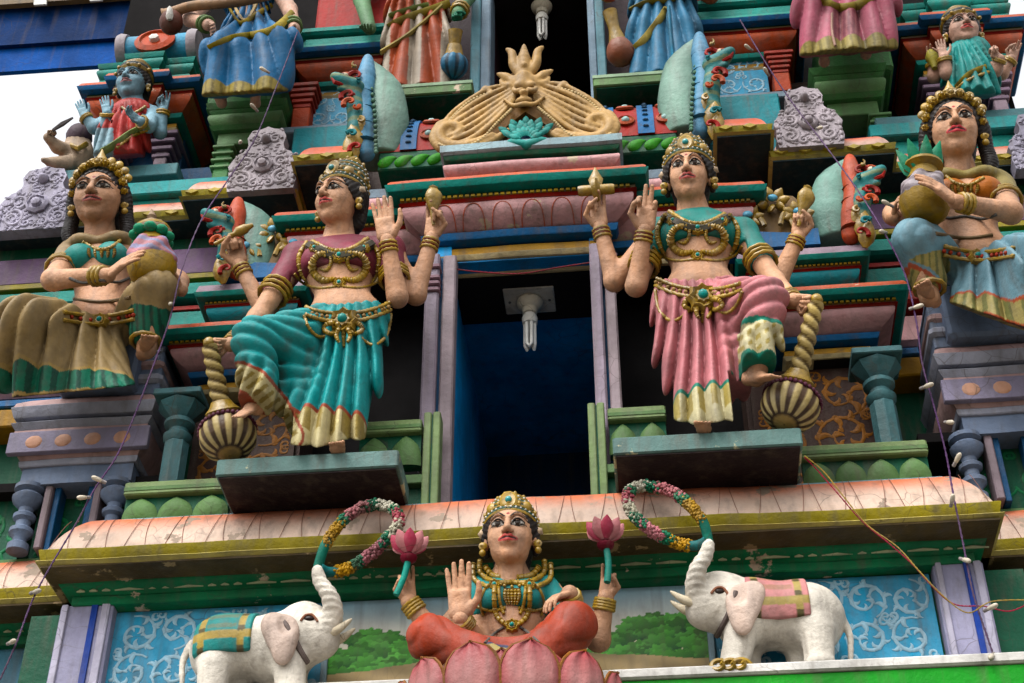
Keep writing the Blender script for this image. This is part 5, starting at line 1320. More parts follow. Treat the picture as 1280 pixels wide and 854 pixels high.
# ---- seated women with pots
def lady(name, label, m, J, cols, yawpitch, crown='tiara'):
    """seated woman holding a pot against a raised knee; m = +1 when that knee is on the picture's right"""
    S = Statue(name, label, 'statue', A(*J['base'])); g = {k: A(*v) for k, v in J.items()}; B = S.B; c = g['chest']
    B.ell(c, (.20, .14, .20), .05); B.ell((c + g['waist']) / 2, (.165, .13, .15), .08); B.ell(g['waist'], (.155, .13, .14), .1); B.ell(g['hip'], (.22, .17, .16), .1)
    B.cap(g['sh_o'], g['sh_i'], .08, .08, .08); B.cap(c + [0, .02, .1], g['neck'], .10, .085, .06); B.cap(g['neck'], g['head'] + [0, .03, 0], .085, .085, .04)
    for s_, e, w in (('sh_o', 'o_el', 'o_wr'), ('sh_i', 'i_el', 'i_wr')):
        B.cap(g[s_], g[e], .078, .066, .04); B.cap(g[e], g[w], .066, .044, .03)
    for q in (-1, 1): B.ell(c + [q * .10, -.10, -.03], (.095, .09, .09), .03)
    S.hand('flat', g['o_wr'], g['o_tip'], (.3 * m, .9, -.3), m > 0)
    S.hand('soft', g['i_wr'], g['i_tip'], (-m * .6, -.4, 0), m < 0)
    V, Q = foot(g['ankle'], (m * .5, -1, -.1), (0, 0, 1), .25); S.extra.append((V, Q, S.skin)); B.cap(g['ankle'] + [0, .03, .04], g['ikn'], .06, .08, .03)
    S.head(J['head'][0], J['head'][1], J['head'][2], cols['hs'], *yawpitch, crown=crown, hair=True, stretch=(1.05, 1, .97) if m > 0 else (.97, 1.02, 1.02), lips=(.42, .09, .07) if m > 0 else (.50, .05, .06))
    S.body(.0095)
    # breast cloth
    K = Field(); 
    for q in (-1, 1): K.ell(c + [q * .10, -.10, -.03], (.108, .103, .10), .03)
    K.ell(c + [0, .02, -.03], (.215, .15, .09), .03)
    S.cloth('breast_cloth', K, cols['top'], .0095)
    Sh = Field(); Sh.chain([g['sh_o'] + [0, -.02, .07], c + [-.12 * m, -.13, .12], c + [0, -.12, .10], c + [.12 * m, -.13, .12], g['sh_i'] + [0, -.02, .07]], [.05, .035, .03, .035, .05], .02)
    for k_ in ('sh_o', 'sh_i'): Sh.cap(g[k_] + [0, 0, .01], g[k_] * .72 + g[k_[3] + '_el'] * .28, .098, .09, .03)
    S.cloth('shawl', Sh, cols['shawl'], .010)
    # skirt: raised knee, outstretched knee and a fan of cloth between
    D = Field(); D.ell(g['hip'], (.235, .18, .15), .06); D.cap(g['hip'] + [m * .08, 0, 0], g['ikn'], .15, .115, .08); D.cap(g['ikn'], g['icf'], .115, .10, .04)
    D.cap(g['hip'] + [-m * .08, 0, 0], g['okn'], .16, .13, .08); D.cap(g['okn'], g['ocf'], .13, .12, .06)
    n = 5
    for i in range(n):
        t = i / (n - 1); top = g['hip'] * (1 - t) + g['okn'] * t; bot = g['fan_a'] * (1 - t) + g['fan_b'] * t
        D.cap(top + [0, -.02, -.03], bot, .12, .10, .08)
    zw = g['hip'][2] - .13; hx, hz = g['hip'][0], g['hip'][2]
    yfr = min(g['fan_a'][1], g['fan_b'][1]) - .10; fa, fb = g['fan_a'], g['fan_b']; sl = (fb[2] - fa[2]) / (fb[0] - fa[0])
    def mod(F, G):
        x = G[0][:, None, None]; y = G[1][None, :, None]; z = G[2][None, None, :]
        a1 = np.arctan2(x - hx, hz + .22 - z); f1 = np.abs(np.sin(19 * a1)) ** 1.0; t = np.clip((hx + m * .20 - x) * m / .1, 0, 1); w = np.clip((hz - .06 - z) / .28, .06, 1)
        f2 = np.abs(np.sin((z * .8 + x * m * .9 + y) * 24)) ** .8
        F = F - .058 * (f1 - .6) * t * w - .012 * (f2 - .5) * (1 - t)
        lim = fa[2] + sl * (x - fa[0]) - .04
        F = np.maximum(F, lim + .85 * (y - yfr) - z); return np.maximum(F, z - zw - .16 * np.maximum(0, np.abs(x - hx) / .2 - .3) ** 1.6)
    def colfn(V, C):
        lim = fa[2] + sl * (V[:, 0] - fa[0]) - .04 + .85 * np.clip(V[:, 1] - yfr, 0, .08); h = V[:, 2] - lim; o = np.full(len(V), True)
        a1 = np.arctan2(V[:, 0] - hx, hz + .22 - V[:, 2])
        C[o & (h < .16)] = cols['border']; C[o & (h < .16) & (np.sin(a1 * 90) > .35)] = cols['border2']; C[o & (h < .022)] = cols['edge']; C[o & (h > .16) & (h < .18)] = cols['edge']; C[o & (h < .004)] = (.05, .035, .025)  # last: underside of the cut hem coloured dark, its shade painted in
        d = np.linalg.norm(V - (g['icf'] + (g['ikn'] - g['icf']) * .12), axis=1); ii = (d < .16) & (V[:, 2] < g['icf'][2] + .10) & (h > .2); C[ii] = cols['border']; C[ii & (np.sin(V[:, 0] * 150) > .35)] = cols['border2']
        return C
    S.cloth('skirt', D, cols['skirt'], .0088, mod, colfn)
    # pot with cloth, beads and lid
    p = Vector(g['pot']); R0 = .165; ax = Vector((-.12 * m, -.10, 1))
    prof = [(.05, -.145), (.09, -.14), (.12, -.11), (.14, -.045), (.145, .0)]
    pot = S.mb('pot', MB().lathe(p, [(r * 1.02, z) for r, z in prof], 30, ax, rib=15, ribamp=.02), paint('pot_gold', (.36, .24, .07), rough=.45))
    F2 = Field()
    q = ax.normalized()
    F2.cap(np.array(p + q * .02), np.array(p + q * .07), .143, .118, .03)
    for k in range(5):
        a = k * 1.256; F2.cap(np.array(p + q * .05) + [.12 * math.cos(a), .12 * math.sin(a), -.02], np.array(p + q * .09) + [.10 * math.cos(a + .6), .10 * math.sin(a + .6), .03], .035, .03, .03)
    Vc, Qc = sculpt(F2, .009); S.part('pot_cloth', Vc, Qc, clothm(), np.where((np.sin(Vc[:, 2] * 90 + Vc[:, 0] * 30) > .2)[:, None], np.array([cols['wrap2']]), np.array([cols['wrap']])), parent=pot)
    S.mb('pot_neck', MB().lathe(p + q * .13, [(.11, 0), (.085, .05), (.08, .08), (.115, .11), (.11, .13), (.06, .125)], 24, ax), paint('pot_gold', (.36, .24, .07)), pot)
    if cols['lid']:
        for k in range(9):
            a = k * .698; S.mb('pot_leaf', MB().ball(p + q * .2 + Vector((.10 * math.cos(a), .10 * math.sin(a), 0)), .042, 8, 6, (1, 1, .7)), paint('leaf_turq', (.02, .25, .13)), pot)
        S.mb('pot_lid', MB().lathe(p + q * .2, [(.11, 0), (.12, .03), (.09, .08), (.04, .12), (.02, .14), (.03, .16), (.02, .18), (.004, .22)], 20, ax, rib=9, ribamp=.05), paint('lid_brown', (.30, .22, .15)), pot)
    else:
        for k in range(8):
            a = k * .785 + .2; S.mb('pot_leaf', MB().lathe(p + q * .2 + Vector((.05 * math.cos(a), .05 * math.sin(a), 0)), [(.03, 0), (.045, .06), (.03, .13), (.004, .20)], 8, Vector((.5 * math.cos(a), .5 * math.sin(a), 1)), 1, .5), paint('leaf_turq', (.02, .20, .17)), pot)
    # jewellery
    S.ringset('bangle', g['o_el'], g['o_wr'], lambda t: .048 + .018 * (1 - t), (.76, .83, .90), .014); S.ringset('armlet', g['sh_o'], g['o_el'], .092, (.48, .56), .012)
    S.ringset('anklet', g['icf'], g['ankle'], .085, (.5,), .014)
    S.bvh(); cx, cy = J['chest'][:2]; hx2, hy2 = J['hip'][:2]
    def q2(*pp): return [(cx + m * a, cy + b) for a, b in pp]
    def w2(*pp): return [(hx2 + m * a, hy2 + b) for a, b in pp]
    S.line('necklace', q2((-24, -30), (-10, -22), (0, -20), (12, -23), (24, -32)), .012)
    for k in range(-2, 3): S.line('necklace_drop', q2((k * 8, -21), (k * 8, -15), (k * 7, -10)), [.010, .012, .004], lift=.006)
    S.line('cloth_trim', q2((-40, 16), (-22, 22), (0, 18), (22, 21), (40, 12)), .010, paint('trim_dark', (.10, .09, .08)))
    S.line('waist_cord', q2((-34, 42), (0, 46), (36, 40)), .012, paint('cord_brown', (.16, .11, .06)))
    bt = S.line('belt', w2((-46, -14), (0, -8), (42, -16)), .014, lift=.006); S.line('belt_edge', w2((-46, -4), (0, 2), (43, -5)), .013, lift=.006, parent=bt)
    S.beads('belt_gems', w2((-44, -9), (0, -3), (42, -10)), .014, .042, paint('belt_red', (.36, .06, .04)), .008, bt)
    S.rosette('buckle', hx2, hy2 - 3, .05, gem=(.35, .05, .04))
    return S
LJ = dict(base=(105, 492, -.12), head=(124, 250, -.42), neck=(127, 296, -.30), sh_o=(88, 322, -.27), sh_i=(166, 318, -.27), chest=(127, 332, -.30), waist=(128, 376, -.30), hip=(125, 404, -.28),
          o_el=(66, 350, -.55), o_wr=(136, 344, -.74), o_tip=(178, 310, -.86), i_el=(222, 352, -.28), i_wr=(226, 362, -.44), i_tip=(214, 324, -.60), o_n=(0, 0, 0),
          ikn=(196, 360, -.56), icf=(184, 414, -.42), ankle=(180, 440, -.42), okn=(32, 402, -.76), ocf=(8, 462, -.58), fan_a=(152, 508, -.40), fan_b=(40, 502, -.52), pot=(190, 330, -.60))
RJ = dict(base=(1235, 430, -.12), head=(1193, 166, -.42), neck=(1200, 212, -.30), sh_o=(1250, 236, -.27), sh_i=(1168, 242, -.27), chest=(1206, 252, -.30), waist=(1212, 294, -.30), hip=(1222, 324, -.28),
          o_el=(1264, 266, -.55), o_wr=(1194, 252, -.74), o_tip=(1146, 214, -.87), i_el=(1118, 268, -.28), i_wr=(1116, 272, -.44), i_tip=(1122, 236, -.60), o_n=(0, 0, 0),
          ikn=(1142, 300, -.56), icf=(1160, 348, -.42), ankle=(1164, 374, -.42), okn=(1312, 326, -.76), ocf=(1336, 390, -.58), fan_a=(1206, 408, -.40), fan_b=(1326, 436, -.52), pot=(1156, 250, -.60))
lady('seated_woman_statue', 'seated woman statue in tan skirt with green hem, holding a lidded pot', 1, LJ, dict(hs=.41, top=(.02, .24, .21), shawl=(.30, .20, .09), skirt=(.36, .25, .11), border=(.015, .17, .10), border2=(.01, .07, .045), edge=(.45, .30, .10), wrap=(.40, .17, .20), wrap2=(.25, .24, .38), lid=True), (4, 13, -2))
lady('seated_woman_statue.001', 'seated woman statue in pale blue skirt and orange top, holding a leafy pot', -1, RJ, dict(hs=.42, top=(.42, .13, .02), shawl=(.26, .20, .06), skirt=(.16, .30, .36), border=(.34, .28, .09), border2=(.16, .16, .05), edge=(.40, .08, .03), wrap=(.38, .33, .35), wrap2=(.20, .16, .18), lid=False), (-8, 11, 4))

# ---- goddess on the lotus
def lakshmi():
    J = dict(base=(640, 850, -.55), head=(638, 674, -.68), neck=(638, 718, -.56), shl=(598, 742, -.53), shr=(680, 740, -.53), chest=(640, 752, -.56), waist=(640, 792, -.56), hip=(640, 845, -.52),
             a_el=(598, 806, -.58), a_wr=(576, 774, -.74), a_tip=(572, 700, -.80), b_el=(548, 800, -.44), b_wr=(511, 752, -.52), b_tip=(506, 702, -.56),
             c_el=(722, 782, -.58), c_wr=(712, 742, -.76), c_tip=(674, 752, -.86), d_el=(748, 800, -.44), d_wr=(757, 748, -.52), d_tip=(764, 700, -.56),
             kl=(538, 798, -.84), kr=(716, 782, -.84), fl=(628, 832, -.98), fr=(655, 838, -.98))
    S = Statue('lotus_goddess_statue', 'four armed goddess statue in turquoise blouse seated on a pink lotus between the elephants', 'statue', A(*J['base'])); g = {k: A(*v) for k, v in J.items()}; B = S.B; c = g['chest']
    B.ell(c, (.18, .13, .16), .05); B.ell(g['waist'], (.14, .115, .13), .1); B.ell(g['hip'], (.2, .15, .12), .1); B.cap(g['shl'], g['shr'], .072, .072, .07); B.cap(c + [0, .02, .1], g['neck'], .09, .08, .05); B.cap(g['neck'], g['head'] + [0, .04, 0], .072, .07, .04)
    for s_, k in (('shl', 'a'), ('shl', 'b'), ('shr', 'c'), ('shr', 'd')):
        B.cap(g[s_], g[k + '_el'], .070, .056, .04); B.cap(g[k + '_el'], g[k + '_wr'], .058, .042, .03)
    S.hand('open', g['a_wr'], g['a_tip'], (0, -1, -.1), True); S.hand('pinch', g['b_wr'], g['b_tip'], (.1, -1, 0), False); S.hand('soft', g['c_wr'], g['c_tip'], (0, .3, -1), False); S.hand('pinch', g['d_wr'], g['d_tip'], (0, -1, 0), True)
    S.head(638, 673, -.67, .335, 0, 2, 0, crown='tall', stretch=(1.0, 1.04, 1.05)); S.body(.009)
    K = Field()
    for q in (-1, 1): K.ell(c + [q * .085, -.085, -.03], (.088, .082, .085), .025)
    K.ell(c, (.192, .142, .165), .04); K.cap(g['shl'], g['shr'], .08, .08, .05)
    for s_, k in (('shl', 'a'), ('shr', 'c')): K.cap(g[s_], g[s_] * .5 + g[k + '_el'] * .5, .08, .07, .03)
    zc = c[2] - .10; K.fn(lambda x, y, z: z - zc + 0 * x + 0 * y, c - [.3, .3, .5], [c[0] + .3, c[1] + .3, zc], .012, 's'); K.ell(g['neck'] + [0, -.09, .0], (.11, .13, .09), .02, 's')
    S.cloth('blouse', K, (.015, .24, .23), .009)
    D = Field(); D.ell(g['hip'], (.22, .17, .10), .05)
    for k, f in (('kl', 'fl'), ('kr', 'fr')): D.cap(g['hip'], g[k], .10, .095, .06); D.cap(g[k], g[f], .095, .055, .05); D.ell((g['hip'] + g[k] + g[f]) / 3, (.17, .16, .055), .08)
    def mod(F, G):
        x = G[0][:, None, None]; y = G[1][None, :, None]; z = G[2][None, None, :]; d = np.sqrt((x - c[0]) ** 2 + (y - c[1]) ** 2 + 0 * z); return F - .013 * np.abs(np.sin(d * 40 + 3 * z)) ** .7
    def colfn(V, C):
        d = np.minimum(np.linalg.norm(V - g['fl'], axis=1), np.linalg.norm(V - g['fr'], axis=1)); C[d < .13] = (.42, .33, .12); C[(d < .13) & (d > .115)] = (.05, .06, .12); return C
    S.cloth('trousers', D, (.35, .055, .027), .010, mod, colfn)
    # lotus seat
    cen = Vector(g['base']) + Vector((0, -.05, 0)); zr = Z(640, 812, -1.02); z0 = zr - .45
    S.mb('lotus_core', MB().lathe((cen.x, cen.y, z0), [(.34, 0), (.40, .1), (.45, .25), (.44, zr - z0 - .03), (.1, zr - z0 - .02)], 30), paint('lotus_core', (.35, .22, .12)))
    for row, (n, rr, h, off, sc) in enumerate(((12, .47, .42, .5, 1.0), (12, .43, .44, 0.0, .92))):
        for i in range(n):
            a0 = (i + off) * 2 * math.pi / n; V = []; C = []; Fq = []; NU, NV = 13, 14
            for jv in range(NV):
                v = jv / (NV - 1); wid = math.sin(math.pi * min(1, .18 + .82 * v) ** 1.5) ** .55 if v < 1 else .05; 
                wid = max(.03, (1 - max(0, (v - .50) / .50) ** 2.8) ** .55 * (.62 + .38 * min(1, v / .5))); half = math.pi / n * 1.04 * wid
                for ju in range(NU):
                    u = ju / (NU - 1) * 2 - 1; a = a0 + u * half
                    r = rr * (.80 + .26 * math.sin(v * 2.0)) + .03 * (1 - u * u) * math.sin(math.pi * min(1, v * .9 + .1)) + (.03 if row == 0 else 0) + .05 * max(0, v - .75) + .006 * math.cos(u * 9)
                    V.append((cen.x + r * math.sin(a), cen.y - r * math.cos(a), z0 + v * h * sc + (zr - z0 - .42) )); e = max(abs(u) ** 2.2, max(0, (v - .45) / .55) ** 1.2)
                    C.append(tuple(np.array((.60, .30, .28)) * (1 - e) + np.array((.36, .05, .06)) * e))
            for jv in range(NV - 1):
                for ju in range(NU - 1): q = jv * NU + ju; Fq.append((q, q + 1, q + NU + 1, q + NU))
            rim = [V[j_ * NU] for j_ in range(2, NV)] + [V[(NV - 1) * NU + k_] for k_ in range(1, NU)] + [V[j_ * NU + NU - 1] for j_ in range(NV - 2, 1, -1)]
            V = np.array(V); pt = S.part('lotus_petal', V, np.array(Fq), PA('lotus_paint', rough=.5, var=.2, dirt=.45), np.array(C)); S.mb('petal_edge', MB().tube(rim, .008, 5), paint('petal_rim', (.26, .12, .05)), pt)
    # lotus flowers in the raised hands
    for k, (px, py), tilt in (('b', (511, 688), -.05), ('d', (757, 672), .0)):
        ctr = A(px, py + 8, -.66); w = A(px + (-16 if k == 'b' else 2), py + 56, -.66)
        st = S.mb('lotus_stem', MB().tube(spline([w, (w + ctr) / 2 + [.01, 0, 0], ctr], 4), .017, 8), paint('stem_green', (.02, .22, .17)))
        S.mb('lotus_cup', MB().lathe(Vector(ctr) - Vector((0, 0, .02)), [(.015, -.015), (.04, .0), (.045, .018), (.02, .026)], 12), paint('cup_maroon', (.16, .015, .03)), st)
        for i in range(9):
            a = i * .698; d = Vector((math.cos(a) * .8, math.sin(a) * .8, 1)); 
            S.mb('flower_petal', MB().lathe(Vector(ctr) + Vector((math.cos(a) * .02, math.sin(a) * .02, .02)), [(.012, 0), (.032, .038), (.035, .068), (.020, .10), (.003, .12)], 8, d, 1, .45), paint('flower_pink' if i % 2 else 'flower_rose', (.46, .12, .16) if i % 2 else (.56, .26, .27)), st)
        for i in range(5):
            a = i * 1.256 + .4; S.mb('inner_petal', MB().lathe(Vector(ctr) + Vector((0, 0, .03)), [(.008, 0), (.024, .038), (.023, .07), (.003, .105)], 8, Vector((math.cos(a) * .22, math.sin(a) * .22, 1)), 1, .6), paint('flower_pale2', (.62, .36, .36)), st)
    for k in 'abcd':
        S.ringset('bangle', g[k + '_el'], g[k + '_wr'], lambda t: .046 + .014 * (1 - t), (.74, .81, .88, .95), .010)
    S.bvh(); cx, cy = 640, 748
    for sg in (-1, 1):
        S.line('collar', [(cx + sg * 6, cy - 26), (cx + sg * 24, cy - 28), (cx + sg * 34, cy - 40)], .016); S.line('collar', [(cx, cy - 20), (cx + sg * 22, cy - 20), (cx + sg * 40, cy - 32), (cx + sg * 40, cy - 48)], .015, lift=.006)
        S.line('collar', [(cx + sg * 30, cy - 14), (cx + sg * 48, cy - 24), (cx + sg * 48, cy - 44)], .014, lift=.008)
        S.line('chain', [(cx + sg * 22, cy - 16), (cx + sg * 22, cy + 8), (cx + sg * 18, cy + 24), (cx + sg * 6, cy + 34)], [.014, .013, .014, .012], lift=.006)
        S.line('chain', [(cx + sg * 17, cy - 14), (cx + sg * 15, cy + 6), (cx + sg * 10, cy + 20)], .009, lift=.006); S.line('blouse_trim', [(cx + sg * 8, cy + 12), (cx + sg * 26, cy + 16), (cx + sg * 44, cy + 10)], .010)
        S.line('blouse_trim', [(cx + sg * 34, cy - 12), (cx + sg * 40, cy + 4), (cx + sg * 36, cy + 22)], .008, gold()); S.rosette('brooch', cx + sg * 22, cy - 17, .030, gem=(.4, .3, .1))
        S.line('waist_cord', [(cx + sg * 10, cy + 36), (cx + sg * 22, cy + 44), (cx + sg * 34, cy + 56)], .007, paint('trim_dark', (.10, .09, .08)))
    for k in range(-2, 3): S.line('necklace_drop', [(cx + k * 4, cy - 12), (cx + k * 4.5, cy - 2), (cx + k * 3, cy + 8)], [.010, .011, .004], lift=.008)
    S.rosette('pendant', cx, cy + 34, .034, gem=(.30, .12, .05)); S.beads('collar_beads', [(cx - 34, cy - 26), (cx, cy - 14), (cx + 34, cy - 26)], .009, .02, gold())
lakshmi()

# ---- white elephants holding garlands
def elephant(name, label, m, J, blanket, trim):
    """m = +1: head towards the picture's right"""
    S = Statue(name, label, 'elephant statue', A(*J['base']), skin=(.74, .68, .58)); g = {k: A(*v) for k, v in J.items() if isinstance(v, tuple)}; B = S.B
    B.ell(g['body'], (.28, .175, .158), .08); B.ell(g['rump'], (.15, .16, .17), .10); B.ell(g['shoulder'], (.14, .155, .165), .10)
    B.ell(g['head'], (.128, .12, .14), .08); B.ell(g['brow'], (.075, .085, .07), .06); B.ell(g['jaw'], (.085, .07, .07), .06); B.cap(g['shoulder'], g['head'], .13, .10, .1)
    for k in ('fl', 'fl2', 'hl', 'hl2'): B.cap(g[k + '_t'], g[k], .084, .068, .05); B.ell(g[k] + [0, -.01, .02], (.076, .076, .04), .03)
    B.chain([g['t0'], g['t1'], g['t2'], g['t3'], g['t4']], [.070, .048, .038, .032, .026], .05)
    B.chain([g['tail'], g['tail'] + [-.035 * m, .0, -.10], g['tail'] + [-.02 * m, 0, -.24]], [.022, .016, .012], .02)
    def wr(F, G):
        x = G[0][:, None, None]; z = G[2][None, None, :]; y = G[1][None, :, None]
        t = g['t2']; d = np.sqrt((x - t[0]) ** 2 + (z - t[2]) ** 2); w = np.clip(1 - d / .22, 0, 1); return F + .004 * np.sin(z * 190) * w + .0010 * np.sin(x * 60 + z * 35 + 3 * np.sin(y * 25)) * np.sin(z * 48 - x * 20)
    S.body(.0095, wr)
    E = Field(); e = g['ear']; E.ell(e, (.09, .04, .10), .02); E.ell(e + [.02 * m, -.01, -.09], (.06, .035, .10), .05); E.ell(e + [-.06 * m, .0, .05], (.05, .03, .06), .04); E.ell(e + [.03 * m, -.035, .03], (.035, .02, .06), .03, 's')
    V, Q = sculpt(E, .009); S.part('ear', V, Q, skinm(), np.array((.60, .46, .38)))
    # blanket wrapped over the back
    K = Field(); o_ = .016; K.ell(g['body'], (.28 + o_, .175 + o_, .158 + o_), .08); K.ell(g['rump'], (.15 + o_, .16 + o_, .17 + o_), .10); K.ell(g['shoulder'], (.14 + o_, .155 + o_, .165 + o_), .10)
    bc = g['body'] + [J['bo'] * m, 0, 0]; 
    def mod(F, G):
        x = G[0][:, None, None]; z = G[2][None, None, :] + 0 * G[1][None, :, None]; return np.maximum(np.maximum(F, np.abs(x - bc[0]) - .155), (bc[2] - .09) - z)
    def colfn(V, C):
        dx = np.abs(V[:, 0] - bc[0]); h = V[:, 2] - bc[2]
        C[(dx > .085) & (dx < .125)] = trim; C[(h > -.03) & (h < .015)] = trim; k = (np.sin(V[:, 2] * 80) > .1) & (dx < .08) & (h > .03); C[k] = C[k] * .55 + np.array(trim) * .25; C[(dx > .085) & (dx < .125) & (np.sin(h * 60) > .6)] = (.10, .08, .03)
        return C
    S.cloth('blanket', K, blanket, .009, mod, colfn)
    for k in (0, 1):
        tk = g['jaw'] + [.03 * m, -.05 if k == 0 else .05, .03]; S.mb('tusk', MB().tube(spline([tk, tk + [.07 * m, -.02, .02], tk + [.13 * m, -.02, .07]], 4), [.028, .028, .026, .024, .022, .018, .014, .010, .004], 8), paint('tusk', (.66, .58, .44)))
    ey = g['eye']; ss = MB().ball(ey, .022, 10, 7, (1.5, .8, .8)); S.mb('eye', ss, paint('eye_black', (.02, .012, .01), rough=.3))
    S.T = bvh_of(*S.surf); px, py = J['eye'][:2]
    S.line('eyelid', [(px - 10, py + 2), (px - 4, py - 5), (px + 5, py - 5), (px + 11, py + 3)], .007, paint('lid_brown2', (.25, .12, .08)))
    hx, hy = J['head'][:2]; sx = J['collar']
    S.line('collar', sx, .016, paint('collar_grey', (.14, .11, .10)), lift=.004)
    # mouth
    # garland
    gp = [A(a, b, -.60 - .04 * math.sin(i)) for i, (a, b) in enumerate(J['garland'])]; L = spline(gp, 5); n = len(L)
    cl = [('leaf', (.02, .14, .10)), ('marigold', (.34, .21, .06)), ('leaf', (.02, .13, .07)), ('rose', (.40, .17, .18)), ('leaf', (.02, .13, .07)), ('jasmine', (.55, .52, .42)), ('leaf', (.03, .14, .07)), ('rose', (.36, .10, .12)), ('jasmine', (.50, .47, .36)), ('leaf', (.02, .13, .07)), ('rose', (.40, .17, .19)), ('leaf', (.02, .13, .07)), ('marigold', (.40, .23, .05)), ('leaf', (.02, .12, .12))]
    root = S.mb('garland', MB().tube(L, .021, 8), paint('garland_core', (.03, .06, .035))); rr = random.Random(5)
    wts = [1.2, 1.1, .5, 1.1, .5, .9, .5, .8, .9, .6, 1.1, .7, 1.0, 1.4]; cum = np.cumsum([0] + wts) / sum(wts)
    for k, (nm, c) in enumerate(cl):
        m_ = MB(); i0, i1 = int(cum[k] * (n - 1)), int(math.ceil(cum[k + 1] * (n - 1))); plain = nm == 'leaf' and k in (0, len(cl) - 1)
        if plain: m_.tube(L[i0:i1 + 1], .026, 10)
        else:
            for q in range(int(330 * wts[k])):
                t = rr.uniform(i0, i1); i = min(int(t), n - 2); p = Vector(L[i]).lerp(Vector(L[i + 1]), t - i); d = Vector((rr.gauss(0, 1), rr.gauss(0, 1), rr.gauss(0, 1))).normalized()
                m_.ball(p + d * rr.uniform(.020, .029), rr.uniform(.006, .011), 5, 4, (1, 1, rr.uniform(.6, 1.3)))
        o = S.mb(nm + '_band', m_, paint('garland_%s%d' % (nm, k), c, var=.5), root)
        if not plain: o['kind'] = 'stuff'
    return S
EL = dict(base=(330, 880, -.38), body=(318, 812, -.36), rump=(276, 816, -.36), shoulder=(352, 812, -.38), head=(386, 792, -.42), brow=(378, 772, -.42), jaw=(402, 806, -.44), eye=(386, 774, -.545),
          fl_t=(362, 830, -.46), fl=(364, 892, -.46), fl2_t=(352, 830, -.28), fl2=(388, 905, -.28), hl_t=(268, 835, -.46), hl=(262, 892, -.46), hl2_t=(290, 835, -.28), hl2=(296, 905, -.28),
          t0=(404, 792, -.46), t1=(416, 768, -.52), t2=(412, 745, -.58), t3=(400, 727, -.60), t4=(397, 712, -.62), tail=(240, 805, -.36), ear=(352, 790, -.55), bo=-.13,
          collar=[(352, 772), (366, 795), (376, 815), (384, 828)], garland=[(397, 712), (405, 685), (418, 664), (434, 646), (456, 633), (480, 632), (496, 641), (498, 656), (485, 672), (470, 688), (450, 702), (432, 712), (412, 715), (400, 710)])
ER = dict(base=(985, 845, -.38), body=(978, 772, -.36), rump=(1014, 776, -.36), shoulder=(934, 768, -.38), head=(894, 752, -.42), brow=(906, 738, -.42), jaw=(880, 768, -.44), eye=(899, 740, -.545),
          fl_t=(928, 786, -.46), fl=(915, 842, -.46), fl2_t=(925, 786, -.28), fl2=(938, 862, -.28), hl_t=(1022, 790, -.46), hl=(1025, 838, -.46), hl2_t=(1005, 800, -.28), hl2=(1000, 858, -.28),
          t0=(880, 752, -.46), t1=(870, 735, -.52), t2=(872, 712, -.58), t3=(882, 695, -.60), t4=(886, 680, -.62), tail=(1050, 772, -.36), ear=(930, 752, -.55), bo=.03,
          collar=[(920, 740), (912, 765), (902, 785), (896, 795)], garland=[(886, 680), (880, 655), (866, 636), (848, 620), (826, 610), (800, 608), (786, 616), (786, 632), (796, 648), (812, 662), (830, 672), (850, 680), (870, 682), (884, 676)])
elephant('elephant_statue', 'white elephant statue with turquoise saddle cloth raising a garland, left of the seated goddess', 1, EL, (.02, .26, .24), (.42, .30, .07))
elephant('elephant_statue.001', 'white elephant statue with pink saddle cloth raising a garland, right of the seated goddess', -1, ER, (.56, .24, .23), (.38, .29, .09))
# gilt scroll under the right elephant's foot
sc = A(912, 838, -.56); m_ = MB()
for k in range(3):
    m_.tube([(sc[0] + (k - 1) * .05 + math.cos(t) * (.055 - .012 * t / 2), sc[1] - .02 - .008 * t, sc[2] + .0 + math.sin(t) * (.045 - .01 * t / 2)) for t in np.linspace(0, 7, 18)], .013, 6)
fs = mesh('gilt_scroll', [tuple(np.array(v) - sc) for v in m_.V], m_.F, gold(), None, sharp=60, loc=tuple(sc)); tag(fs, 'curled gilt scroll at the right elephant front foot', 'ornament')
# ================================================================= upper figures (mostly seen from the waist down)
def robe(S, F, col, n, amp, cx, zc, zbot, ztop, colfn=None, h=.012, name='robe'):
    y0 = F.bounds()[0][1] + .08
    def mod(Fv, G):
        x = G[0][:, None, None]; z = G[2][None, None, :]; a = np.arctan2(x - cx, zc - z); f = np.abs(np.sin(1.6 * n * a)) ** 1.0
        Fv = Fv - amp * 1.5 * (f - .6) * np.clip((ztop - z) / .25, .1, 1); y = G[1][None, :, None]; return np.maximum(np.maximum(Fv, zbot + .85 * np.maximum(0, y - y0) - z), z - ztop)
    return S.cloth(name, F, col, h, mod, colfn)
def sash(S, pts, r, col, name='sash', flat=.5):
    S.line(name, pts, r, paint('sash_%d' % int(sum(col) * 1000), col, var=.3), lift=.006, flat=flat)
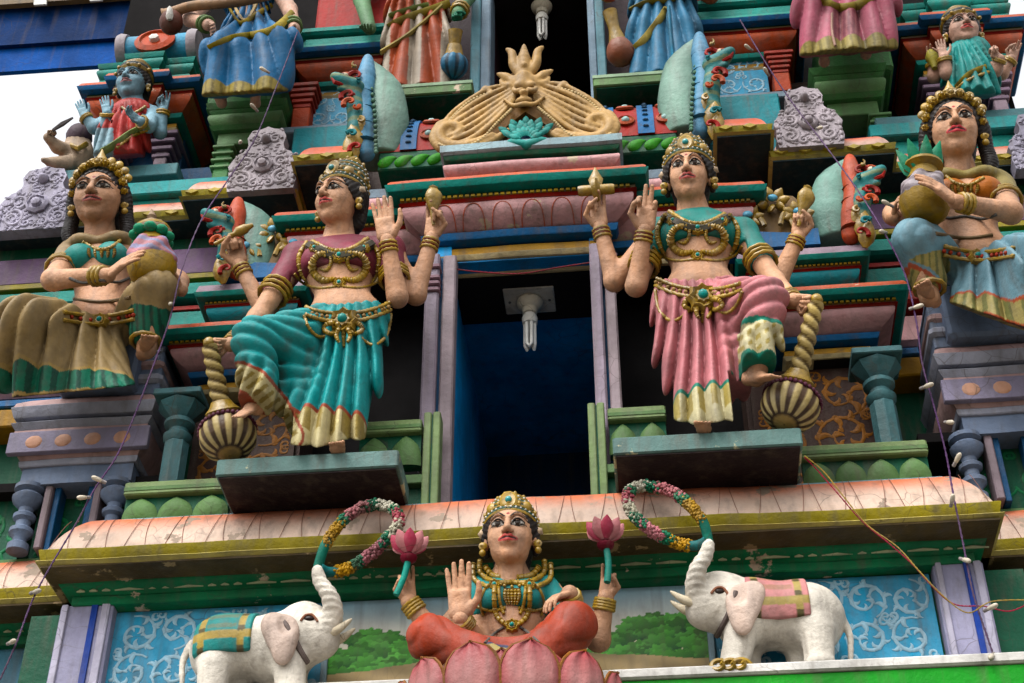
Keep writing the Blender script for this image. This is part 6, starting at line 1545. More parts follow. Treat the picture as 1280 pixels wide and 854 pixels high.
# blue faced figure, left corner
S = Statue('standing_figure_statue', 'standing blue faced statue in a red sari on the left corner ledge', 'statue', A(150, 212, .42), skin=(.20, .36, .44))
g = dict(head=A(166, 106, .26), neck=A(166, 130, .32), chest=A(166, 146, .34), hip=A(156, 172, .36), foot=A(150, 212, .38))
B = S.B; B.ell(g['chest'], (.16, .12, .14), .05); B.ell(g['hip'], (.17, .13, .13), .1); B.cap(g['chest'], g['hip'], .12, .12, .05); B.cap(g['chest'], g['head'], .075, .07, .05); B.cap(A(142, 146, .34), A(192, 144, .34), .06, .06, .06)
for e, w, t, kd, tr in (((118, 160, .30), (106, 146, .26), (100, 130, .24), 'open', True), ((134, 156, .24), (134, 142, .18), (130, 122, .16), 'open', True), ((186, 158, .22), (176, 152, .14), (168, 146, .1), 'soft', False), ((200, 166, .36), (204, 138, .30), (208, 122, .28), 'pinch', False)):
    sh = A(142, 146, .34) if e[0] < 160 else A(192, 144, .34); B.cap(sh, A(*e), .055, .048, .03); B.cap(A(*e), A(*w), .048, .036, .02); S.hand(kd, A(*w), A(*t), (0, -1, 0), tr, .17); S.ringset('bangle', A(*e), A(*w), .045, (.8, .92), .01)
S.head(166, 106, .26, .31, -4, 6, 0, crown='pointed', skin=(.22, .38, .46), lips=(.30, .12, .12)); S.body(.011)
F = Field(); F.ell(g['hip'], (.19, .15, .16), .06); F.cap(g['hip'], g['foot'] + [0, -.02, -.05], .17, .17, .08); F.cap(A(150, 176, .34), A(136, 214, .36), .14, .12, .06); F.ell(g['chest'] + [.0, -.02, 0], (.165, .125, .13), .05)
def cf(V, C):
    px, py = pxof(V); C[(px < 142) & (py > 160)] = (.24, .38, .44); return C
robe(S, F, (.42, .045, .04), 16, .03, g['hip'][0], g['hip'][2] + .5, Z(150, 212, .42) + .0, g['chest'][2] + .08, cf)
S.bvh(); sash(S, [(186, 158), (165, 166), (145, 180), (128, 190)], .03, (.20, .26, .10)); S.line('sash_trim', [(184, 163), (164, 171), (146, 185)], .012); S.line('necklace', [(152, 134), (166, 142), (182, 133)], .012)
# woman in green, right corner
S = Statue('standing_figure_statue.001', 'standing woman statue in a green sari on the right corner ledge', 'statue', A(1215, 140, .42), skin=(.50, .30, .22))
g = dict(head=A(1203, 40, .26), neck=A(1205, 60, .32), chest=A(1207, 76, .34), hip=A(1213, 102, .36), foot=A(1218, 140, .38))
B = S.B; B.ell(g['chest'], (.16, .12, .14), .05); B.ell(g['hip'], (.17, .13, .13), .1); B.cap(g['chest'], g['hip'], .12, .12, .05); B.cap(g['chest'], g['head'], .075, .07, .05); B.cap(A(1184, 74, .34), A(1234, 72, .34), .06, .06, .06)
for e, w, t, kd, tr in (((1184, 92, .26), (1180, 72, .20), (1174, 50, .18), 'open', True), ((1168, 96, .36), (1166, 80, .32), (1164, 66, .30), 'pinch', True), ((1244, 88, .26), (1250, 74, .20), (1236, 60, .16), 'grip', False), ((1252, 92, .36), (1264, 74, .30), (1270, 58, .28), 'pinch', False)):
    sh = A(1184, 74, .34) if e[0] < 1200 else A(1234, 72, .34); B.cap(sh, A(*e), .055, .048, .03); B.cap(A(*e), A(*w), .048, .036, .02); S.hand(kd, A(*w), A(*t), (0, -1, 0), tr, .17); S.ringset('bangle', A(*e), A(*w), .045, (.8, .92), .01)
S.head(1203, 40, .26, .31, 2, 6, 0, crown='pointed', skin=(.54, .33, .25)); S.body(.011)
F = Field(); F.ell(g['hip'], (.18, .14, .16), .06); F.cap(g['hip'], g['foot'] + [0, -.02, -.05], .165, .18, .08); F.ell(g['chest'] + [0, -.02, 0], (.165, .125, .13), .05); F.cap(g['chest'] + [.05, -.02, .05], g['hip'] + [0, -.03, 0], .13, .14, .06)
robe(S, F, (.02, .25, .23), 16, .03, g['hip'][0] - .05, g['hip'][2] + .5, Z(1215, 140, .42), g['chest'][2] + .10)
S.bvh(); sash(S, [(1196, 108), (1212, 92), (1232, 84)], .022, (.30, .24, .06)); S.line('sash_trim', [(1190, 116), (1210, 100), (1236, 90)], .012)
tip = A(1166, 76, .28); S.mb('lotus_bud', MB().lathe(Vector(tip), [(.02, -.08), (.03, -.02), (.05, .03), (.03, .09), (.005, .12)], 10), paint('bud_olive', (.25, .22, .06)))
# woman in a blue sari seated on the green pedestal, left
def seated_upper(name, label, J, col, hem, hemh, n, skin, armcol, extra=None):
    S = Statue(name, label, 'statue', A(*J['base']), skin=skin); g = {k: A(*v) for k, v in J.items()}
    B = S.B; B.ell(g['chest'], (.19, .14, .2), .05); B.ell(g['hip'], (.2, .16, .15), .1); B.cap(g['chest'], g['hip'], .14, .14, .05); B.cap(g['chest'], g['head'], .08, .075, .05); B.cap(g['sl'], g['sr'], .07, .07, .06)
    for a in ('l', 'r'):
        B.cap(g['s' + a], g['e' + a], .068, .06, .03); B.cap(g['e' + a], g['w' + a], .06, .045, .02); d = g['w' + a] - g['e' + a]; S.hand('soft', g['w' + a], g['w' + a] + d / np.linalg.norm(d) * .2, (0, -.5, -1), a == 'l', .19)
        S.ringset('bangle', g['e' + a], g['w' + a], .056, (.72, .86), .014, paint('bangle_green', (.13, .20, .08)))
    for q, k in ((-1, 'fl'), (1, 'fr')):
        V, Q = foot(g[k], (q * .15, -1, -.05), (0, 0, 1), .25); S.extra.append((V, Q, S.skin))
    S.head(*J['head'], .33, 0, 8, 0, crown='pointed'); S.body(.012)
    F = Field(); F.ell(g['hip'], (.22, .17, .15), .06); F.ell(g['chest'], (.205, .155, .2), .05); F.cap(g['chest'], g['hip'], .15, .15, .05)
    for a in ('l', 'r'): F.cap(g['hip'], g['k' + a], .15, .125, .08); F.cap(g['k' + a], g['h' + a] + [0, -.02, -.22], .125, .13, .06)
    F.cap((g['kl'] + g['kr']) / 2 + [0, .08, 0], g['hm'] + [0, -.02, -.22], .13, .12, .1); zb = min(g['hl'][2], g['hr'][2]) - .24
    def cf(V, C):
        px, py = pxof(V)
        if extra is not None: k = (np.abs(px - extra[0]) < extra[1]) & (py > extra[2]); C[k] = extra[3]; C[k & (np.sin(px * 1.1) > .3)] = extra[4]
        h = V[:, 2] - zb - .04; C[h < hemh] = hem; C[(h < hemh) & (np.sin(V[:, 0] * 120) > .5)] = np.array(hem) * .6; return C
    robe(S, F, col, n, .035, g['hip'][0], g['hip'][2] + .55, zb, g['chest'][2] + .14, cf, name='sari'); S.bvh()
    return S
US = seated_upper('seated_figure_statue', 'seated statue in a deep blue sari with gold hem on the green pedestal, upper left', dict(base=(305, 126, .40), head=(312, -62, .20), chest=(310, -5, .28), hip=(312, 45, .34), sl=(275, -12, .3), sr=(345, -16, .3), el=(238, 24, .20), wl=(262, 32, .05), er=(362, 12, .24), wr=(368, 38, .05),
    kl=(276, 66, .0), kr=(352, 56, .02), hl=(276, 112, .12), hr=(340, 104, .12), hm=(312, 112, .14), fl=(272, 124, .24), fr=(318, 124, .24)), (.02, .13, .28), (.30, .23, .05), .10, 15, (.60, .36, .26), None)
sash(US, [(262, 60), (290, 48), (318, 44), (344, 36), (366, 16)], .03, (.32, .25, .06)); sash(US, [(286, 8), (300, 30), (318, 20), (340, 6)], .022, (.30, .22, .05)); US.line('necklace', [(286, -10), (306, 28), (326, -8)], .014)
# the lute across its shoulder
m_ = MB().tube(spline([A(205, 20, .12), A(240, 8, .08), A(300, 2, .02), A(350, -10, .02)], 6), [.06, .05, .045, .04, .04, .04, .04, .04, .04, .04, .04, .04, .04, .04, .04, .04, .04, .04, .04], 10)
lt = US.mb('lute', m_, paint('lute_wood', (.30, .19, .12))); US.mb('lute_gourd', MB().ball(A(214, 28, .12), .10, 14, 10, (.9, .9, 1.1)), paint('gourd', (.10, .04, .03)), lt); US.mb('lute_peg', MB().lathe(A(212, 20, .02), [(.02, -.03), (.03, 0), (.02, .06), (.004, .08)], 8, (0, -.5, 1)), P('white'), lt)
# figure in pink robes, right
UP_ = seated_upper('seated_figure_statue.001', 'seated statue in flaring pink robes on the green pedestal, upper right', dict(base=(1062, 80, .40), head=(1050, -110, .20), chest=(1052, -50, .28), hip=(1056, -2, .34), sl=(1016, -56, .3), sr=(1088, -60, .3), el=(1000, -20, .20), wl=(1010, 6, .05), er=(1102, -25, .24), wr=(1098, 4, .05),
    kl=(1012, 12, .04), kr=(1100, 8, .04), hl=(1024, 58, .14), hr=(1088, 52, .14), hm=(1056, 62, .10), fl=(1030, 72, .22), fr=(1086, 62, .2)), (.44, .12, .17), (.30, .24, .07), .09, 17, (.45, .26, .19), None, (1058, 17, 12, (.22, .06, .08), (.34, .12, .13)))
sash(UP_, [(1022, -6), (1040, 8), (1058, 10), (1080, 4), (1092, -8)], .035, (.30, .24, .07)); sash(UP_, [(1040, 18), (1040, 40), (1044, 58)], .02, (.45, .30, .25))
# standing guardians with maces on the slabs beside the upper door
def guardian(name, label, J, cols, skin, handskin, macecol, ribs):
    S = Statue(name, label, 'statue', A(*J['base']), skin=skin); g = {k: A(*v) for k, v in J.items() if isinstance(v, tuple)}; B = S.B; zb = US1 if J['base'][0] < 640 else US2
    B.ell(g['chest'], (.21, .15, .2), .05); B.ell(g['hip'], (.2, .16, .16), .1); B.cap(g['chest'], g['hip'], .15, .15, .05); B.cap(g['chest'], g['head'], .08, .08, .05); B.cap(g['si'], g['so'], .08, .08, .06)
    B.cap(g['si'], g['ei'], .075, .065, .03); B.cap(g['ei'], g['wi'], .065, .048, .02); B.cap(g['so'], g['eo'], .075, .065, .03); B.cap(g['eo'], g['wo'], .065, .05, .02)
    V = S.hand('grip', g['wi'], g['ti'], (0, -.6, -.8), J['base'][0] > 640, .20); S.extra[-1] = (*S.extra[-1][:2], np.array(handskin)); S.hand('soft', g['wo'], g['wo'] + [0, -.1, -.15], (0, -1, 0), True, .19)
    S.ringset('bangle', g['ei'], g['wi'], .06, (.7, .85), .014); S.ringset('armlet', g['so'], g['eo'], .08, (.55, .7), .014)
    S.head(*J['head'], .34, 0, 8, 0, crown='pointed'); S.body(.012)
    F = Field(); F.ell(g['hip'], (.235, .18, .16), .06); zb2 = zb + .005
    for k in ('fl', 'fr'): F.cap(g['hip'] + [(-.09 if k == 'fl' else .09), 0, 0], g['k' + k[1]], .15, .13, .06); F.cap(g['k' + k[1]], np.array([g[k][0], g[k][1], zb - .02]), .13, .11, .06)
    F.cap(g['hip'], np.array([(g['fl'][0] + g['fr'][0]) / 2, g['fl'][1], zb]), .13, .11, .08)
    F.ell(g['chest'], (.22, .16, .2), .05); F.cap(g['chest'], g['hip'], .16, .16, .05)
    def cf(V, C):
        if cols.get('stripe') is not None:
            w = np.sin((V[:, 0] - g['hip'][0]) * 26 + 1.0) * np.clip((g['hip'][2] - V[:, 2]) / .2, 0, 1); C[w > .30] = cols['stripe']
        return C
    robe(S, F, cols['robe'], 17, .035, g['hip'][0], g['hip'][2] + .55, zb2, g['chest'][2] + .15, cf); S.bvh()
    b = Vector(g['ball']); t = Vector(g['ti']) + Vector((0, -.03, -.02)); ax = t - b; 
    mc = S.mb('mace', MB().lathe(b, [(.075, .06), (.05, .16), (.042, ax.length * .6), (.055, ax.length)], 14, ax), gold())
    r = J['r']; pr = [(max(.004, r * math.sin(q) * (1 + .0)), -r * math.cos(q)) for q in np.linspace(0, math.pi * .96, 20)]
    if not ribs: pr = [(max(.004, r * math.sin(q) * (1.12 - .25 * (q / math.pi))), -r * math.cos(q) * (1 if q < 1.6 else 1.25)) for q in np.linspace(0, math.pi * .96, 20)]
    V, Q, C = clathe(b, ax, pr, 64, lambda a, z, k: macecol if math.cos(8 * a) > -.55 or not ribs else tuple(np.array(macecol) * .25), 0, 8, .05 if ribs else .015)
    S.part('mace_head', V, Q, PA('mace_paint', rough=.45, dirt=.4), C, parent=mc)
    return S
GL = guardian('guardian_statue', 'standing guardian statue in red and white robe with a blue ribbed mace', dict(base=(525, 100, .36), head=(522, -112, .32), chest=(522, -48, .40), hip=(522, 16, .42), si=(562, -60, .42), so=(482, -55, .42), ei=(585, -5, .42), wi=(572, 18, .30), ti=(570, 40, .22), eo=(452, 0, .40), wo=(462, 36, .32),
    kl=(502, 55, .40), kr=(545, 55, .40), fl=(500, 100, .40), fr=(545, 100, .42), ball=(567, 82, .32), r=.105), dict(robe=(.36, .07, .025), stripe=(.42, .35, .27)), (.10, .22, .10), (.02, .22, .12), (.03, .17, .30), True)
sash(GL, [(488, 32), (510, 22), (535, 14), (562, 4)], .034, (.30, .24, .07)); sash(GL, [(552, 8), (530, 28), (505, 48), (476, 66)], .028, (.32, .26, .10)); sash(GL, [(486, 20), (510, 12), (536, 6)], .026, (.28, .22, .06))
GR = guardian('guardian_statue.001', 'standing guardian statue in a blue robe with gold sash and brown mace', dict(base=(810, 88, .36), head=(826, -118, .32), chest=(826, -56, .40), hip=(828, 6, .42), si=(788, -60, .42), so=(866, -64, .42), ei=(752, -20, .42), wi=(762, -6, .30), ti=(762, 16, .22), eo=(888, -6, .34), wo=(862, -14, .25),
    kl=(806, 42, .40), kr=(852, 40, .40), fl=(802, 88, .40), fr=(852, 84, .42), ball=(776, 66, .32), r=.105), dict(robe=(.05, .20, .34)), (.46, .13, .05), (.42, .09, .04), (.26, .09, .05), False)
sash(GR, [(790, 12), (812, 2), (836, 0), (862, -8)], .034, (.30, .24, .07)); sash(GR, [(834, 10), (822, 28), (806, 48), (794, 60)], .03, (.33, .26, .08)); sash(GR, [(836, 10), (838, 40), (842, 78)], .03, (.08, .26, .40))
# small cream figure leaning out at the far left, arm raised with a knife
S = Statue('leaning_figure_statue', 'small cream figure at the far left raising a knife against the sky', 'statue', A(92, 212, .5), skin=(.40, .29, .20))
B = S.B; B.ell(A(96, 196, .5), (.13, .11, .16), .05); B.ell(A(98, 176, .48), (.09, .09, .11), .05); B.cap(A(90, 190, .46), A(72, 184, .36), .06, .05, .03); B.cap(A(72, 184, .36), A(60, 172, .28), .048, .036, .02); B.cap(A(84, 204, .42), A(66, 204, .34), .06, .045, .03); B.cap(A(66, 204, .34), A(54, 200, .28), .04, .02, .02)
S.hand('grip', A(60, 174, .28), A(64, 158, .22), (1, -.4, 0), True, .13); S.body(.011); kn = A(66, 163, .22)
S.mb('knife', MB().tube([kn, kn + np.array([.06, 0, .06]), kn + np.array([.13, 0, .12])], [.012, .02, .008], 6), paint('knife', (.10, .09, .09)))
S.mb('hair', MB().ball(A(99, 172, .47), .10, 12, 8, (1, 1, 1.2)), paint('hair_brown', (.05, .03, .04))); S.mb('collar', MB().tube([A(88, 182, .40), A(98, 186, .36), A(108, 180, .40)], .022, 6), gold())
# ================================================================= ornaments standing on the ledges
def plaque(name, label, px0, px1, py0, py1, y, col, seed):
    """carved grey leaf plaque with a tall middle tab"""
    x0, x1 = X(px0, py1, y), X(px1, py1, y); z0, z1 = Z((px0 + px1) / 2, py1, y), Z((px0 + px1) / 2, py0, y); W = x1 - x0; H = z1 - z0; base = Vector(((x0 + x1) / 2, y, z0))
    mat = paint('plaque_' + col, (.34, .30, .32) if col == 'g' else (.33, .31, .38), var=.3, dirt=.5)
    t = thing(name, label, 'plaque', base, 'carved plaques along the upper ledges')
    out = [(-.5, 0), (.5, 0), (.53, .15), (.50, .30), (.54, .40), (.47, .52), (.40, .60), (.30, .64), (.27, .74), (.30, .86), (.24, .98), (.10, 1.0), (0, 1.04), (-.10, 1.0), (-.24, .98), (-.30, .86), (-.27, .74), (-.30, .64), (-.40, .60), (-.47, .52), (-.54, .40), (-.50, .30), (-.53, .15)]
    m_ = MB().slab([(a * W, b * H) for a, b in out], 0, .10); mesh('slab', m_.V, m_.F, mat, t)
    m_ = MB(); r = random.Random(seed)
    for s in (-1, 1):
        spiral(m_, (s * W * .30, H * .18), W * .15, math.pi / 2, 1.5, s, -.004, .014, True, .8, r, 1.0); spiral(m_, (s * W * .27, H * .45), W * .12, -math.pi / 2, 1.4, -s, -.004, .013, True, .8, r, 1.0)
        spiral(m_, (s * W * .14, H * .82), W * .10, 0 if s > 0 else math.pi, 1.3, s, -.004, .012, True, .8, r, .9); spiral(m_, (s * W * .11, H * .10), W * .08, math.pi / 2, 1.2, -s, -.004, .012, False, .8, r)
        for k in range(7): teardrop(m_, (s * W * (.46 - .03 * k * (k > 3)), H * (.05 + .085 * k)), math.pi / 2 + s * -.6, W * .13, W * .035, s * 1.5, -.004, .8)
    for k in range(260):
        u, v = r.uniform(-.47, .47), r.uniform(.03, .97); lim = .46 if v < .55 else (.40 if v < .62 else .24)
        if abs(u) > lim or math.hypot(u, (v - .38) * H / W) < .17: continue
        s2 = 1 if u > 0 else -1; teardrop(m_, (u * W, v * H), r.uniform(0, 6.28), W * .09, W * .022, r.choice((-2.5, 2.5)), .0, .9)
    mesh('carving', m_.V, m_.F, mat, t, sharp=60)
    m_ = MB().lathe((0, -.005, H * .38), [(W * .15, 0), (W * .155, .02), (W * .12, .035), (W * .11, .02), (W * .07, .02), (W * .06, .05), (.01, .06)], 16, (0, -1, 0), rib=8, ribamp=.05); mesh('boss', m_.V, m_.F, mat, t, sharp=50)
    m_ = MB().lathe((0, -.005, H * .80), [(W * .07, 0), (W * .075, .02), (W * .04, .05), (.004, .06)], 12, (0, -1, 0)); mesh('boss', m_.V, m_.F, mat, t, sharp=50)
plaque('carved_plaque', 'carved grey plaque above the goddess in turquoise', 284, 366, 162, 237, .06, 'g', 1)
plaque('carved_plaque.001', 'carved grey plaque above the goddess in pink', 974, 1056, 110, 182, .06, 'g', 2)
plaque('carved_plaque.002', 'carved lavender grey plaque behind the woman in tan, at the left edge', -6, 86, 212, 286, .25, 'l', 3)
plaque('carved_plaque.003', 'carved lavender grey plaque cut off by the right edge', 1270, 1350, 140, 208, .25, 'l', 4)

# ---- flame arch over the doorway
def arch():
    y = -.14; S = Statue('arch_ornament', 'gilded flame arch with monster face and turquoise shell over the doorway', 'ornament', A(660, 186, y)); OR = np.array((.46, .28, .10)); F = Field()
    def Q_(px, py, dy=0): return A(px, py, y + dy)
    for s, cx in ((-1, 655), (1, 657)):
        def q(dx, dy, dd=0): 
            return Q_(cx + s * dx, (dy if dy < 120 else 120 + (dy - 120) * .84) - (s * dx) * .062, dd)
        # ribs sweeping from the face down to the volute
        for k in range(6):
            f = k / 5
            F.chain([q(12, 106 + 20 * f), q(38, 114 + 42 * f), q(64, 128 + 50 * f), q(88, 148 + 38 * f), q(100, 168 + 14 * f)], [.017, .021, .022, .020, .015], .003)
        F.chain([q(16, 106), q(42, 108), q(66, 120), q(88, 138), q(102, 156)], [.014, .018, .020, .020, .018], .004)
        # volute
        F.chain([q(40, 178), q(70, 190), q(98, 186), q(106, 172), q(98, 160), q(84, 160), q(80, 168), q(86, 173)], [.034, .040, .042, .042, .038, .032, .026, .022], .01)
        F.chain([q(20, 170), q(40, 184), q(70, 196), q(100, 193), q(113, 176), q(106, 156), q(92, 150)], [.018, .026, .030, .030, .030, .026, .016], .008)
        # leaf ears, crown leaves
        F.chain([q(10, 106), q(22, 96), q(34, 90)], [.035, .032, .006], .02); F.chain([q(10, 108), q(24, 106), q(30, 98)], [.03, .024, .006], .02)
        F.chain([q(6, 92), q(13, 80), q(15, 66), q(22, 60)], [.030, .032, .026, .008], .015); F.chain([q(40, 116), q(48, 108), q(54, 112)], [.018, .02, .006], .01)
        F.ell(q(8, 107, -.05), (.030, .028, .026), .01); F.chain([q(3, 112, -.06), q(10, 114, -.06), q(14, 110, -.05)], [.016, .018, .010], .008)
    F.ell(Q_(655, 106), (.085, .075, .11), .03); F.ell(Q_(655, 116, -.07), (.030, .03, .024), .015); F.ell(Q_(655, 127, -.03), (.06, .04, .03), .02); F.chain([Q_(630, 124, -.03), Q_(642, 132, -.05), Q_(655, 130, -.06), Q_(668, 130, -.05), Q_(680, 121, -.03)], [.008, .014, .016, .014, .008], .008)
    F.ell(Q_(655, 94, -.05), (.03, .03, .04), .015); F.chain([Q_(655, 92), Q_(655, 74), Q_(655, 56)], [.045, .042, .008], .02); F.ell(Q_(655, 82, -.04), (.022, .025, .03), .01)
    V, Q = sculpt(F, .0085); S.part('arch', V, Q, PA('ornament_paint', rough=.5, var=.3, dirt=.5, bump=.3), OR)
    # backing, dark copy of the ornament brown: shade behind the ribs painted in
    pts = [(552, 190), (615, 186), (634, 160), (657, 142), (682, 158), (702, 178), (768, 174), (764, 150), (735, 124), (690, 112), (672, 92), (640, 94), (622, 116), (590, 134), (558, 160)]
    P3 = [Q_(a, b, .03) for a, b in pts]; m_ = MB(); m_.slab([(p[0], p[2]) for p in P3], y + .012, y + .12); S.mb('backing', m_, paint('backing_brown', (.16, .085, .03)))
    # bead edging
    m_ = MB()
    for s, cx in ((-1, 655), (1, 657)):
        for i, p in enumerate(spline([Q_(cx + s * dx, dy - s * dx * .062, -.03) for dx, dy in ((16, 136), (34, 152), (54, 171), (84, 182), (106, 174))], 8)):
            m_.ball(p, .013, 6, 4)
        for i, p in enumerate(spline([Q_(cx + s * dx, dy - s * dx * .062, -.01) for dx, dy in ((40, 113), (66, 122), (86, 138), (100, 154))], 7)): m_.ball(p, .014, 6, 4)
    b = S.mb('bead_edge', m_, paint('bead_cream', (.55, .42, .24))); b['kind'] = 'stuff'
    # turquoise shell in the opening
    c = Q_(658, 176, -.0); sh = None
    for row in range(4):
        n = 8 - row
        for i in range(n):
            a = (i - (n - 1) / 2) / max(1, (n - 1) / 2) * (1.15 - .1 * row); rr = .05 + .036 * row
            p = c + np.array([math.sin(a) * rr * 1.15, -.02 - .012 * (3 - row), math.cos(a) * rr * 1.25 - .05]); d = Vector((math.sin(a), -.1, math.cos(a)))
            o = MB().lathe(Vector(p), [(.008, -.02), (.025, 0), (.026, .022), (.014, .05), (.003, .062)], 8, d, 1, .5); o2 = S.mb('shell_scale', o, paint('shell_turq%d' % (row % 2), (.02, .17, .15) if row % 2 else (.06, .28, .25)), sh)
    S.mb('shell_base', MB().tube([Q_(622, 184, -.02), Q_(640, 178, -.03), Q_(658, 182, -.04), Q_(676, 176, -.03), Q_(700, 178, -.02)], [.010, .03, .034, .03, .010], 8), paint('shell_turq0', (.06, .28, .25)))
arch()

# ---- gable beasts: a curved vault end with a small snarling head beside it
def beast(name, label, m, cx, cy, h, y, shell, side, dotted=False, scale=1.0):
    """m = +1: the head lies on the picture's right of the vault end; (cx, cy) foot of the ornament in the photograph"""
    S = Statue(name, label, 'ornament', A(cx, cy, y)); s = scale
    def q(dx, dy, dd=0): return A(cx + m * dx, cy - dy, y + dd)
    # vault end: thick curved shell
    F = Field(); F.chain([q(-14, 2, .10), q(-18, h * .35, .08), q(-16, h * .7, .05), q(4, h * 1.0, .0)], [.13 * s, .15 * s, .12 * s, .03 * s], .05, sy=.8)
    F.chain([q(0, 0, .12), q(-2, h * .4, .1), q(0, h * .75, .06)], [.10 * s, .10 * s, .07 * s], .05, sy=.8)
    def mod(Fv, G): return np.maximum(Fv, q(-14, 2, .1)[2] - .02 - G[2][None, None, :] + 0 * Fv)
    V, Q = sculpt(F, .012, mod=mod); S.part('vault_end', V, Q, PA('beast_paint', rough=.5, var=.2, dirt=.4), np.array(shell))
    # ridge strip
    F = Field(); F.chain([q(4, 8, -.02), q(6, h * .35, -.04), q(8, h * .6, -.05), q(4, h * .85, -.05), q(2, h * 1.04, -.03)], [.055 * s, .07 * s, .062 * s, .06 * s, .03 * s], .02)
    V, Q = sculpt(F, .010); S.part('ridge', V, Q, PA('beast_paint', rough=.5), np.array(side))
    if dotted:
        m_ = MB()
        for p in spline([q(-8, 10, -.10), q(-6, h * .5, -.10), q(2, h * .95, -.06)], 9): m_.ball(p, .016 * s, 6, 4)
        b = S.mb('bead_edge', m_, paint('bead_green', (.10, .20, .14))); b['kind'] = 'stuff'
    # head: snout, jaws, bulging eyes, curling horns
    hc = q(20, h * .72, -.10); HF = Field(); k = s
    HF.ell(hc, np.array((.075, .08, .07)) * k, .03); HF.chain([hc, hc + np.array([.06 * m, -.06, .01]) * k, hc + np.array([.11 * m, -.09, .035]) * k], np.array([.06, .045, .028]) * k, .03); HF.chain([hc + np.array([.01 * m, -.02, -.05]) * k, hc + np.array([.07 * m, -.07, -.06]) * k], np.array([.035, .022]) * k, .02)
    HF.chain([hc + np.array([0, 0, -.06]) * k, q(16, h * .45, -.08), q(20, h * .2, -.06), q(24, h * .02, -.02)], np.array([.055, .055, .05, .03]) * k, .03)
    V, Q = sculpt(HF, .009); S.part('beast_head', V, Q, PA('beast_paint', rough=.5), np.where((np.sin(V[:, 2] * 70) > .55)[:, None], np.array([(.16, .24, .13)]), np.array([(.02, .19, .19)])))
    for e in (-1, 1):
        ec = hc + np.array([.045 * m, -.06 + e * .02, .045]) * k; o = S.mb('eye', MB().ball(ec, .024 * k, 8, 6), paint('beast_eye', (.65, .58, .45))); S.mb('pupil', MB().ball(ec + np.array([.012 * m, -.014, 0]), .013 * k, 6, 5), paint('eye_black', (.02, .012, .01)), o)
    for e, (cc, sz) in enumerate((((-.01, .0, .085), .05), ((.05, .02, .10), .045), ((.02, -.02, -.11), .045), ((.0, -.04, -.20), .04))):
        pc = hc + np.array([cc[0] * m, cc[1] - .03, cc[2]]) * k
        S.mb('curl', MB().tube([pc + np.array([math.cos(t) * (sz - .006 * t) * m, -.004 * t, math.sin(t) * (sz - .006 * t)]) * k for t in np.linspace(-.5, 5, 14)], [.020 * k * (1 - i / 18) for i in range(14)], 6), P('red') if e % 2 == 0 else paint('curl_coral', (.46, .12, .07)))
    S.mb('tongue', MB().tube([hc + np.array([.05 * m, -.07, -.03]) * k, hc + np.array([.10 * m, -.12, -.05]) * k, hc + np.array([.12 * m, -.12, -.01]) * k], [.014 * k, .014 * k, .006 * k], 6), P('red'))
    for j in range(7):
        f = j / 6; pc = q(17 + 6 * math.sin(j * 2.1), h * (.12 + .80 * f), -.13 - .02 * (j % 2)); col = (P('red'), paint('curl_teal', (.02, .20, .22)), gold(), paint('curl_coral', (.46, .12, .07)))[j % 4]
        S.mb('curl', MB().tube([pc + np.array([math.cos(t) * (.042 - .006 * t) * m, -.005 * t, math.sin(t) * (.042 - .006 * t)]) * k for t in np.linspace(-.5 + j, 4.8 + j, 13)], [.017 * k * (1 - i / 16) for i in range(13)], 6), col)
    for j in range(5): S.mb('ridge_ring', MB().lathe(Vector(q(5 + (j % 2), h * (.18 + .16 * j), -.045)), [(.060 * s, -.012), (.072 * s, 0), (.060 * s, .012)], 14, (0, -.15, 1)), paint('ring_dark%d' % int(side[0] * 100), tuple(np.array(side) * .55)))
    # gilded leaf below
    for j in range(3):
        p = q(14 + 5 * j, h * (.36 - .12 * j), -.10); S.mb('gilt_leaf', MB().lathe(Vector(p), [(.015 * k, -.10 * k), (.05 * k, -.05 * k), (.055 * k, 0), (.03 * k, .06 * k), (.005, .09 * k)], 10, (.25 * m, -.3, 1), 1, .5), gold())
    return S
beast('beast_ornament', 'red and sea green gable beast between the seated woman in tan and the turquoise goddess', -1, 300, 349, 94, .02, PAL['seagreen'], (.45, .075, .03))
beast('beast_ornament.001', 'red and sea green gable beast between the pink goddess and the woman in blue', 1, 1060, 304, 102, .02, PAL['seagreen'], (.45, .075, .03))
beast('beast_ornament.002', 'blue and sea green gable beast left of the barrel roof', -1, 462, 200, 122, .10, (.20, .34, .27), (.09, .28, .44), True, 1.1)
beast('beast_ornament.003', 'blue and sea green gable beast right of the barrel roof', 1, 872, 172, 122, .10, (.20, .34, .27), (.09, .28, .44), True, 1.1)
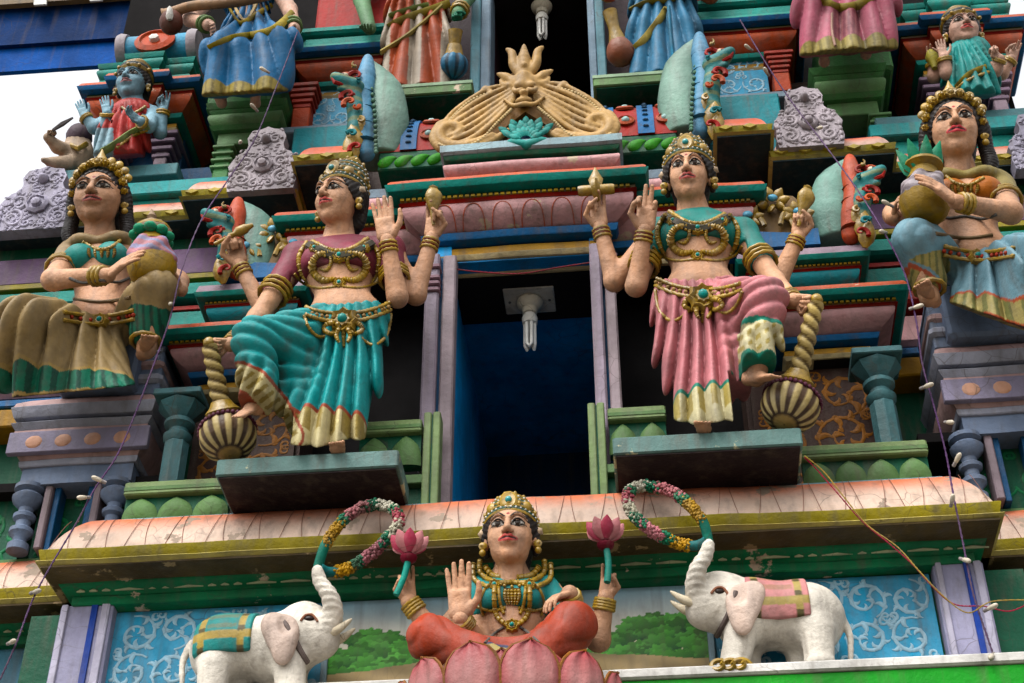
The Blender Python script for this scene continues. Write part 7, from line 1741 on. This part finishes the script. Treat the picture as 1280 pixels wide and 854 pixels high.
# gilt flower clusters on the small teal blocks
for i, (px, py, s_) in enumerate(((333, 340, 1), (968, 302, -1))):
    y = .02; base = A(px, py, y); S = Statue('gilt_flower_cluster' + ('' if i == 0 else '.001'), 'gilt flowers with blue stones on the teal block behind the %s goddess' % ('turquoise' if i == 0 else 'pink'), 'ornament', base)
    S.mb('backing', MB().slab([(base[0] + a, base[2] + b) for a, b in ((-.26, .08), (.26, .08), (.27, .24), (.16, .40), (-.02, .44), (-.18, .38), (-.28, .22))], y + .02, y + .12), paint('backing_ochre', (.20, .12, .05)))
    S.mb('blue_base', MB().slab([(base[0] + a, base[2] + b) for a, b in ((-.30, -.06), (.28, -.06), (.28, .075), (.1, .05), (-.1, .075), (-.3, .05))], y - .02, y + .12), P('blue'))
    for (a, b, r) in ((-.15, .20, .075), (.02, .33, .085), (.17, .20, .07)):
        for k in range(7):
            t = k * .9; S.mb('gilt_petal', MB().lathe((base[0] + a + math.cos(t) * r * .55, y - .01, base[2] + b + math.sin(t) * r * .55), [(.01, -.02), (.032, .01), (.03, .04), (.006, .07)], 8, (math.cos(t), -.5, math.sin(t)), 1, .6), gold())
        S.mb('stone', MB().ball((base[0] + a, y - .05, base[2] + b), .034, 10, 7, (1, .6, .8)), paint('stone_blue', (.16, .40, .55), rough=.25))
    for s2 in (-1, 1): S.mb('gilt_scroll', MB().tube([(base[0] + s2 * (.05 + .03 * t), y - .02, base[2] + .12 + .10 * math.sin(t * 1.2)) for t in np.linspace(0, 5, 14)], .018, 6), gold())

# ================================================================= lamps, cords and wires
def lamp(name, label, px, py, ceil_z, size, plate=True):
    # find the ceiling spot under the given place in the photograph
    d = RIGHT * ((px - 640) / FPX) + UP * ((427 - py) / FPX) - BACK; t = (ceil_z - CAM.z) / d.z; p = CAM + d * t
    o = thing(name, label, 'lamp', p)
    if plate:
        m_ = MB().box(-.165, .165, -.13, .13, -.03, -.001, .006); mesh('mounting_board', m_.V, m_.F, paint('board_white', (.50, .47, .40)), o)
        for sx in (-.13, .13): mm = MB().ball((sx, 0, -.032), .01, 6, 4); mesh('screw', mm.V, mm.F, paint('screw', (.08, .08, .08)), o)
    m_ = MB().lathe((0, 0, 0), [(.03 * size, -.15 * size), (.048 * size, -.14 * size), (.05 * size, -.10 * size), (.08 * size, -.075 * size), (.088 * size, -.045 * size), (.08 * size, -.03)], 20); mesh('holder', m_.V, m_.F, paint('holder', (.55, .50, .40)), o, sharp=40)
    m_ = MB().lathe((0, 0, 0), [(.03 * size, -.23 * size), (.048 * size, -.225 * size), (.052 * size, -.18 * size), (.04 * size, -.15 * size)], 18); mesh('lamp_base', m_.V, m_.F, paint('lamp_base', (.66, .64, .58)), o, sharp=40)
    for k in range(3):
        a = k * 2.094 + .4; c = Vector((math.cos(a) * .026 * size, math.sin(a) * .026 * size, 0)); tt = Vector((-math.sin(a), math.cos(a), 0)) * .016 * size
        pts = [c + tt + Vector((0, 0, -.22 * size)), c + tt + Vector((0, 0, -.40 * size)), c + Vector((0, 0, -.425 * size)), c - tt + Vector((0, 0, -.40 * size)), c - tt + Vector((0, 0, -.22 * size))]
        m_ = MB().tube(pts, .013 * size, 8); mesh('tube', m_.V, m_.F, paint('tube_white', (.75, .74, .70), rough=.25), o, sharp=60)
    return o
lamp('ceiling_lamp', 'white fluorescent bulb on a square board under the blue doorway ceiling', 662, 372, DZ - .002, 1.0)
lamp('ceiling_lamp.001', 'fluorescent bulb hanging in the dark upper doorway', 677, 4, 11.89, 1.0, False)
def cord(name, label, pts, r, mat, bulbs=()):
    P3 = [Vector(A(*p)) for p in pts]; L = spline(P3, 6); o = thing(name, label, 'light string' if bulbs else 'cable', P3[0]); b = np.array(P3[0])
    def put(n, mb, mt, **k): return mesh(n, [tuple(np.array(v) - b) for v in mb.V], mb.F, mt, o, **k)
    # twisted pair
    for ph in (0, math.pi):
        put('strand', MB().tube([Vector(p) + Vector((math.cos(i * 1.9 + ph) * r * .8, 0, math.sin(i * 1.9 + ph) * r * .8)) for i, p in enumerate(spline(L, 2))], r, 5), mat, smooth=True)
    rr = random.Random(3)
    for i, p in enumerate(bulbs):
        c = Vector(A(*p)); d = Vector((rr.uniform(-1, 1), -.6, rr.uniform(-.6, .4))).normalized()
        q = put('bulb', MB().lathe(c, [(.006, -.016), (.010, -.011), (.013, .008), (.013, .028), (.009, .040), (.003, .045)], 10, d), paint('bulb_cream', (.62, .56, .46), rough=.35), sharp=50)
        put('bulb_socket', MB().lathe(c, [(.009, -.04), (.0095, -.036), (.0095, -.014)], 8, d), paint('socket', (.30, .27, .26)), sharp=50)
    return o
pur = paint('cord_purple', (.07, .03, .09), rough=.5)
cord('light_string', 'purple twisted light string with pale bulbs hanging past the left pedestal', [(372, 40, -.2), (345, 110, -.2), (318, 175, -.2), (285, 225, -.25), (252, 275, -.45), (228, 335, -.62), (212, 400, -.62), (190, 462, -.60), (168, 520, -.58), (146, 570, -.57), (118, 612, -.57), (95, 655, -.58), (62, 710, -.60), (40, 752, -.62), (20, 805, -.64), (0, 850, -.64)], .0036, pur,
     ((331, 88, -.22), (318, 135, -.22), (213, 380, -.64), (124, 600, -.60), (105, 622, -.60), (44, 740, -.64), (14, 803, -.66), (300, 178, -.24)))
cord('light_string.001', 'purple twisted light string with pale bulbs hanging past the right pedestal', [(925, 25, -.2), (958, 80, -.2), (990, 128, -.2), (1030, 180, -.25), (1068, 232, -.45), (1100, 282, -.62), (1130, 340, -.62), (1145, 400, -.62), (1153, 455, -.60), (1168, 510, -.58), (1182, 565, -.57), (1192, 620, -.57), (1204, 680, -.58), (1216, 740, -.60), (1232, 790, -.60), (1246, 830, -.60)], .0036, pur,
     ((936, 60, -.22), (958, 90, -.22), (1024, 160, -.24), (1110, 255, -.64), (1104, 290, -.64), (1145, 384, -.64), (1158, 483, -.62), (1186, 528, -.60), (1196, 575, -.60), (1190, 626, -.60), (1206, 700, -.60), (1238, 760, -.62), (1240, 820, -.62)))
cord('loose_cable', 'loose red and maroon cable looping down from the right slab', [(1006, 572, -.66), (1022, 588, -.62), (1048, 618, -.60), (1078, 652, -.60), (1112, 680, -.60), (1140, 705, -.60), (1170, 738, -.60), (1195, 756, -.60), (1230, 758, -.60), (1262, 764, -.60), (1290, 752, -.60)], .0026, paint('cable_red', (.34, .05, .08)))
cord('loose_cable.001', 'loose yellow cable looping down from the right slab', [(1006, 570, -.665), (1030, 590, -.63), (1054, 620, -.62), (1084, 656, -.62), (1122, 684, -.62), (1150, 715, -.62), (1180, 746, -.62), (1210, 766, -.62), (1240, 752, -.62), (1290, 750, -.62)], .0026, paint('cable_yellow', (.34, .24, .08)))
cord('door_cable', 'thin red cable strung under the door lintel', [(566, 336, -.02), (600, 340, .0), (650, 342, .0), (700, 334, .0), (740, 328, -.02)], .004, paint('cable_maroon', (.20, .02, .03)))
